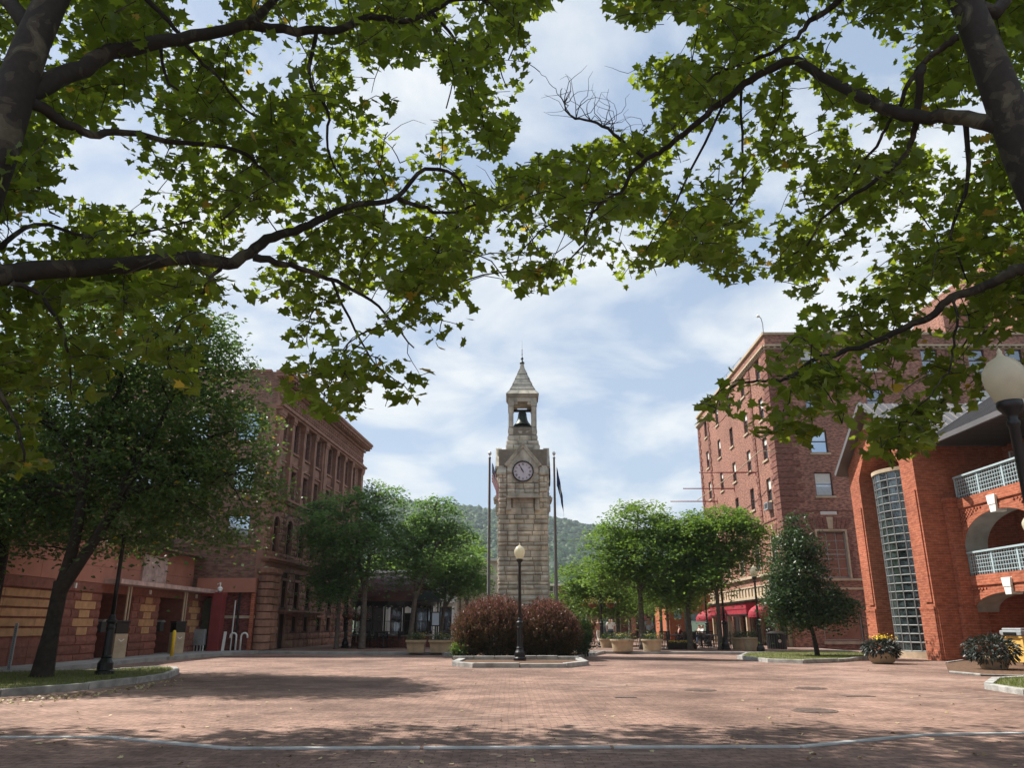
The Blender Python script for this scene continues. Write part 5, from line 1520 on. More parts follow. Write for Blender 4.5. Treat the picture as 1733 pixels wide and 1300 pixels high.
while u < BL - .3:
    for z in (13.68, 14.14): mb.box(u, u + .34, -.17, -.10, z, z + .34); mb.box(u + .1, u + .24, -.21, -.17, z + .1, z + .24)
    u += .46
mb.box(-.15, BL + .1, -.28, 0, 14.555, 14.68)
u = 0
while u < BL: mb.box(u, u + .2, -.62, -.28, 14.685, 14.86); u += .46
mb.box(-.6, BL + .12, -.74, 0, 14.865, 15.02); mb.box(-.65, BL + .15, -.82, 0, 15.025, 15.2)
mb.face(*BS); mb.box(BSL - .35, BSL, -.05, 0, 0, 13.0); mb.box(BSL - 1.0, BSL + .2, -.12, 0, 13.08, 13.36); mb.box(0, BSL - .5, -.1, .2, 15.3, 15.42)
for w_ in (2.15, 5.0, 7.8):
    for z in (11.3, 8.5, 5.5): mb.box(BSL - w_ - .1, BSL - w_ + 1.35, -.08, .1, z - .14, z - .002)
mb.build('stone_dressings', 'brownsmooth')
mb = MB(bs)
for (uu, rr) in ((.15, .42), (1.15, .36)):
    x0, y0 = -13.3 + .07 * uu + .25, 42 + uu; z = .14; i = 0
    while z < 3.95: mb.lathe([(rr - .04, z + .01), (rr + .02, z + .05), (rr + .02, z + .33), (rr - .04, z + .37)], 14, (x0, y0, 0)); z += .38
    mb.lathe([(rr, 3.95), (rr + .12, 4.05), (rr + .12, 4.25)], 14, (x0, y0, 0))
mb.build('corner_column', 'brownstone')
mb = MB(bs); mb.poly([(-24, 42, 15.0), (-13.3, 42, 15.0), (-12, 60.5, 15.0), (-24, 60.4, 15.0)]); mb.build('roof', 'darkgrey')
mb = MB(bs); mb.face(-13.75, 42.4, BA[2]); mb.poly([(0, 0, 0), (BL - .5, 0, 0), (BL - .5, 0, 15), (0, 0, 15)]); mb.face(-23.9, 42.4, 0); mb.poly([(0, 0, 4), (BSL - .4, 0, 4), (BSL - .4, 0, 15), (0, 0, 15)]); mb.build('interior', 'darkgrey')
w1 = window_set(1.04, 1.68, 'frame_dk', 'glass', 0, sill=None, dep=.16); w2 = window_set(1.04, 1.8, 'frame_dk', 'glass', 0, dep=.16); w3 = window_set(.9, 1.9, 'frame_dk', 'glass', 0, dep=.2); w4 = window_set(.84, 1.45, 'frame_dk', 'darkglass', 0, dep=.2); w5 = window_set(.84, .8, 'frame_dk', 'darkglass', 0, mull=False, dep=.2)
w6 = window_set(1.25, 1.6, 'frame_dk', 'skyglass', 0, dep=.1)
for i, u in enumerate(uw):
    put_window(bs, BA, u, 8.42, w1); put_window(bs, BA, u, 11.2, w2); put_window(bs, BA, u, 5.3, w3)
    if i >= 1: put_window(bs, BA, u, 2.35, w4)
    if i >= 2: put_window(bs, BA, u, 1.05, w5)
put_window(bs, BA, 3.4, .12, window_set(1.0, 1.93, 'frame_dk', 'darkglass', 0, mull=False, dep=.2), 'door')
for w_ in (2.15, 5.0, 7.8):
    for z in (11.3, 8.5, 5.5): put_window(bs, BS, BSL - w_ + .625, z, w6)

# ---------------------------------------------------------------- small link wall between bank and brownstone
lk = thing('link_building', 'red brick link wall with salmon upper band between the tiled bank and the brownstone', 'building', (-15, 42.2, 0))
mb = MB(lk); mb.box(-16.1, -13.42, 41.9, 42.3, 0.1, 3.0); mb.build('brick_wall', 'redbrick')
mb = MB(lk); mb.box(-16.5, -13.45, 41.6, 43, 3.02, 3.75); mb.build('upper_band', 'panel')
mb = MB(lk); mb.box(-15.4, -13.4, 41.84, 41.9, 1.72, 1.86); mb.build('stone_band', 'tan')
mb = MB(lk); mb.box(-13.62, -13.44, 41.7, 41.9, .12, 3.0); mb.build('brick_pier', 'orange')
dp = thing('downpipes', 'black and white downpipes side by side on the red brick link wall', 'downpipe', (-14.25, 41.78, .12))
mb = MB(); mb.tube([(0, 0, 0), (0, 0, 2.9)], .06, 8); mb.build('black_pipe', 'black', dp)
mb = MB(); mb.tube([(-.22, 0, .0), (-.2, 0, 2.5)], .035, 8); mb.build('white_pipe', 'white', dp)
def cane(x, flip, label):
    t = thing('vent_pipe', label, 'vent pipe', (x, 41.2, .12), 0 if not flip else math.pi, group='white hooked vent pipes')
    mb = MB(); mb.tube([(0, 0, 0), (0, 0, .72)] + [(.16 - .16 * math.cos(a_), 0, .72 + .16 * math.sin(a_)) for a_ in np.linspace(.3, math.pi, 7)] + [(.32, 0, .64)], .045, 10); mb.build('pipe', 'white', t, smooth=True)
    mb = MB(); mb.lathe([(.07, 0), (.07, .05), (.05, .07)], 10); mb.build('collar', 'greymetal', t)
cane(-14.02, True, 'white hooked vent pipe bending left, at the foot of the red brick wall')
cane(-13.78, False, 'white hooked vent pipe bending right, beside its left-bending twin')
eb = thing('electrical_cabinet', 'grey electrical cabinet on pipe legs beside the red pillar', 'electrical cabinet', (-15.78, 40.9, .14))
mb = MB(); mb.box(-.3, .3, -.2, .1, .28, 1.05); mb.build('cabinet', 'greymetal', eb, bevel=.015)
mb = MB(); mb.box(-.02, .34, -.32, -.2, .28, .62); mb.build('meter_box', 'greymetal', eb, bevel=.01)
mb = MB()
for x in (-.2, -.05, .12, .25): mb.tube([(x, -.05, 0), (x, -.05, .28)], .035, 8)
mb.build('conduit', 'white', eb)
rp2 = thing('red_pillar', 'tall dark red painted pillar at the end of the drive-up canopy', 'pillar', (-15.1, 41.2, .14))
mb = MB(); mb.box(-.26, .26, -.3, .3, 0, 2.85); mb.box(-1.0, .3, -.28, .28, 2.66, 2.86); mb.box(-.3, .3, -.34, .34, 0, .1); mb.build('column', 'redpaint', rp2, bevel=.01)
gd = thing('service_door', 'grey-green roller door between the last tiled pier and the red pillar', 'door', (-15.9, 41.75, .14))
mb = MB(); mb.box(-.45, .5, 0, .1, 0, 2.6)
for k in range(12): mb.box(-.45, .5, -.015, 0, .1 + k * .2, .12 + k * .2)
mb.build('door_panel', 'doorgreen', gd)
lb = thing('leaning_board', 'narrow white board leaning at the foot of the red pillar', 'board', (-14.65, 41.1, .14), .2)
mb = MB(); mb.vprism([(-.05, 0), (.09, 0), (.15, .93), (.01, .93)], -.02, .02); mb.build('board', 'white', lb)
dc = thing('dome_camera', 'white dome camera hanging on a bracket above the canopy end', 'security camera', (-14.9, 40.6, 3.1))
mb = MB(); mb.tube([(-.3, .4, .3), (0, 0, .35), (0, 0, .15)], .03, 6); mb.lathe([(.13, 0), (.14, .08), (.06, .16)], 12); mb.build('bracket', 'white', dc)
mb = MB(); mb.lathe([(.01, -.14), (.09, -.1), (.13, 0)], 12); mb.build('dome', 'silver', dc, smooth=True)

# ================================================================ BANK drive-up (left, low)
bk = thing('tiled_bank_building', 'low drive-up bank faced in brown carved blocks and tan tiles, left edge', 'bank', (-16, 30, 0))
BK = (-16.0, 10.0, R(90))
piers = [(28.6, 31.2), (33.8, 36.4), (39.0, 41.6)]
core = MB(bk); core.face(*BK); L = lambda y: y - 10
core.box(L(10), L(28.6), .12, 2.5, 0, 2.6)
for a, b in piers: core.box(L(a), L(b), .05, 1.4, 0, 2.6)
core.box(L(28.6), L(42), 1.4, 2.5, 0, 2.6)
core.build('wall_core', 'band')
rd = random.Random(4)
def tilerow(u0, u1, y, z, h_, kind):
    w_ = u1 - u0; tw_ = {'long': .56, 'short': .28}[kind] * w_
    c_ = (u0 + u1) / 2 + .06 * w_
    tn.box(c_ - tw_ / 2, c_ + tw_ / 2, y - .04, y, z + .02, z + h_ - .02)
    for a, b in ((u0, c_ - tw_ / 2), (c_ + tw_ / 2, u1)):
        n_ = max(1, round((b - a) / .6))
        for i in range(n_):
            x0, x1 = a + (b - a) * i / n_ + .015, a + (b - a) * (i + 1) / n_ - .015
            if x1 - x0 > .08: (bd.face(-16.0 - y, 10.0, R(90)), bd.block(x0, x1, z + .02, z + h_ - .02, .035, rd))
for fr_y, spans in ((.05, [(L(a), L(b)) for a, b in piers]), (1.4, [(L(31.2), L(33.8)), (L(36.4), L(39.0))])):
    for (u0, u1) in spans:
        bd = MB(bk); tn = MB(bk); bd.face(*BK); tn.face(*BK)
        for i in range(3):
            for k in range(2):
                m_ = (u0 + u1) / 2 + (.2 if i % 2 else -.2)
                a, b = ((u0, m_), (m_, u1))[k]; bd.face(-16.0 - fr_y, 10.0, R(90)); bd.block(a + .01, b - .01, .05 + i * .32, .36 + i * .32, .05, rd)
        for i in range(5): tilerow(u0, u1, fr_y, 1.02 + i * .31, .31, 'short' if i % 2 == 0 else 'long')
        bd.build('carved_blocks', 'band'); tn.build('tan_tiles', 'tanblock')
bd = MB(bk); tn = MB(bk); bd.face(*BK); tn.face(*BK)
for i in range(3):
    u = L(10)
    while u < L(28.5): bd.box(u + .01, min(u + 1.0, L(28.58)) - .01, .09, .12, .05 + i * .32, .35 + i * .32); u += 1.0
for i in range(5):
    u = L(10)
    while u < L(28.4): tn.box(u + .008, min(u + 1.9, L(28.5)) - .008, .05, .12, 1.05 + i * .31, 1.29 + i * .31); u += 1.9
bd.build('carved_plinth', 'band'); tn.build('tan_tile_bands', 'tanblock')
mb = MB(bk); mb.face(*BK)
mb.box(0, L(42), -.03, 2.5, 2.6, 2.93); mb.build('fascia', 'band')
mb = MB(bk); mb.face(*BK); mb.box(L(31), L(42.3), -.75, 2.5, 2.94, 3.12); mb.build('canopy_edge', 'pinkwhite', bevel=.01)
mb = MB(bk); mb.face(*BK)
for r_ in range(3):
    u = 0
    while u < L(42.2): mb.box(u + .008, min(u + 2.4, L(42.3)) - .008, -.04 if u < 21 else .9, .3 if u < 21 else 1.2, 2.945 + r_ * .62 if u < 21 else 3.13 + r_ * .62, (2.945 if u < 21 else 3.13) + r_ * .62 + .608); u += 2.4
mb.build('upper_panels', 'panel')
mb = MB(bk); mb.face(*BK); mb.box(L(36), L(38.5), .8, .9, 3.3, 4.5); mb.build('upper_window', 'pinkwhite')
mb = MB(bk); mb.poly([(-16.3, 10, 4.8), (-30, 10, 4.8), (-30, 42, 4.8), (-16.3, 42, 4.8)]); mb.build('roof', 'darkgrey')
mb = MB(bk)
for y in (29, 35.1, 40.3, 24, 20, 16): mb.box(-15.99, -15.9, y - .05, y + .05, 2.68, 2.86)
mb.build('soffit_light', 'gwhite')
def kiosk(y, label):
    t = thing('drive_up_kiosk', label, 'teller kiosk', (-15.55, y, .14), R(60), group='drive-up teller kiosks')
    mb = MB(); mb.box(-.27, .27, -.2, .2, 0, .92); mb.build('pedestal', 'tan', t, bevel=.01)
    mb = MB(); mb.box(-.27, .27, -.19, .2, .925, 1.35); mb.box(-.3, .3, -.22, .22, 1.35, 1.42); mb.build('machine', 'black', t, bevel=.015)
    mb = MB(); mb.tube([(.15, 0, 1.4), (.15, 0, 2.75)], .045, 8); mb.tube([(.28, 0, 0), (.28, 0, 2.75)], .03, 8); mb.build('carrier_tube', 'tan', t)
    mb = MB(); mb.vprism([(-.12, .74), (0, .66), (.12, .74), (.12, .70), (0, .62), (-.12, .70)][::-1], -.208, -.202); mb.build('emblem', 'gwhite', t)
kiosk(32.0, 'drive-up teller kiosk in the bay left of the street lamp')
kiosk(37.6, 'drive-up teller kiosk in the bay between the two right tiled piers')
for y, lab in ((33.0, 'dark lantern-shaped mailbox on the recessed wall left of the lamp post'), (38.5, 'dark lantern-shaped mailbox in the bay beside the yellow bollard')):
    t = thing('wall_lantern', lab, 'wall box', (-16.95, y, 1.1), R(90), group='dark wall boxes in the drive-up bays')
    mb = MB(); mb.box(-.2, .2, -.25, .0, 0, .42); mb.build('box', 'darkgrey', t, bevel=.01)
    mb = MB(); mb.vprism([(-.26, .42), (.26, .42), (.1, .52), (-.1, .52)], -.3, .02); mb.build('cap', 'frame_gr', t)
t = thing('wall_screen', 'small square screen in a pale frame on the recessed bay wall', 'screen', (-17.33, 31.9, 1.45), R(90))
mb = MB(); mb.box(-.2, .2, -.06, 0, 0, .42); mb.build('frame', 'gwhite', t); mb = MB(); mb.box(-.16, .16, -.07, -.061, .04, .38); mb.build('display', 'darkgrey', t)
yb = thing('bollard', 'bright yellow bollard standing in front of the drive-up bay', 'bollard', (-14.9, 39.0 * .93, .12))
v = gp(290, 1113, .12); yb.location = (v.x, v.y, .12)
mb = MB(); mb.lathe([(.07, 0), (.07, 1.0), (.05, 1.05), (.01, 1.07)], 14); mb.build('post', 'yellow', yb, smooth=True)
mb = MB(); mb.lathe([(.12, 0), (.12, .02), (.07, .03)], 14); mb.build('base_plate', 'concrete', yb)
v = gp(13, 1143, .0)
sp_ = thing('bare_post', 'bare grey metal post standing in the grass at the left edge', 'post', (v.x, v.y, 0))
mb = MB(); mb.box(-.045, .045, -.02, .02, 0, 1.45); mb.build('channel', 'greymetal', sp_)
mb = MB()
for k in range(20): mb.box(-.01, .01, -.022, -.018, .2 + k * .06, .225 + k * .06)
mb.build('bolt_holes', 'darkgrey', sp_)

# buildings behind on the left
b2 = thing('rear_brick_building', 'dark red brick building with white cornice behind the bank and the big tree', 'building', (-19, 47, 0))
mb = MB(b2); ops = [(u - .6, u + .6, z, z + 1.6) for u in (2, 5.5, 9, 12.5, 16) for z in (5.6, 8.6)]
mb.face(-36, 44, 0); mb.wall(0, 19.4, 0, 11.5, ops, .2); mb.face(-16.6, 44, R(90)); mb.wall(0, 20, 0, 11.5, (), .2); mb.fr = None
mb.poly([(-36, 44, 0), (-36, 64, 0), (-36, 64, 11.5), (-36, 44, 11.5)]); mb.poly([(-36, 64, 0), (-16.6, 64, 0), (-16.6, 64, 11.5), (-36, 64, 11.5)])
mb.build('brick_wall', 'redbrick')
mb = MB(b2); mb.poly([(-36, 44, 11.4), (-16.6, 44, 11.4), (-16.6, 64, 11.4), (-36, 64, 11.4)]); mb.build('roof', 'darkgrey')
mb = MB(b2); mb.box(-36, -16.5, 43.7, 44.2, 11.2, 11.6); mb.box(-36, -16.5, 43.85, 43.99, 5.1, 5.3); mb.build('cornice', 'white')
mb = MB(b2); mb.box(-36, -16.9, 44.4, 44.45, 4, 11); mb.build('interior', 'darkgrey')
for u in (2, 5.5, 9, 12.5, 16):
    for z in (5.6, 8.6): put_window(b2, (-36, 44, 0), u, z, window_set(1.2, 1.6, 'white', 'skyglass', 0))
b3 = thing('white_roofed_annexe', 'low salmon annexe with white roof edge glimpsed through the big tree', 'building', (-22, 34, 0))
mb = MB(b3); mb.box(-34, -19.5, 26, 41, 4.8, 7.6); mb.build('wall', 'panel')
mb = MB(b3); mb.box(-34.3, -19.2, 25.7, 41.3, 7.61, 8.0); mb.build('roof', 'white')

# ================================================================ BACKDROP across the street
def shop_row(name, label, x0, x1, y, zt, mat, bays, cat='building', upper=True, trim='white'):
    t = thing(name, label, cat, ((x0 + x1) / 2, y, 0)); n_ = len(bays); L_ = x1 - x0
    ops = [(a, b, .5, 2.7) for a, b in bays] + ([(a + .1, b - .1, 3.9, 5.3) for a, b in bays] if upper else [])
    mb = MB(t); mb.face(x0, y, 0); mb.wall(0, L_, 0, zt, ops, .25); mb.fr = None
    mb.poly([(x0, y, 0), (x0, y + 9, 0), (x0, y + 9, zt), (x0, y, zt)]); mb.poly([(x1, y, 0), (x1, y, zt), (x1, y + 9, zt), (x1, y + 9, 0)]); mb.poly([(x0, y, zt - .1), (x1, y, zt - .1), (x1, y + 9, zt - .1), (x0, y + 9, zt - .1)])
    mb.poly([(x0, y + 9, 0), (x1, y + 9, 0), (x1, y + 9, zt), (x0, y + 9, zt)])
    mb.build('wall', mat)
    mb = MB(t); mb.face(x0, y, 0); mb.box(-.1, L_ + .1, -.25, .1, zt - .05, zt + .15); mb.box(0, L_, -.15, 0, 2.95, 3.3)
    for a, b in bays: mb.box(a - .12, a - .004, -.06, .1, .4, 2.9); mb.box(b + .004, b + .12, -.06, .1, .4, 2.9)
    mb.build('trim', trim)
    for a, b in bays:
        put_window(t, (x0, y, 0), (a + b) / 2, .5, window_set(b - a, 2.2, 'frame_dk', 'darkglass', 0, mull=False, grid=(2, 1)), 'shop_window')
        if upper: put_window(t, (x0, y, 0), (a + b) / 2, 3.9, window_set(b - a - .2, 1.4, trim, 'glass', 0))
    return t
shop_row('shop_building', 'pale cream shopfront behind the dark pavilion', -11.5, -4.2, 60, 5.2, 'cream', [(.6, 1.9), (2.4, 3.3), (4.0, 5.6), (6.1, 7.0)], upper=False)
shop_row('shop_building', 'light grey two-storey shop just left of the clock tower', -4.1, 1.6, 64, 6.4, 'cream', [(.7, 2.2), (3.0, 4.6)])
shop_row('shop_building', 'brown shop behind the flagpole right of the clock tower', 1.7, 8.5, 80, 5.2, 'brownbrick', [(.8, 2.6), (3.6, 5.6)], trim='white')
shop_row('shop_building', 'brick shop closing the far end of the tree-lined walk', 8.6, 15.5, 84, 5.6, 'redbrick', [(.8, 2.6), (3.6, 5.6)], trim='tan')
t = thing('rust_shopfront', 'rust-orange shopfront with teal columns among the promenade trees', 'shopfront', (15.5, 72, 0))
mb = MB(t); mb.face(13.9, 71, 0); mb.wall(0, 4, 0, 4.4, [(.4, 1.1, 1.9, 2.7), (1.6, 3.4, .5, 2.4)], .2); mb.fr = None; mb.poly([(13.9, 71, 0), (13.9, 71, 4.4), (13.9, 78, 4.4), (13.9, 78, 0)]); mb.build('wall', 'rust')
mb = MB(t); mb.box(13.7, 17.9, 70.7, 78, 4.4, 4.6); mb.build('roof', 'tan')
for x in (12.3, 13.0, 15.2): mb = MB(t); mb.lathe([(.2, 0), (.2, .1), (.13, .15), (.12, 3.2), (.2, 3.3)], 12, (x, 70.2, 0)); mb.build('column', 'teal')
mb = MB(t); mb.box(12.0, 15.5, 69.9, 70.6, 3.3, 3.6); mb.build('beam', 'teal')

# ================================================================ PAVILION
pv_ = thing('dark_pavilion', 'black iron pavilion with rounded maroon canopy on a low brick base', 'pavilion', (-7.4, 50.3, .12))
mb = MB(); mb.lathe([(2.55, 0), (2.55, .62)], 8, sq=True); mb.build('brick_base', 'redbrick', pv_)
mb = MB(); mb.lathe([(2.65, .622), (2.65, .72)], 8, sq=True); mb.build('platform', 'concrete', pv_)
mb = MB(); mb.lathe([(2.62, 2.62), (2.62, 2.9), (2.45, 3.25), (2.1, 3.65), (1.6, 4.0), (1.0, 4.2), (.3, 4.28), (.02, 4.29)], 32, cap=False); mb.build('canopy', 'maroonroof', pv_, smooth=False)
mb = MB()
for k in range(32):
    a0, a1 = k * math.pi / 16, (k + 1) * math.pi / 16; am = (a0 + a1) / 2; r_ = 2.6
    mb.poly([(r_ * math.cos(a0), r_ * math.sin(a0), 2.64), (r_ * math.cos(a1), r_ * math.sin(a1), 2.64), (r_ * math.cos(a1), r_ * math.sin(a1), 2.45), (r_ * math.cos(am), r_ * math.sin(am), 2.32), (r_ * math.cos(a0), r_ * math.sin(a0), 2.45)])
mb.build('valance', 'black', pv_)
for k in range(8):
    a_ = k * math.pi / 4 + math.pi / 8; mb = MB(); x, y = 2.4 * math.cos(a_), 2.4 * math.sin(a_)
    mb.tube([(x, y, .72), (x, y, 2.62)], .06, 8); mb.box(x - .1, x + .1, y - .1, y + .1, .72, .9)
    mb.tube([(x, y, 2.2), (x * .9, y * .9, 2.5)], .03, 6)
    mb.build('post', 'black', pv_)
mb = MB()
for k in range(8):
    if k == 5: continue
    a0, a1 = k * math.pi / 4 + math.pi / 8, (k + 1) * math.pi / 4 + math.pi / 8
    p, q_ = Vector((2.4 * math.cos(a0), 2.4 * math.sin(a0), 0)), Vector((2.4 * math.cos(a1), 2.4 * math.sin(a1), 0))
    for z in (.85, 1.5): mb.bar(p + Vector((0, 0, z)), q_ + Vector((0, 0, z)), .035)
    for i in range(1, 12): c_ = p.lerp(q_, i / 12); mb.bar(c_ + Vector((0, 0, .85)), c_ + Vector((0, 0, 1.5)), .015)
mb.build('railing', 'black', pv_)
sc = thing('stage_screen', 'tall black screen panel standing inside the pavilion', 'screen panel', (-6.2, 49.2, .84))
mb = MB(); mb.box(-.42, .42, -.25, .25, 0, 1.25); mb.build('panel', 'black', sc, bevel=.02); mb = MB(); mb.box(-.36, .36, -.262, -.252, .1, 1.15); mb.build('cloth', 'cloth_black', sc)
gt = thing('black_gazebo', 'small black peaked gazebo frame just right of the pavilion', 'gazebo', (-5.05, 47.6, .12))
mb = MB(); mb.lathe([(1.15, 2.55), (1.15, 2.68), (.1, 3.25)], 4, sq=True); mb.build('roof', 'black', gt)
for x in (-.72, .72):
    for y in (-.72, .72): mb = MB(); mb.tube([(x, y, 0), (x, y, 2.56)], .045, 8); mb.build('post', 'black', gt)
for (x0, y0, lab) in ((-10.1, 46.5, 'sloping pale handrail left of the pavilion'), (-4.2, 49.5, 'sloping dark handrail right of the pavilion')):
    t = thing('handrail', lab, 'handrail', (x0, y0, .12)); mb = MB()
    mb.tube([(0, 0, 0), (0, 0, .7)], .025, 6); mb.tube([(1.1, .3, .3), (1.1, .3, 1.1)], .025, 6); mb.build('post', 'greymetal', t)
    mb = MB(); mb.tube([(-.3, -.1, .6), (0, 0, .7), (1.1, .3, 1.1), (1.4, .35, 1.2)], .025, 6); mb.tube([(0, 0, .4), (1.1, .3, .8)], .018, 6); mb.build('rail', 'greymetal', t)

# ================================================================ SYCAMORE CANOPY (two near trees)
CAN = [(-600, -600), (2300, -600), (2300, 640), (1733, 640), (1690, 660), (1660, 700), (1600, 700), (1590, 740), (1560, 775), (1500, 785), (1460, 775), (1440, 740), (1400, 700), (1370, 705), (1390, 750), (1340, 745), (1270, 750), (1265, 700), (1215, 705), (1195, 715), (1180, 690), (1190, 650), (1215, 630), (1280, 625), (1310, 600), (1345, 570), (1350, 535), (1385, 510), (1320, 505), (1300, 470), (1225, 475), (1165, 435), (1115, 455), (1095, 480), (1040, 490), (1005, 470), (950, 490), (870, 500), (845, 470), (800, 470), (800, 540), (785, 590), (750, 600), (720, 560), (690, 555), (640, 560), (600, 580), (640, 600), (735, 630), (700, 700), (640, 690), (600, 705), (560, 715), (545, 700), (480, 690), (470, 640), (500, 600), (480, 570), (430, 560), (400, 540), (350, 560), (335, 620), (330, 670), (290, 665), (250, 610), (200, 600), (180, 680), (130, 690), (105, 650), (70, 690), (60, 760), (90, 790), (30, 800), (0, 830), (-100, 850), (-600, 850)]
HOLES = [
 [(965, -300), (1020, -300), (1022, 10), (1040, 45), (1090, 58), (1115, 30), (1150, 70), (1075, 110), (1070, 135), (1128, 190), (1090, 225), (1040, 232), (990, 235), (965, 255), (915, 255), (885, 290), (850, 270), (880, 210), (872, 160), (905, 140), (905, 90), (880, 35), (945, 15)],
 [(575, 75), (600, 80), (622, 120), (690, 112), (735, 95), (748, 140), (780, 165), (772, 195), (720, 215), (700, 265), (668, 290), (650, 268), (682, 235), (655, 205), (685, 165), (640, 160), (600, 130)],
 [(140, 235), (190, 245), (215, 268), (225, 292), (248, 312), (232, 365), (200, 345), (150, 350), (95, 330), (90, 305), (160, 300), (140, 270)],
 [(1445, 40), (1480, 40), (1500, 100), (1535, 130), (1520, 160), (1470, 150), (1440, 115), (1400, 95), (1415, 60)],
 [(1345, 125), (1400, 160), (1385, 215), (1400, 250), (1365, 250), (1345, 210), (1330, 160)],
 [(1290, 290), (1335, 300), (1325, 350), (1290, 385), (1275, 330)],
 [(1430, 205), (1520, 225), (1510, 270), (1440, 250)],
 [(280, 0), (330, 0), (390, 25), (350, 38), (300, 22)], [(800, 260), (850, 275), (830, 330), (790, 300), (780, 260)],
 [(905, 400), (960, 395), (990, 420), (940, 440)], [(1120, 15), (1180, 45), (1160, 95), (1128, 80)],
 [(530, 190), (560, 200), (555, 240), (525, 240)], [(390, 500), (470, 510), (500, 560), (430, 545)], [(590, 505), (650, 520), (630, 560), (580, 550)],
 [(1240, 385), (1290, 400), (1250, 430)], [(1560, 210), (1600, 225), (1580, 260), (1550, 245)],
]
def inside(pts, x, y):
    pts = np.array(pts, float); r = np.zeros(len(x), bool); j = len(pts) - 1
    for i in range(len(pts)):
        (xi, yi), (xj, yj) = pts[i], pts[j]
        r ^= ((yi > y) != (yj > y)) & (x < (xj - xi) * (y - yi) / (yj - yi + 1e-9) + xi); j = i
    return r
def canopy_mask(P, jit=0):
    x, y = proj(P)
    if jit: x = x + rng.normal(0, jit, len(x)); y = y + rng.normal(0, jit, len(y))
    r = inside(CAN, x, y)
    for h in HOLES: r &= ~inside(h, x, y)
    return r
LB = [
 ([(23, 169), (77, 142), (142, 111), (200, 85), (269, 71), (346, 58), (423, 42), (500, 52), (577, 48), (627, 27), (681, 37), (731, 19), (762, 2), (819, -3), (870, -10)], 8.0, 11.5, .155, .02),
 ([(423, 42), (461, 0), (500, -60), (540, -130)], 9.6, 10.5, .09, .02),
 ([(-106, 490), (0, 467), (115, 454), (231, 446), (315, 435), (385, 446), (423, 427), (461, 400), (511, 388), (561, 361), (608, 346), (673, 335), (719, 286), (769, 296), (792, 327), (815, 360)], 8.0, 11.6, .15, .012),
 ([(673, 335), (708, 348), (758, 361), (804, 346), (831, 340), (869, 315)], 10.8, 11.8, .045, .008),
 ([(430, 435), (481, 446), (538, 465), (600, 492), (650, 530), (700, 590)], 9.6, 11.2, .06, .01),
 ([(30, 160), (73, 185), (108, 208), (154, 227), (211, 223), (308, 242), (400, 254), (446, 288), (480, 330)], 8.0, 10.6, .10, .015),
 ([(220, -40), (250, 0), (285, 35), (319, 81), (369, 131), (404, 173), (454, 215), (500, 260)], 9, 10.4, .05, .01),
 ([(535, 50), (523, 135), (554, 185), (556, 250), (585, 315), (610, 360)], 10.3, 10.9, .04, .01),
 ([(731, 20), (769, 65), (788, 115), (804, 162), (819, 208), (830, 260)], 11.1, 11.4, .035, .008),
 ([(819, 0), (835, 50), (840, 100), (860, 150)], 11.3, 11.5, .03, .008),
 ([(20, 478), (50, 488), (85, 518), (112, 576), (119, 615), (120, 670)], 8.4, 9.2, .04, .008),
 ([(385, 440), (350, 480), (319, 530), (285, 595), (300, 650)], 9.4, 9.9, .035, .008),
 ([(560, 470), (600, 560), (640, 620), (690, 660)], 10.4, 10.8, .025, .006),
 ([(270, 75), (285, 140), (330, 165), (340, 200)], 9.2, 9.6, .03, .008),
 ([(-60, 400), (-20, 600), (20, 700), (40, 780)], 8.1, 8.8, .06, .01),
 ([(0, 420), (60, 380), (150, 400), (240, 395), (330, 370)], 9, 10.5, .04, .01),
 ([(-90, 500), (-260, 300), (-420, 180)], 8, 10, .12, .03), ([(60, 60), (-120, -150), (-300, -260)], 8, 10, .12, .03), ([(100, 0), (200, -150), (420, -300), (700, -380)], 8.1, 12, .12, .03),
]
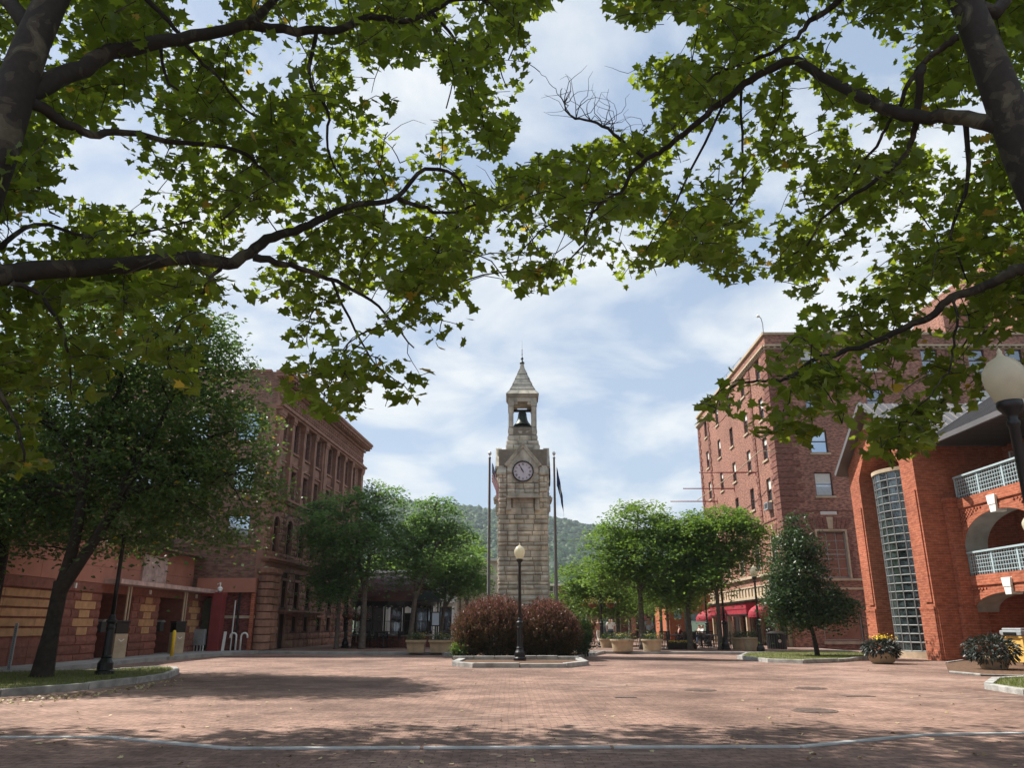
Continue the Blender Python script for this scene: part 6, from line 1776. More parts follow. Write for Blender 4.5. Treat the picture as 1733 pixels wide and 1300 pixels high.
RB = [
 ([(1702, 215), (1633, 200), (1556, 196), (1510, 188), (1460, 165), (1402, 135), (1348, 102), (1306, 115), (1260, 142), (1229, 169), (1183, 204), (1133, 246), (1100, 265), (1077, 285), (1050, 323), (1008, 354), (996, 377), (990, 411), (960, 440)], 8.0, 11.3, .105, .012),
 ([(1088, 265), (1038, 227), (1000, 204), (967, 198), (952, 169), (950, 150)], 10.3, 10.6, .035, .006),
 ([(967, 198), (952, 169), (935, 145), (913, 121)], 10.55, 10.6, .008, .004),
 ([(1621, 62), (1595, 81), (1564, 104), (1541, 138), (1525, 173), (1502, 208), (1483, 246), (1452, 285), (1420, 330), (1380, 350)], 8.0, 10.0, .05, .01),
 ([(1560, 115), (1556, 131), (1552, 192), (1545, 235), (1518, 277), (1464, 319), (1402, 358), (1364, 415), (1320, 440)], 8.2, 10.4, .06, .012),
 ([(1470, -50), (1421, 0), (1371, 35), (1348, 62), (1287, 96), (1210, 127), (1179, 169), (1133, 223)], 9.5, 10.8, .06, .012),
 ([(1843, 448), (1733, 453), (1704, 467), (1652, 492), (1600, 509), (1575, 537), (1513, 565), (1454, 589), (1374, 612), (1339, 640), (1297, 645), (1250, 650), (1205, 680)], 8.0, 10.2, .08, .01),
 ([(1620, 500), (1617, 568), (1607, 617), (1582, 659), (1548, 697), (1520, 740)], 8.6, 9.2, .02, .006),
 ([(1374, 612), (1345, 650), (1330, 690), (1310, 720)], 9.7, 10, .015, .005),
 ([(1633, 200), (1640, 300), (1610, 400), (1640, 480)], 8.4, 9.3, .04, .01),
 ([(1255, 142), (1257, 250), (1258, 310), (1230, 370), (1180, 400)], 9.9, 10.6, .025, .006),
 ([(1000, 360), (930, 380), (880, 430), (870, 470)], 11.2, 11.6, .02, .006),
 ([(1230, 165), (1150, 330), (1110, 400), (1080, 450)], 10.2, 11, .025, .006),
 ([(1640, 10), (1560, -120), (1400, -260), (1150, -350)], 8, 12, .12, .03), ([(1780, 300), (1950, 150), (2120, 60)], 8, 10, .12, .03), ([(1700, 0), (1760, -200), (1900, -350)], 8, 10, .12, .03),
 ([(1720, 240), (1780, 380), (1760, 520), (1733, 620)], 8.2, 9, .04, .01),
]
def sycamore(name, label, trunk, tr, branches, xlim, n_try, seed):
    base = trunk[0]
    t = thing('sycamore_tree', label, 'tree', base, group='big sycamores framing the view')
    Bv = Vector(base); mb = MB()
    sp_ = smooth_path(trunk, 4); k = len(sp_)
    mb.tube([p - Bv for p in sp_], [np.interp(i / (k - 1), np.linspace(0, 1, len(tr)), tr) for i in range(k)], 18)
    nodes = []; limbs = []
    for pts, d0, d1, r0, r1 in branches:
        n_ = len(pts); acc = [0]
        for i in range(1, n_): acc.append(acc[-1] + math.hypot(pts[i][0] - pts[i - 1][0], pts[i][1] - pts[i - 1][1]))
        P = [at(p[0], p[1], d0 + (d1 - d0) * acc[i] / acc[-1]) for i, p in enumerate(pts)]
        if n_ and r0 > .09 and (P[0] - Vector((trunk[2]))).length < 6:
            # run the limb into the trunk
            best = min(sp_, key=lambda q: (q - P[0]).length); P = [best] + P if (best - P[0]).length > .15 else P
        S = smooth_path(P, 4); m_ = len(S)
        S = [S[0]] + [p + Vector((random.gauss(0, .012), random.gauss(0, .012), random.gauss(0, .012))) for p in S[1:]]
        mb.tube([p - Bv for p in S], [r0 + (r1 - r0) * (i / (m_ - 1)) ** .75 for i in range(m_)], 12 if r0 > .05 else 7)
        nodes += S[1:]
        if r0 > .035: limbs += [(p.x, p.y, p.z, r0 + (r1 - r0) * (i / (m_ - 1)) ** .75) for i, p in enumerate(S) if r0 + (r1 - r0) * (i / (m_ - 1)) ** .75 > .02]
    NA = np.array([tuple(p) for p in nodes])
    # spray centres
    px = rng.uniform(-560, 2280, n_try); py = rng.uniform(-480, 845, n_try); D = 8.0 + 7.4 * rng.uniform(0, 1, n_try) ** .9
    Cc = np.array([tuple(at(a, b, d)) for a, b, d in zip(px, py, D)])
    ok = canopy_mask(Cc, 10) & (Cc[:, 0] > xlim[0]) & (Cc[:, 0] < xlim[1])
    x_, y_ = proj(Cc)
    # thinner towards the tips of the crown, patchy
    ph = seed * 1.7
    dens = .34 + .36 * np.sin(x_ / 71 + ph) * np.sin(y_ / 59 + ph * 2) + .28 * np.sin(x_ / 33 + y_ / 41)
    dens = dens + .40 * ((x_ > 1170) & (x_ < 1420) & (y_ > 560)) + .30 * ((x_ < 380) & (y_ > 470)) + .35 * ((x_ > 460) & (x_ < 760) & (y_ > 560)) + .15 * ((x_ > 1400) & (y_ > 540))
    off = (x_ < -20) | (x_ > 1753) | (y_ < -20)
    ok &= rng.uniform(0, 1, n_try) < np.where(off, .7, dens + .22 * (D > 11.8))
    ok &= Cc[:, 2] > 2.9
    ok &= ~((y_ > 500) & (D > 11.5))
    Cc = Cc[ok]
    pos = []; drs = []; paths = []
    d0_ = np.array([np.linalg.norm(NA - c, axis=1).min() for c in Cc]); Cc = Cc[np.argsort(d0_)]
    buf = np.full((len(NA) + len(Cc), 3), 1e6); buf[:len(NA)] = NA; nn_ = len(NA)
    for c in Cc:
        NA = buf[:nn_]
        dd = np.linalg.norm(NA - c, axis=1) + np.maximum(0, NA[:, 2] - c[2]) * .3; j = int(np.argmin(dd)); a = Vector(NA[j]); cv = Vector(c)
        ln = (cv - a).length
        if ln > 1.9: continue
        if ln > .25: buf[nn_] = c; nn_ += 1
        dirn = (cv - a).normalized() if ln > .2 else Vector((random.gauss(0, 1), random.gauss(0, 1), .1)).normalized()
        tip = cv + dirn * .22 + Vector((0, 0, -.08))
        mid = a.lerp(cv, .5) + Vector((random.uniform(-.15, .15), random.uniform(-.15, .15), random.uniform(-.05, .18))) * min(1, ln)
        path = smooth_path([a, mid, cv, tip], 2); paths.append((path, ln))
        nl = int(rng.integers(11, 20)); tt = rng.uniform(-.9, .45, nl)[:, None]
        ax = np.array(dirn)[None]
        q = np.array(cv)[None] + ax * tt * .55 + rng.normal(0, 1, (nl, 3)) * np.array([.17, .17, .10])
        pos.append(q); o_ = rng.normal(0, .8, (nl, 3)) + ax * .6; o_[:, 2] = -np.abs(rng.normal(.35, .35, nl)); drs.append(o_)
    okp = canopy_mask(np.array([tuple(p) for path, _ in paths for p in (path[2], path[4], path[-1])]), 0).reshape(-1, 3)
    for (path, ln), k_ in zip(paths, okp):
        if not k_[0] and ln > .5: continue
        if not k_[2]: path = path[:5] if k_[1] else path[:4]
        mb.tube([p - Bv for p in path], [.005 + .006 * ln * (1 - i / len(path)) for i in range(len(path))], 4, cap=False)
    pos = np.concatenate(pos); drs = np.concatenate(drs)
    keep = canopy_mask(pos, 4)
    lm = np.array(limbs); lx, ly = proj(lm[:, :3]); ld = np.linalg.norm(lm[:, :3] - [0, 0, CAM_H], axis=1)
    xx, yy = proj(pos); pd = np.linalg.norm(pos - [0, 0, CAM_H], axis=1)
    for k in range(len(lm)):           # little foliage hangs below the heavy limbs
        keep &= ~((np.hypot(xx - lx[k], yy - ly[k]) < lm[k, 3] * FPX / ld[k] + 9) & (pd < ld[k] + .1) & (rng.uniform(0, 1, len(pos)) < .85))
    pos = pos[keep]; drs = drs[keep]
    for _ in range(60):              # bare dead twigs
        j = random.randrange(len(NA)); a = Vector(NA[j]); d_ = Vector((random.gauss(0, 1), random.gauss(0, 1), random.gauss(-.2, .7))).normalized()
        p = [a]
        for _k in range(4): d_ = (d_ + Vector((random.gauss(0, .35), random.gauss(0, .35), random.gauss(0, .35)))).normalized(); p.append(p[-1] + d_ * .18)
        mb.tube([q - Bv for q in p], [.007, .006, .005, .004, .002], 4, cap=False)
    if seed == 2:                     # the dead branch reaching into the gap
        for (x, y) in ((1000, 204), (975, 200), (1038, 227), (955, 175), (1020, 215), (1060, 245)):
            for _ in range(5):
                a = at(x, y, 10.5); d_ = Vector((random.gauss(.2, .6), random.gauss(0, .3), abs(random.gauss(.8, .5)))).normalized(); p = [a]
                for _k in range(6): d_ = (d_ + Vector((random.gauss(0, .5), random.gauss(0, .2), random.gauss(0, .4)))).normalized(); p.append(p[-1] + d_ * .13)
                mb.tube([q - Bv for q in p], [.009, .007, .006, .005, .004, .003, .002], 4, cap=False)
    mb.build('trunk', 'sycbark', t, smooth=True)
    pos = pos - np.array(base)
    leaves('crown', pos, .18, 'maple', None, t, dirs=drs, tilt=.55, mats=['sycleaf', 'yelleaf'], mfrac=.012)
    print('sycamore leaves', len(pos), 'sprays', len(Cc))
    return t
sycamore('l', 'left near sycamore whose mottled limbs and lobed leaves fill the upper left', [Vector((-6.9, 7.9, 0)), Vector((-6.6, 8, 3.5)), Vector((-6.4, 8, 5.5)), Vector((-6.22, 8, 6.9)), Vector((-5.95, 8, 9.1)), Vector((-5.3, 8.4, 12.5))], [.40, .32, .29, .245, .185, .06], LB, (-30, .5), 18000, 1)
sycamore('r', 'right near sycamore with pale patched trunk and a kinked dark limb, upper right', [Vector((7.0, 7.9, 0)), Vector((6.7, 8, 3.5)), Vector((6.45, 8, 5.5)), Vector((6.16, 8, 6.8)), Vector((5.85, 8, 9.1)), Vector((5.4, 8.3, 12.5))], [.40, .32, .29, .235, .18, .06], RB, (-.1, 30), 19000, 2)

# ================================================================ MIDDLE-DISTANCE TREES
v = gp(70, 1147, .12)
make_tree('shade_tree', 'big dark-leaved tree on the left lawn island with forked leaning trunk', (v.x, v.y, .1),
  [(-12.2, 23, 8.6, 3.6, 3.4, 3.3), (-10.2, 23, 8.0, 2.6, 2.6, 2.8), (-14.6, 22, 7.0, 3.0, 3.0, 3.4), (-8.9, 23.5, 5.2, 1.9, 2.0, 1.6), (-10.8, 21.5, 5.6, 2.4, 2.2, 2.0), (-15.2, 22, 4.4, 2.3, 2.0, 1.5), (-12.6, 24.5, 6, 2.8, 2.4, 2.6), (-9.0, 24, 6.8, 1.6, 1.6, 1.8), (-11.5, 22.5, 10.4, 2.6, 2.4, 1.9), (-9.9, 22, 4.4, 1.8, 1.6, 1.0), (-13.4, 21.6, 4.3, 1.7, 1.5, .9)],
  2.4, .235, 1500, 50, .15, .36, 'oval', 'lindenleaf', tilt=.7, lean=(.05, .1), flat=.32, stem=[(.2, .1, 4.8), (1.35, 0, 4.6)], mats=['lindenleaf', 'yelleaf'], mfrac=.012)
v = gp(-12, 1146, 0)
make_tree('shade_tree', 'second dark tree at the very left edge, mostly out of view', (v.x - .6, 23.5, .05), [(-17.2, 24, 7, 2.6, 2.4, 2.8), (-16.0, 24, 5.2, 2.0, 2.0, 1.6)], 3.4, .2, 600, 36, .15, .32, 'oval', 'lindenleaf', tilt=.75)
locust = 'feathery honey locusts around the promenade'
def lo(label, px, D, blobs, fork=2.6, r0=.14, nc=420, mat='locustleaf', per=20, lean=(0, 0), ls=.34):
    v = at(px, 1060, D); B = []
    for (bx, by, rx, ry) in blobs:            # blob centre / radius measured at the tree's own distance
        c = at(bx, by, D + random.uniform(-.5, .5)); e = at(bx + rx, by, D); f = at(bx, by - ry, D)
        B.append((c.x, c.y, c.z, e.x - at(bx, by, D).x, (e.x - at(bx, by, D).x) * .95, f.z - at(bx, by, D).z))
    return make_tree('honey_locust', label, (v.x, D, .12), B, fork, r0, int(nc * .40), int(per * 3.1), ls * .62, .46, 'oval', mat, 'barkgrey', group=locust, tilt=.45, lean=lean, flat=.26)
lo('left-hand feathery locust with pale straight trunk before the pavilion', 614, 44.5, [(585, 880, 62, 55), (640, 860, 48, 48), (560, 930, 45, 42), (630, 930, 55, 45), (535, 880, 30, 40)], 3.4, .17, 620, 'locustdark')
lo('feathery locust behind the left planter, crown showing hill on its right', 694, 46.0, [(735, 870, 42, 34), (700, 900, 48, 38), (765, 905, 38, 26), (690, 950, 50, 38)], 3.0, .17, 480, 'locustdark', lean=(.25, 0))
lo('smaller locust left of the barberry bushes with thin leaning trunk', 744, 50.0, [(775, 950, 42, 34), (745, 985, 48, 28), (800, 985, 24, 22)], 2.6, .13, 420, 'locustdark', lean=(.3, 0))
lo('slim locust beside the brownstone corner', 571, 44.8, [(560, 990, 36, 32), (590, 970, 30, 26)], 2.8, .13, 200, 'locustdark')
lo('bright backlit tree between pavilion roof and flagpole', 790, 62.0, [(785, 930, 36, 34), (740, 960, 40, 40), (800, 985, 26, 26), (690, 975, 40, 34)], 3, .16, 380, 'backleaf')
lo('bright tree behind the pavilion, low between the trunks', 650, 66, [(650, 965, 45, 30), (600, 985, 45, 30), (700, 1010, 40, 18)], 3, .16, 300, 'backleaf')
lo('tallest locust of the right-hand group, nearest the flagpole side', 1086, 45.0, [(1080, 880, 58, 36), (1040, 915, 48, 34), (1110, 900, 40, 30), (1070, 945, 60, 36), (1030, 965, 45, 32), (1110, 975, 45, 34)], 3.2, .17, 680)
lo('locust with forked trunk in the middle of the right-hand group', 1166, 44.3, [(1160, 895, 45, 30), (1200, 885, 40, 32), (1150, 945, 50, 36), (1195, 945, 45, 34), (1140, 995, 45, 26)], 2.3, .16, 560)
lo('locust at the right end of the group, reaching across the hotel wall', 1217, 43.4, [(1230, 880, 45, 28), (1262, 905, 40, 24), (1215, 930, 45, 32), (1190, 975, 40, 28), (1255, 945, 30, 22)], 3.2, .13, 420)
lo('low spreading locust right of the right flagpole', 1046, 52.0, [(985, 975, 42, 34), (1020, 1000, 48, 30), (970, 1015, 32, 26), (1050, 1010, 45, 28)], 2.7, .14, 480)
lo('distant promenade tree beyond the hanging baskets', 1036, 64.0, [(1030, 1020, 46, 22), (985, 1030, 28, 18), (1080, 1010, 40, 26)], 2.3, .14, 300)
lo('distant promenade tree in the middle of the far row', 1066, 70.0, [(1070, 1000, 50, 30), (1110, 1005, 40, 26)], 2.6, .14, 280)
lo('distant bright tree at the far end of the promenade', 1000, 92.0, [(990, 1010, 30, 24), (1010, 1035, 28, 14), (965, 1000, 22, 20)], 2.0, .14, 260, 'backleaf')
lo('thin-trunked promenade tree beside the standing man', 1130, 58, [(1130, 985, 50, 34), (1160, 1010, 36, 20)], 2.8, .12, 260)
# small pyramidal tree on the right island
v = gp(1384, 1111, .1)
def c3(px, py, D=None): return at(px, py, D or v.y)
B = []
for (bx, by, rx, ry) in ((1351, 885, 20, 28), (1350, 925, 38, 32), (1345, 965, 52, 34), (1360, 1005, 62, 32), (1395, 1025, 52, 28), (1335, 1015, 45, 30), (1360, 1040, 55, 20)):
    c = c3(bx, by); B.append((c.x, c.y + random.uniform(-.3, .3), c.z, c3(bx + rx, by).x - c.x, (c3(bx + rx, by).x - c.x) * .9, c3(bx, by - ry).z - c.z))
make_tree('shade_tree', 'small dense pyramidal tree with thin leaning trunk on the right island', (v.x, v.y, .1), B, 1.9, .10, 900, 26, .15, .22, 'oval', 'pearleaf', tilt=.8, lean=(-.35, 0), flat=.6)
# bright tree beyond the right sycamore, upper right corner
make_tree('shade_tree', 'sunlit tree behind the right sycamore trunk, at the upper right corner', (14.2, 14.0, 0), [(13.4, 14.5, 11.2, 2.6, 2.4, 3.0), (14.6, 14, 8.2, 2.0, 2.0, 2.0)], 5.5, .25, 420, 22, .19, .4, 'maple', 'backleaf', tilt=.7)

# ================================================================ PLANTERS
def planter_round(loc, label, r=.62, h_=.62, grp='round stone planters', plant='mixed', name='stone_planter'):
    t = thing(name, label, 'planter', loc, group=grp)
    mb = MB(); mb.lathe([(r * .82, 0), (r * .84, .04), (r * .92, h_ * .70), (r * .96, h_ * .74), (r * .95, h_ * .80), (r, h_ * .84), (r * 1.06, h_ * .90), (r * 1.05, h_), (r * .9, h_), (r * .88, h_ - .08)], 28, cap=False); mb.build('pot', 'planter', t, smooth=False, bevel=0)
    mb = MB(); mb.lathe([(r * .89, h_ - .07), (.01, h_ - .03)], 20, cap=False); mb.build('soil', 'soil', t)
    p = rng.normal(0, 1, (420, 3)) * np.array([r * .45, r * .45, .11]) + np.array([0, 0, h_ + .12]); p = p[p[:, 2] > h_ - .05]
    leaves('foliage', p, .12, 'long', 'pearleaf', t, tilt=.9)
    if plant == 'mixed':
        p = rng.normal(0, 1, (70, 3)) * np.array([r * .5, r * .5, .06]) + np.array([0, 0, h_ + .2]); leaves('flowers', p, .07, 'oval', 'yelleaf', t, tilt=.9)
    return t
def px_loc(px, py, z=.12): v = gp(px, py, z); return (v.x, v.y, z)
planter_round(px_loc(1054, 1103), 'wide round stone planter with orange flowers, left one of the pair', .60, .58)
planter_round(px_loc(1104, 1103), 'wide round stone planter in front of the standing man', .52, .58)
planter_round(px_loc(1027, 1097), 'dark low planter behind the basket lamp post', .42, .5, grp=None, plant='x')
planter_round(px_loc(1252, 1100), 'stone planter before the canopy posts, left of the nearer one', .42, .62, grp='planters by the hotel entrance', plant='x')
planter_round(px_loc(1274, 1102), 'stone planter right of the entrance canopy post, partly hidden by the lamp', .48, .66, grp='planters by the hotel entrance', plant='x')
def planter_box(px, py, w_, label):
    t = thing('trough_planter', label, 'planter', px_loc(px, py), group='rectangular trough planters')
    mb = MB()
    b = mb.add([(-w_ * .46, -.3, 0), (w_ * .46, -.3, 0), (w_ * .46, .3, 0), (-w_ * .46, .3, 0), (-w_ * .49, -.33, .42), (w_ * .49, -.33, .42), (w_ * .49, .33, .42), (-w_ * .49, .33, .42)])
    for q_ in ((0, 1, 5, 4), (1, 2, 6, 5), (2, 3, 7, 6), (3, 0, 4, 7)): mb.fc([b + i for i in q_])
    mb.box(-w_ * .51, w_ * .51, -.36, .36, .42, .48); mb.box(-w_ * .55, w_ * .55, -.4, .4, .485, .58); mb.build('trough', 'planter', t)
    mb = MB(); mb.box(-w_ * .5, w_ * .5, -.34, .34, .56, .60); mb.build('soil', 'soil', t)
    p = rng.normal(0, 1, (420, 3)) * np.array([w_ * .25, .16, .10]) + np.array([0, 0, .72]); leaves('foliage', p, .13, 'long', 'pearleaf', t, tilt=.9)
    p = rng.normal(0, 1, (60, 3)) * np.array([w_ * .25, .16, .08]) + np.array([.1, 0, .76]); leaves('flowers', p, .08, 'oval', 'yelleaf', t, tilt=.9)
planter_box(704, 1105, .86, 'smaller stone trough planter in front of the pavilion trees')
planter_box(748, 1105, 1.15, 'longer stone trough planter left of the barberry bush')
t = thing('menu_board', 'framed white notice board on a post behind the trough planters', 'notice board', (at(737, 1060, 46.5).x, 46.5, .12))
mb = MB(); mb.box(-.04, .04, -.03, .03, 0, 1.25); mb.box(-.26, -.2, -.03, .03, 1.2, 2.0); mb.box(.2, .26, -.03, .03, 1.2, 2.0); mb.box(-.2, .2, -.03, .03, 1.2, 1.26); mb.box(-.2, .2, -.03, .03, 1.94, 2.0); mb.build('frame', 'black', t)
mb = MB(); mb.box(-.2, .2, -.012, .01, 1.26, 1.94); mb.build('sheet', 'cloth_blue', t)
def dark_planter(px, py, r, hp, wp, label, flowers):
    v = gp(px, py, .0)
    t = thing('dark_leaved_planter', label, 'planter', (v.x, v.y, 0.02), group='low bowls overflowing with dark leaves')
    mb = MB(); mb.lathe([(r * .7, 0), (r * .85, .06), (r * 1.0, .30), (r * 1.02, .42), (r * .92, .42), (r * .9, .36)], 28, cap=False); mb.build('bowl', 'planter', t, smooth=True)
    mb = MB(); mb.lathe([(r * .9, .37), (.01, .40)], 20, cap=False); mb.build('soil', 'soil', t)
    d = rng.normal(0, 1, (1100, 3)); d /= np.linalg.norm(d, axis=1)[:, None]; d *= rng.uniform(.72, 1.04, 1100)[:, None]
    p = d * np.array([wp, wp * .9, hp * .5]) + np.array([0, 0, hp * .5 + .12]); m_ = p[:, 2] > .1
    dr = d * 1.0 + np.array([0, 0, -.25])
    leaves('foliage', p[m_], .21, 'long', 'darkplant', t, dirs=dr[m_])
    if flowers: p = rng.normal(0, 1, (240, 3)) * np.array([wp * .3, wp * .3, .05]) + np.array([wp * .1, 0, hp + .16]); leaves('flowers', p, .06, 'oval', 'yellowflower', t, tilt=1)
    return t
dark_planter(1494, 1124, .50, .76, .70, 'dark-leaved bowl planter topped with yellow flowers, at the foot of the stair tower', True)
dark_planter(1684, 1135, .46, .95, .85, 'larger dark-leaved planter under the lower arch, right edge', False)
t = thing('wheeled_cart', 'yellow cart bin with grey lid at the right edge', 'cart', (17.95, 28.3, .03), R(5))
mb = MB(); b = mb.add([(-.42, -.4, .12), (.42, -.4, .12), (.42, .4, .12), (-.42, .4, .12), (-.5, -.48, 1.0), (.5, -.48, 1.0), (.5, .48, 1.0), (-.5, .48, 1.0)])
for q_ in ((0, 1, 5, 4), (1, 2, 6, 5), (2, 3, 7, 6), (3, 0, 4, 7), (3, 2, 1, 0)): mb.fc([b + i for i in q_])
mb.box(-.53, .53, -.51, .51, .93, 1.0); mb.build('body', 'ochre', t, bevel=.02)
mb = MB(); mb.box(-.56, .56, -.54, .54, 1.005, 1.18); mb.box(-.5, .5, -.48, .48, 1.18, 1.26); mb.build('lid', 'greymetal', t, bevel=.03)
mb = MB(); mb.box(-.60, -.56, -.3, .3, 1.02, 1.12); mb.build('handle', 'black', t)
for x in (-.38, .38): mb = MB(); mb.face(x, -.3, R(90)); mb.lathe([(.12, -.04), (.12, .04)], 16) if False else mb.tube([(0, -.04, .12), (0, .04, .12)], .12, 16); mb.build('wheel', 'black', t)
t = thing('litter_bin', 'black metal litter bin against the hotel wall right of the awning', 'litter bin', px_loc(1316, 1103, .0))
mb = MB(); mb.lathe([(.5, 0), (.5, .05), (.48, .08), (.5, .85), (.52, .9)], 24); mb.build('body', 'black', t)
mb = MB(); mb.lathe([(.54, .9), (.54, .95), (.3, 1.05), (.18, 1.06)], 24); mb.build('lid', 'black', t)
mb = MB()
for k in range(24): a_ = k * math.pi / 12; mb.bar((.51 * math.cos(a_), .51 * math.sin(a_), .1), (.525 * math.cos(a_), .525 * math.sin(a_), .86), .02)
mb.build('slats', 'darkgrey', t); mb = MB(); mb.lathe([(.09, 0), (.09, .01)], 12); o = mb.build('emblem', 'silver', t); o.location = (0, -.535, .55); o.rotation_euler = (R(90), 0, 0)
# pink hanging baskets by the pavilion
for i, (px, py, lab) in enumerate(((589, 1040, 'pink petunia basket hanging left of the pavilion posts'), (603, 1043, 'small pink flower basket seen between two pavilion posts'), (614, 1044, 'pink petunia basket hanging behind the pale locust trunk'))):
    vv = at(px, py, 47.2 if i == 0 else 52); hanging_basket(vv, lab, 'pinkflower', .34)

# ================================================================ CHAIRS, TABLES
def chair_proto(loc, label):
    t = thing('patio_chair', label, 'chair', loc, group='black patio chairs')
    mb = MB(); mb.box(-.22, .22, -.22, .22, .43, .46); mb.build('seat', 'black', t, bevel=.01)
    mb = MB(); mb.box(-.22, -.19, .2, .24, .46, .92); mb.box(.19, .22, .2, .24, .46, .92); mb.box(-.19, .19, .2, .235, .86, .92)
    for k in range(6): mb.box(-.17 + k * .06, -.145 + k * .06, .21, .225, .5, .86)
    mb.box(-.19, .19, .205, .23, .5, .53); mb.build('backrest', 'black', t)
    for x in (-.2, .2):
        for y in (-.2, .2): mb = MB(); mb.tube([(x, y, .43), (x * 1.15, y * 1.2, 0)], .015, 6); mb.build('leg', 'black', t)
        mb = MB(); mb.tube([(x * 1.1, .22, .66), (x * 1.1, -.15, .66), (x * 1.1, -.2, .46)], .014, 5); mb.build('armrest', 'black', t)
    return t
def table_proto(loc, label):
    t = thing('patio_table', label, 'table', loc, group='round black patio tables')
    mb = MB(); mb.lathe([(.46, .70), (.47, .72), (.46, .74)], 24); mb.build('tabletop', 'black', t)
    mb = MB(); mb.tube([(0, 0, .02), (0, 0, .7)], .04, 8); mb.lathe([(.26, 0), (.24, .03), (.05, .06)], 14); mb.build('pedestal', 'black', t)
    return t
cp = tp = None
sets = [(612, 46.6, 'on the left pavement beside the pale locust trunk', (0, 1)), (650, 46.8, 'in front of the pavilion base', (0, 1, 2)), (682, 48.2, 'between pavilion and trough planter', (0, 1)), (785, 47.5, 'behind the left flank of the barberry bush', (0, 1)),
        (1052, 50, 'behind the wide round planter', (0, 1)), (1128, 46.8, 'between the two middle locust trunks, left', (0, 1, 2)), (1148, 45.8, 'beside the yellow flower bed', (0, 1)), (1186, 46.0, 'in front of the seated diners', (0, 1, 2)), (1206, 47.0, 'under the domed awning', (0, 1, 2)), (1185, 50.5, 'where two people sit in pale shirts', ())]
side = ['left', 'right', 'far']
for px, D, where, cs in sets:
    x = at(px, 1060, D).x; lab = 'round black patio table ' + where
    if tp is None: tp = table_proto((x, D, .126), lab)
    else: dup(tp, (x, D, .126), 0, lab)
    for k in cs:
        a_ = {0: R(205), 1: R(-20), 2: R(80)}[k] + random.uniform(-.3, .3); q_ = (x + .72 * math.cos(a_), D + .55 * math.sin(a_), .126)
        lab = ('black chair left of the table ', 'black chair right of the table ', 'black chair beyond the table ')[k] + where; rz = a_ - math.pi / 2
        if cp is None: cp = chair_proto(q_, lab); cp.rotation_euler.z = rz
        else: dup(cp, q_, rz, lab)
t = thing('flower_bed_box', 'low dark box of yellow flowers at the foot of the forked locust', 'flower box', (at(1152, 1060, 44.6).x, 44.6, .12))
mb = MB(); mb.box(-.75, .75, -.25, .25, 0, .32); mb.build('box', 'soil', t, bevel=.02)
p = rng.uniform(-1, 1, (260, 3)) * np.array([.72, .24, .06]) + np.array([0, 0, .40]); leaves('flowers', p, .07, 'oval', 'yellowflower', t, tilt=1)
p = rng.uniform(-1, 1, (260, 3)) * np.array([.72, .24, .06]) + np.array([0, 0, .34]); leaves('foliage', p, .1, 'oval', 'pearleaf', t, tilt=1)

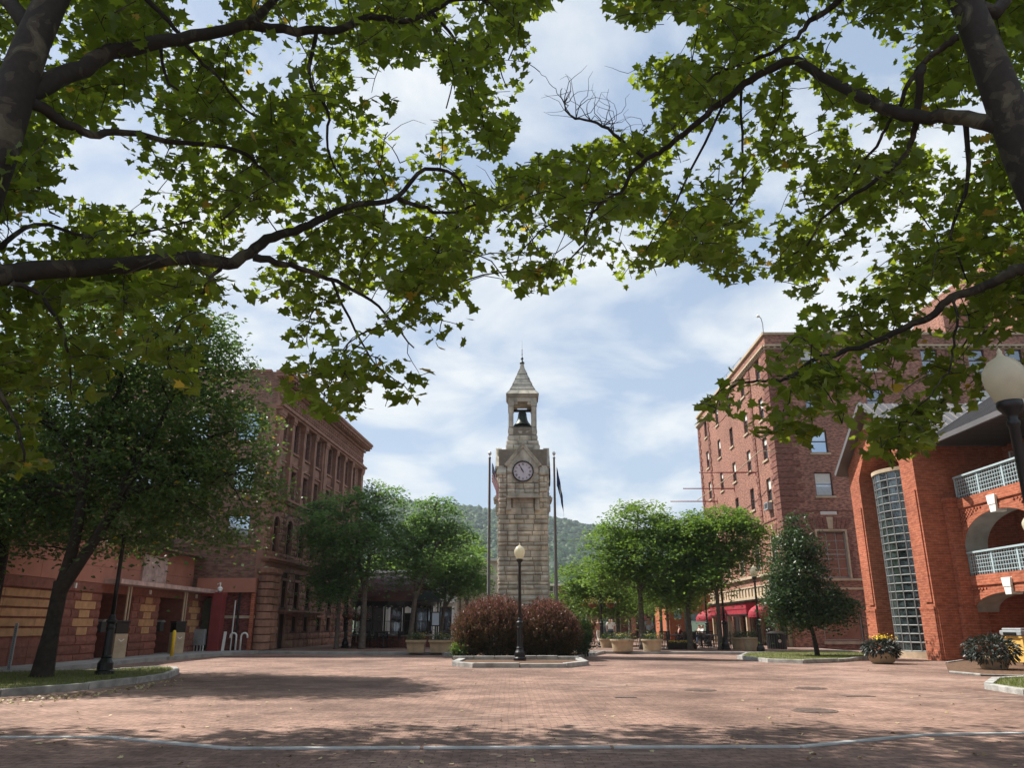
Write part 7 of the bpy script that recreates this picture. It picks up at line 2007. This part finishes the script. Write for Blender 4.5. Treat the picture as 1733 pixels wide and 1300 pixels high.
# ================================================================ PEOPLE
def skinned(name, V, E, Rr, mat, parent, root=0, sub=2):
    me = bpy.data.meshes.new(name); me.from_pydata([tuple(p) for p in V], E, []); me.update()
    o = bpy.data.objects.new(name, me); C.objects.link(o); o.parent = parent
    sk = o.modifiers.new('skin', 'SKIN'); sk.use_smooth_shade = True
    if not me.skin_vertices: 
        bpy.context.view_layer.objects.active = o
        me.attributes  # layer is created with the modifier
    for i, r in enumerate(Rr):
        s_ = me.skin_vertices[0].data[i]; s_.radius = (r, r) if not isinstance(r, tuple) else r; s_.use_root = (i == root)
    sb = o.modifiers.new('subsurf', 'SUBSURF'); sb.levels = sub; sb.render_levels = sub
    me.materials.append(M[mat]); return o
def person(loc, rz, pose, shirt, pants, label, hair='hair_dk', h_=1.75, skin='skin'):
    t = thing('person', label, 'person', loc, rz); t.scale = (h_ / 1.75,) * 3
    J = {'pel': (0, 0, .95), 'sp': (0, .02, 1.15), 'ch': (0, .02, 1.36), 'nk': (0, 0, 1.50), 'hd': (0, -.02, 1.62), 'ht': (0, -.01, 1.70),
         'shl': (-.18, .01, 1.43), 'shr': (.18, .01, 1.43), 'ell': (-.25, .03, 1.15), 'elr': (.25, .03, 1.15), 'wrl': (-.24, -.08, .92), 'wrr': (.24, -.08, .92),
         'hil': (-.10, 0, .90), 'hir': (.10, 0, .90), 'knl': (-.11, -.02, .50), 'knr': (.11, -.02, .50), 'anl': (-.11, .03, .09), 'anr': (.11, .03, .09), 'tol': (-.12, -.14, .03), 'tor': (.12, -.14, .03)}
    if pose == 'walk':
        J.update(knl=(-.10, -.14, .52), anl=(-.10, -.22, .12), tol=(-.11, -.38, .06), knr=(.10, .03, .50), anr=(.10, .28, .14), tor=(.11, .16, .03), ell=(-.24, .14, 1.17), wrl=(-.22, .12, .94), elr=(.24, -.06, 1.16), wrr=(.22, -.24, .98))
    if pose == 'sit':
        for k in ('pel', 'sp', 'ch', 'nk', 'hd', 'ht', 'shl', 'shr', 'ell', 'elr', 'wrl', 'wrr', 'hil', 'hir'): x, y, z = J[k]; J[k] = (x, y, z - .42)
        J.update(knl=(-.12, -.42, .52), knr=(.12, -.42, .52), anl=(-.12, -.40, .09), anr=(.12, -.40, .09), tol=(-.12, -.56, .03), tor=(.12, -.56, .03), ell=(-.25, -.10, .78), elr=(.25, -.10, .78), wrl=(-.14, -.34, .80), wrr=(.14, -.34, .80))
    if pose == 'stand': J.update(wrl=(-.10, -.22, 1.05), ell=(-.26, -.02, 1.14))
    names = list(J); ix = {k: i for i, k in enumerate(names)}; V = [Vector(J[k]) for k in names]
    E = [('pel', 'sp'), ('sp', 'ch'), ('ch', 'nk'), ('nk', 'hd'), ('hd', 'ht'), ('ch', 'shl'), ('ch', 'shr'), ('shl', 'ell'), ('shr', 'elr'), ('ell', 'wrl'), ('elr', 'wrr'), ('pel', 'hil'), ('pel', 'hir'), ('hil', 'knl'), ('hir', 'knr'), ('knl', 'anl'), ('knr', 'anr'), ('anl', 'tol'), ('anr', 'tor')]
    E = [(ix[a], ix[b]) for a, b in E]
    rad = {'pel': (.14, .10), 'sp': (.12, .09), 'ch': (.15, .10), 'nk': .052, 'hd': (.082, .098), 'ht': (.07, .08), 'shl': .065, 'shr': .065, 'ell': .042, 'elr': .042, 'wrl': .03, 'wrr': .03, 'hil': .09, 'hir': .09, 'knl': .058, 'knr': .058, 'anl': .038, 'anr': .038, 'tol': .03, 'tor': .03}
    Rr = [rad[k] for k in names]
    for sd, sx in (('l', -1), ('r', 1)):
        wv = Vector(J['wr' + sd]); dv = (wv - Vector(J['el' + sd])).normalized(); lat = dv.cross(Vector((sx, 0, 0))).normalized()
        pi = len(V); V.append(wv + dv * .07); E.append((ix['wr' + sd], pi)); Rr.append((.032, .018))
        for k, (off, ln) in enumerate(((-.028, .075), (-.01, .085), (.01, .08), (.027, .065))):
            a = len(V); V.append(wv + dv * .11 + lat * off); V.append(wv + dv * (.11 + ln * .5) + lat * off + Vector((0, 0, -.008))); V.append(wv + dv * (.11 + ln) + lat * off + Vector((-sx * .015, 0, -.01)))
            E += [(pi, a), (a, a + 1), (a + 1, a + 2)]; Rr += [.0095, .0085, .007]
        a = len(V); V.append(wv + dv * .05 + lat * -.045 + Vector((0, 0, -.01))); V.append(wv + dv * .09 + lat * -.06); E += [(pi, a), (a, a + 1)]; Rr += [.011, .009]
    skinned('body', V, E, Rr, skin, t, 0, 1)
    g_ = lambda k: Vector(J[k])
    SV = [g_('pel') + Vector((0, 0, .03)), g_('sp'), g_('ch'), g_('nk') - Vector((0, 0, .05)), g_('shl'), g_('shr'), g_('shl').lerp(g_('ell'), .75), g_('shr').lerp(g_('elr'), .75)]
    skinned('shirt', SV, [(0, 1), (1, 2), (2, 3), (2, 4), (2, 5), (4, 6), (5, 7)], [(.165, .12), (.15, .11), (.17, .12), .075, .082, .082, .062, .062], shirt, t, 1, 2)
    PV = [g_('pel'), g_('hil'), g_('hir'), g_('knl'), g_('knr'), g_('knl').lerp(g_('anl'), .85), g_('knr').lerp(g_('anr'), .85)]
    skinned('trousers', PV, [(0, 1), (0, 2), (1, 3), (2, 4), (3, 5), (4, 6)], [(.155, .115), .10, .10, .075, .075, .058, .058], pants, t, 0, 2)
    skinned('hair', [g_('hd') + Vector((0, .035, .0)), g_('ht') + Vector((0, .02, .01)), g_('ht') + Vector((0, -.03, .015))], [(0, 1), (1, 2)], [(.085, .075), (.075, .075), .05], hair, t, 0, 2)
    mb = MB(); hd = g_('hd')
    for sx in (-1, 1): mb.lathe([(.002, -.012), (.012, 0), (.002, .012)], 8, (hd.x + sx * .032, hd.y - .088, hd.z + .01), cap=False)
    mb.bar((hd.x - .025, hd.y - .094, hd.z - .052), (hd.x + .025, hd.y - .094, hd.z - .052), .008); mb.build('face_features', 'hair_dk', t)
    mb = MB(); mb.vprism([(-.014, -.03), (.014, -.03), (.004, .012), (-.004, .012)], -.125, -.08)
    for v_ in range(len(mb.v)): mb.v[v_] = (mb.v[v_][0] + hd.x, mb.v[v_][1] + hd.y, mb.v[v_][2] + hd.z)
    mb.build('nose', skin, t)
    mb = MB()
    for sd in ('tol', 'tor'):
        p = g_(sd); a_ = g_('an' + sd[-1]); mb.tube([a_ + Vector((0, .03, -.04)), p + Vector((0, .02, .01)), p + Vector((0, -.05, 0))], [.045, .05, .03], 10)
    mb.build('shoes', 'cloth_black', t, smooth=True)
    return t
def at_g(px, D, z=.126): return (at(px, 1060, D).x, D, z)
person(at_g(1098, 45.6), R(175), 'stand', 'cloth_blue', 'cloth_black', 'man standing with his back to us in a pale blue shirt and dark trousers', h_=1.72)
person(at_g(1003, 54), R(180), 'walk', 'cloth_maroon', 'cloth_pink', 'woman walking away in a dark red top, just right of the bushes', 'hair_br', 1.68)
person(at_g(1013, 55), R(200), 'walk', 'cloth_pink', 'cloth_white', 'person in a pink top walking beside the woman in dark red', 'hair_br', 1.66)
person(at_g(1032, 60), R(10), 'walk', 'cloth_white', 'jeans', 'person in a white top and jeans farther along the promenade', 'hair_dk', 1.72)
person(at_g(1036, 61), R(-10), 'stand', 'cloth_white', 'jeans', 'second distant person in white and blue, right of the first', 'hair_br', 1.7)
for px, D, lab, a_ in ((1183, 50.9, 'seated person in a white shirt leaning over a table, left of the pair', R(95)), (1189, 50.4, 'seated person in a white shirt, taller one of the pair at the table', R(-90))):
    q_ = at_g(px, D); person(q_, a_, 'sit', 'cloth_white', 'jeans', lab, 'hair_br', 1.7); dup(cp, (q_[0], q_[1], .126), a_, 'patio chair under the ' + ('left' if px == 1183 else 'right') + ' seated person in white')
q_ = at_g(1150, 47.5); person(q_, R(90), 'sit', 'cloth_maroon', 'cloth_black', 'seated person in a dark top behind the yellow flowers', 'hair_dk', 1.7); dup(cp, q_, R(90), 'patio chair under the seated person in the dark top')
q_ = at_g(785, 48.2); person(q_, R(-80), 'sit', 'cloth_black', 'cloth_black', 'seated person in black beside the left barberry bush', 'hair_dk', 1.7); dup(cp, q_, R(-80), 'patio chair under the seated person in black')

# ================================================================ GROUND DETAILS
def cover(px, py, rx, ry, label, rnd=True):
    v = gp(px, py, 0); t = thing('utility_cover' if rnd else 'drain_grate', label, 'cover', (v.x, v.y, 0.004), group='iron covers set in the plaza bricks')
    mb = MB(); 
    if rnd: mb.lathe([(rx, 0), (rx, .006), (rx * .96, .008)], 32)
    else: mb.box(-rx, rx, -ry, ry, 0, .006)
    mb.build('frame', 'coverm', t)
    mb = MB()
    if rnd:
        mb.lathe([(rx * .95, .0065), (rx * .95, .0088)], 32)
        for i in range(-5, 6):
            for j in range(-5, 6):
                if math.hypot(i, j) < 5.2: mb.box(i * rx / 6 - .02, i * rx / 6 + .02, j * rx / 6 - .02, j * rx / 6 + .02, .0085, .013)
    else:
        mb.box(-rx * .9, rx * .9, -ry * .9, ry * .9, .0062, .0068)
        for i in range(9): x = -rx * .85 + i * rx * 1.7 / 8; mb.box(x - .012, x + .012, -ry * .85, ry * .85, .0065, .012)
    mb.build('plate', 'coverm', t)
cover(1378, 1204, .38, .4, 'round iron cover nearest the camera on the right of the plaza')
cover(1185, 1169, .36, .4, 'round iron cover left of the others on the plaza')
cover(1372, 1166, .36, .4, 'round iron cover farthest right and back')
cover(1058, 1181, .22, .13, 'small rectangular drain grate near the middle of the plaza', False)
cover(1452, 1179, .30, .15, 'rectangular drain grate on the right of the plaza', False)
cover(548, 1114, .8, .22, 'long dark gutter drain by the left far kerb', False)
n_ = 520
px = rng.uniform(-100, 1833, n_); py = 1112 + 188 * rng.uniform(0, 1, n_) ** 1.0
P = np.array([tuple(gp(a, b, .012)) for a, b in zip(px, py)]); P = P[rng.uniform(0, 1, n_) < np.clip(6 / np.maximum(P[:, 1], 6) + .15, 0, 1)]
o = leaves('fallen_leaves', P, .065, 'maple', 'litter', None, tilt=.18); tag(o, 'dry fallen leaves scattered over the brick plaza', 'leaves', kind='stuff')
q1 = [gp(x, y, .012) for x, y in zip(rng.uniform(-50, 330, 260), rng.uniform(0, 1, 260))] if False else []
xs = rng.uniform(-80, 310, 220); ys = np.interp(xs, [-80, 0, 150, 230, 310], [1187, 1184, 1172, 1162, 1147]) + np.abs(rng.normal(0, 5, 220))
P = np.array([tuple(gp(a, b, .02)) for a, b in zip(xs, ys)])
o = leaves('fallen_leaves', P, .08, 'maple', 'litter', None, tilt=.4); tag(o, 'drift of dry leaves along the left island kerb', 'leaves', kind='stuff')
# power lines over the far street
t = thing('overhead_cable', 'thin overhead cables crossing before the wooded hill', 'cable', (0, 100, 12))
mb = MB(t)
for z0k, D in ((13.2, 100), (12.2, 100)):
    mb.tube([(-40 + 8 * i, D, z0k - .6 * math.sin(math.pi * i / 10)) for i in range(11)], .02, 4)
mb.build('wire', 'black')

scn.render.engine = 'CYCLES'
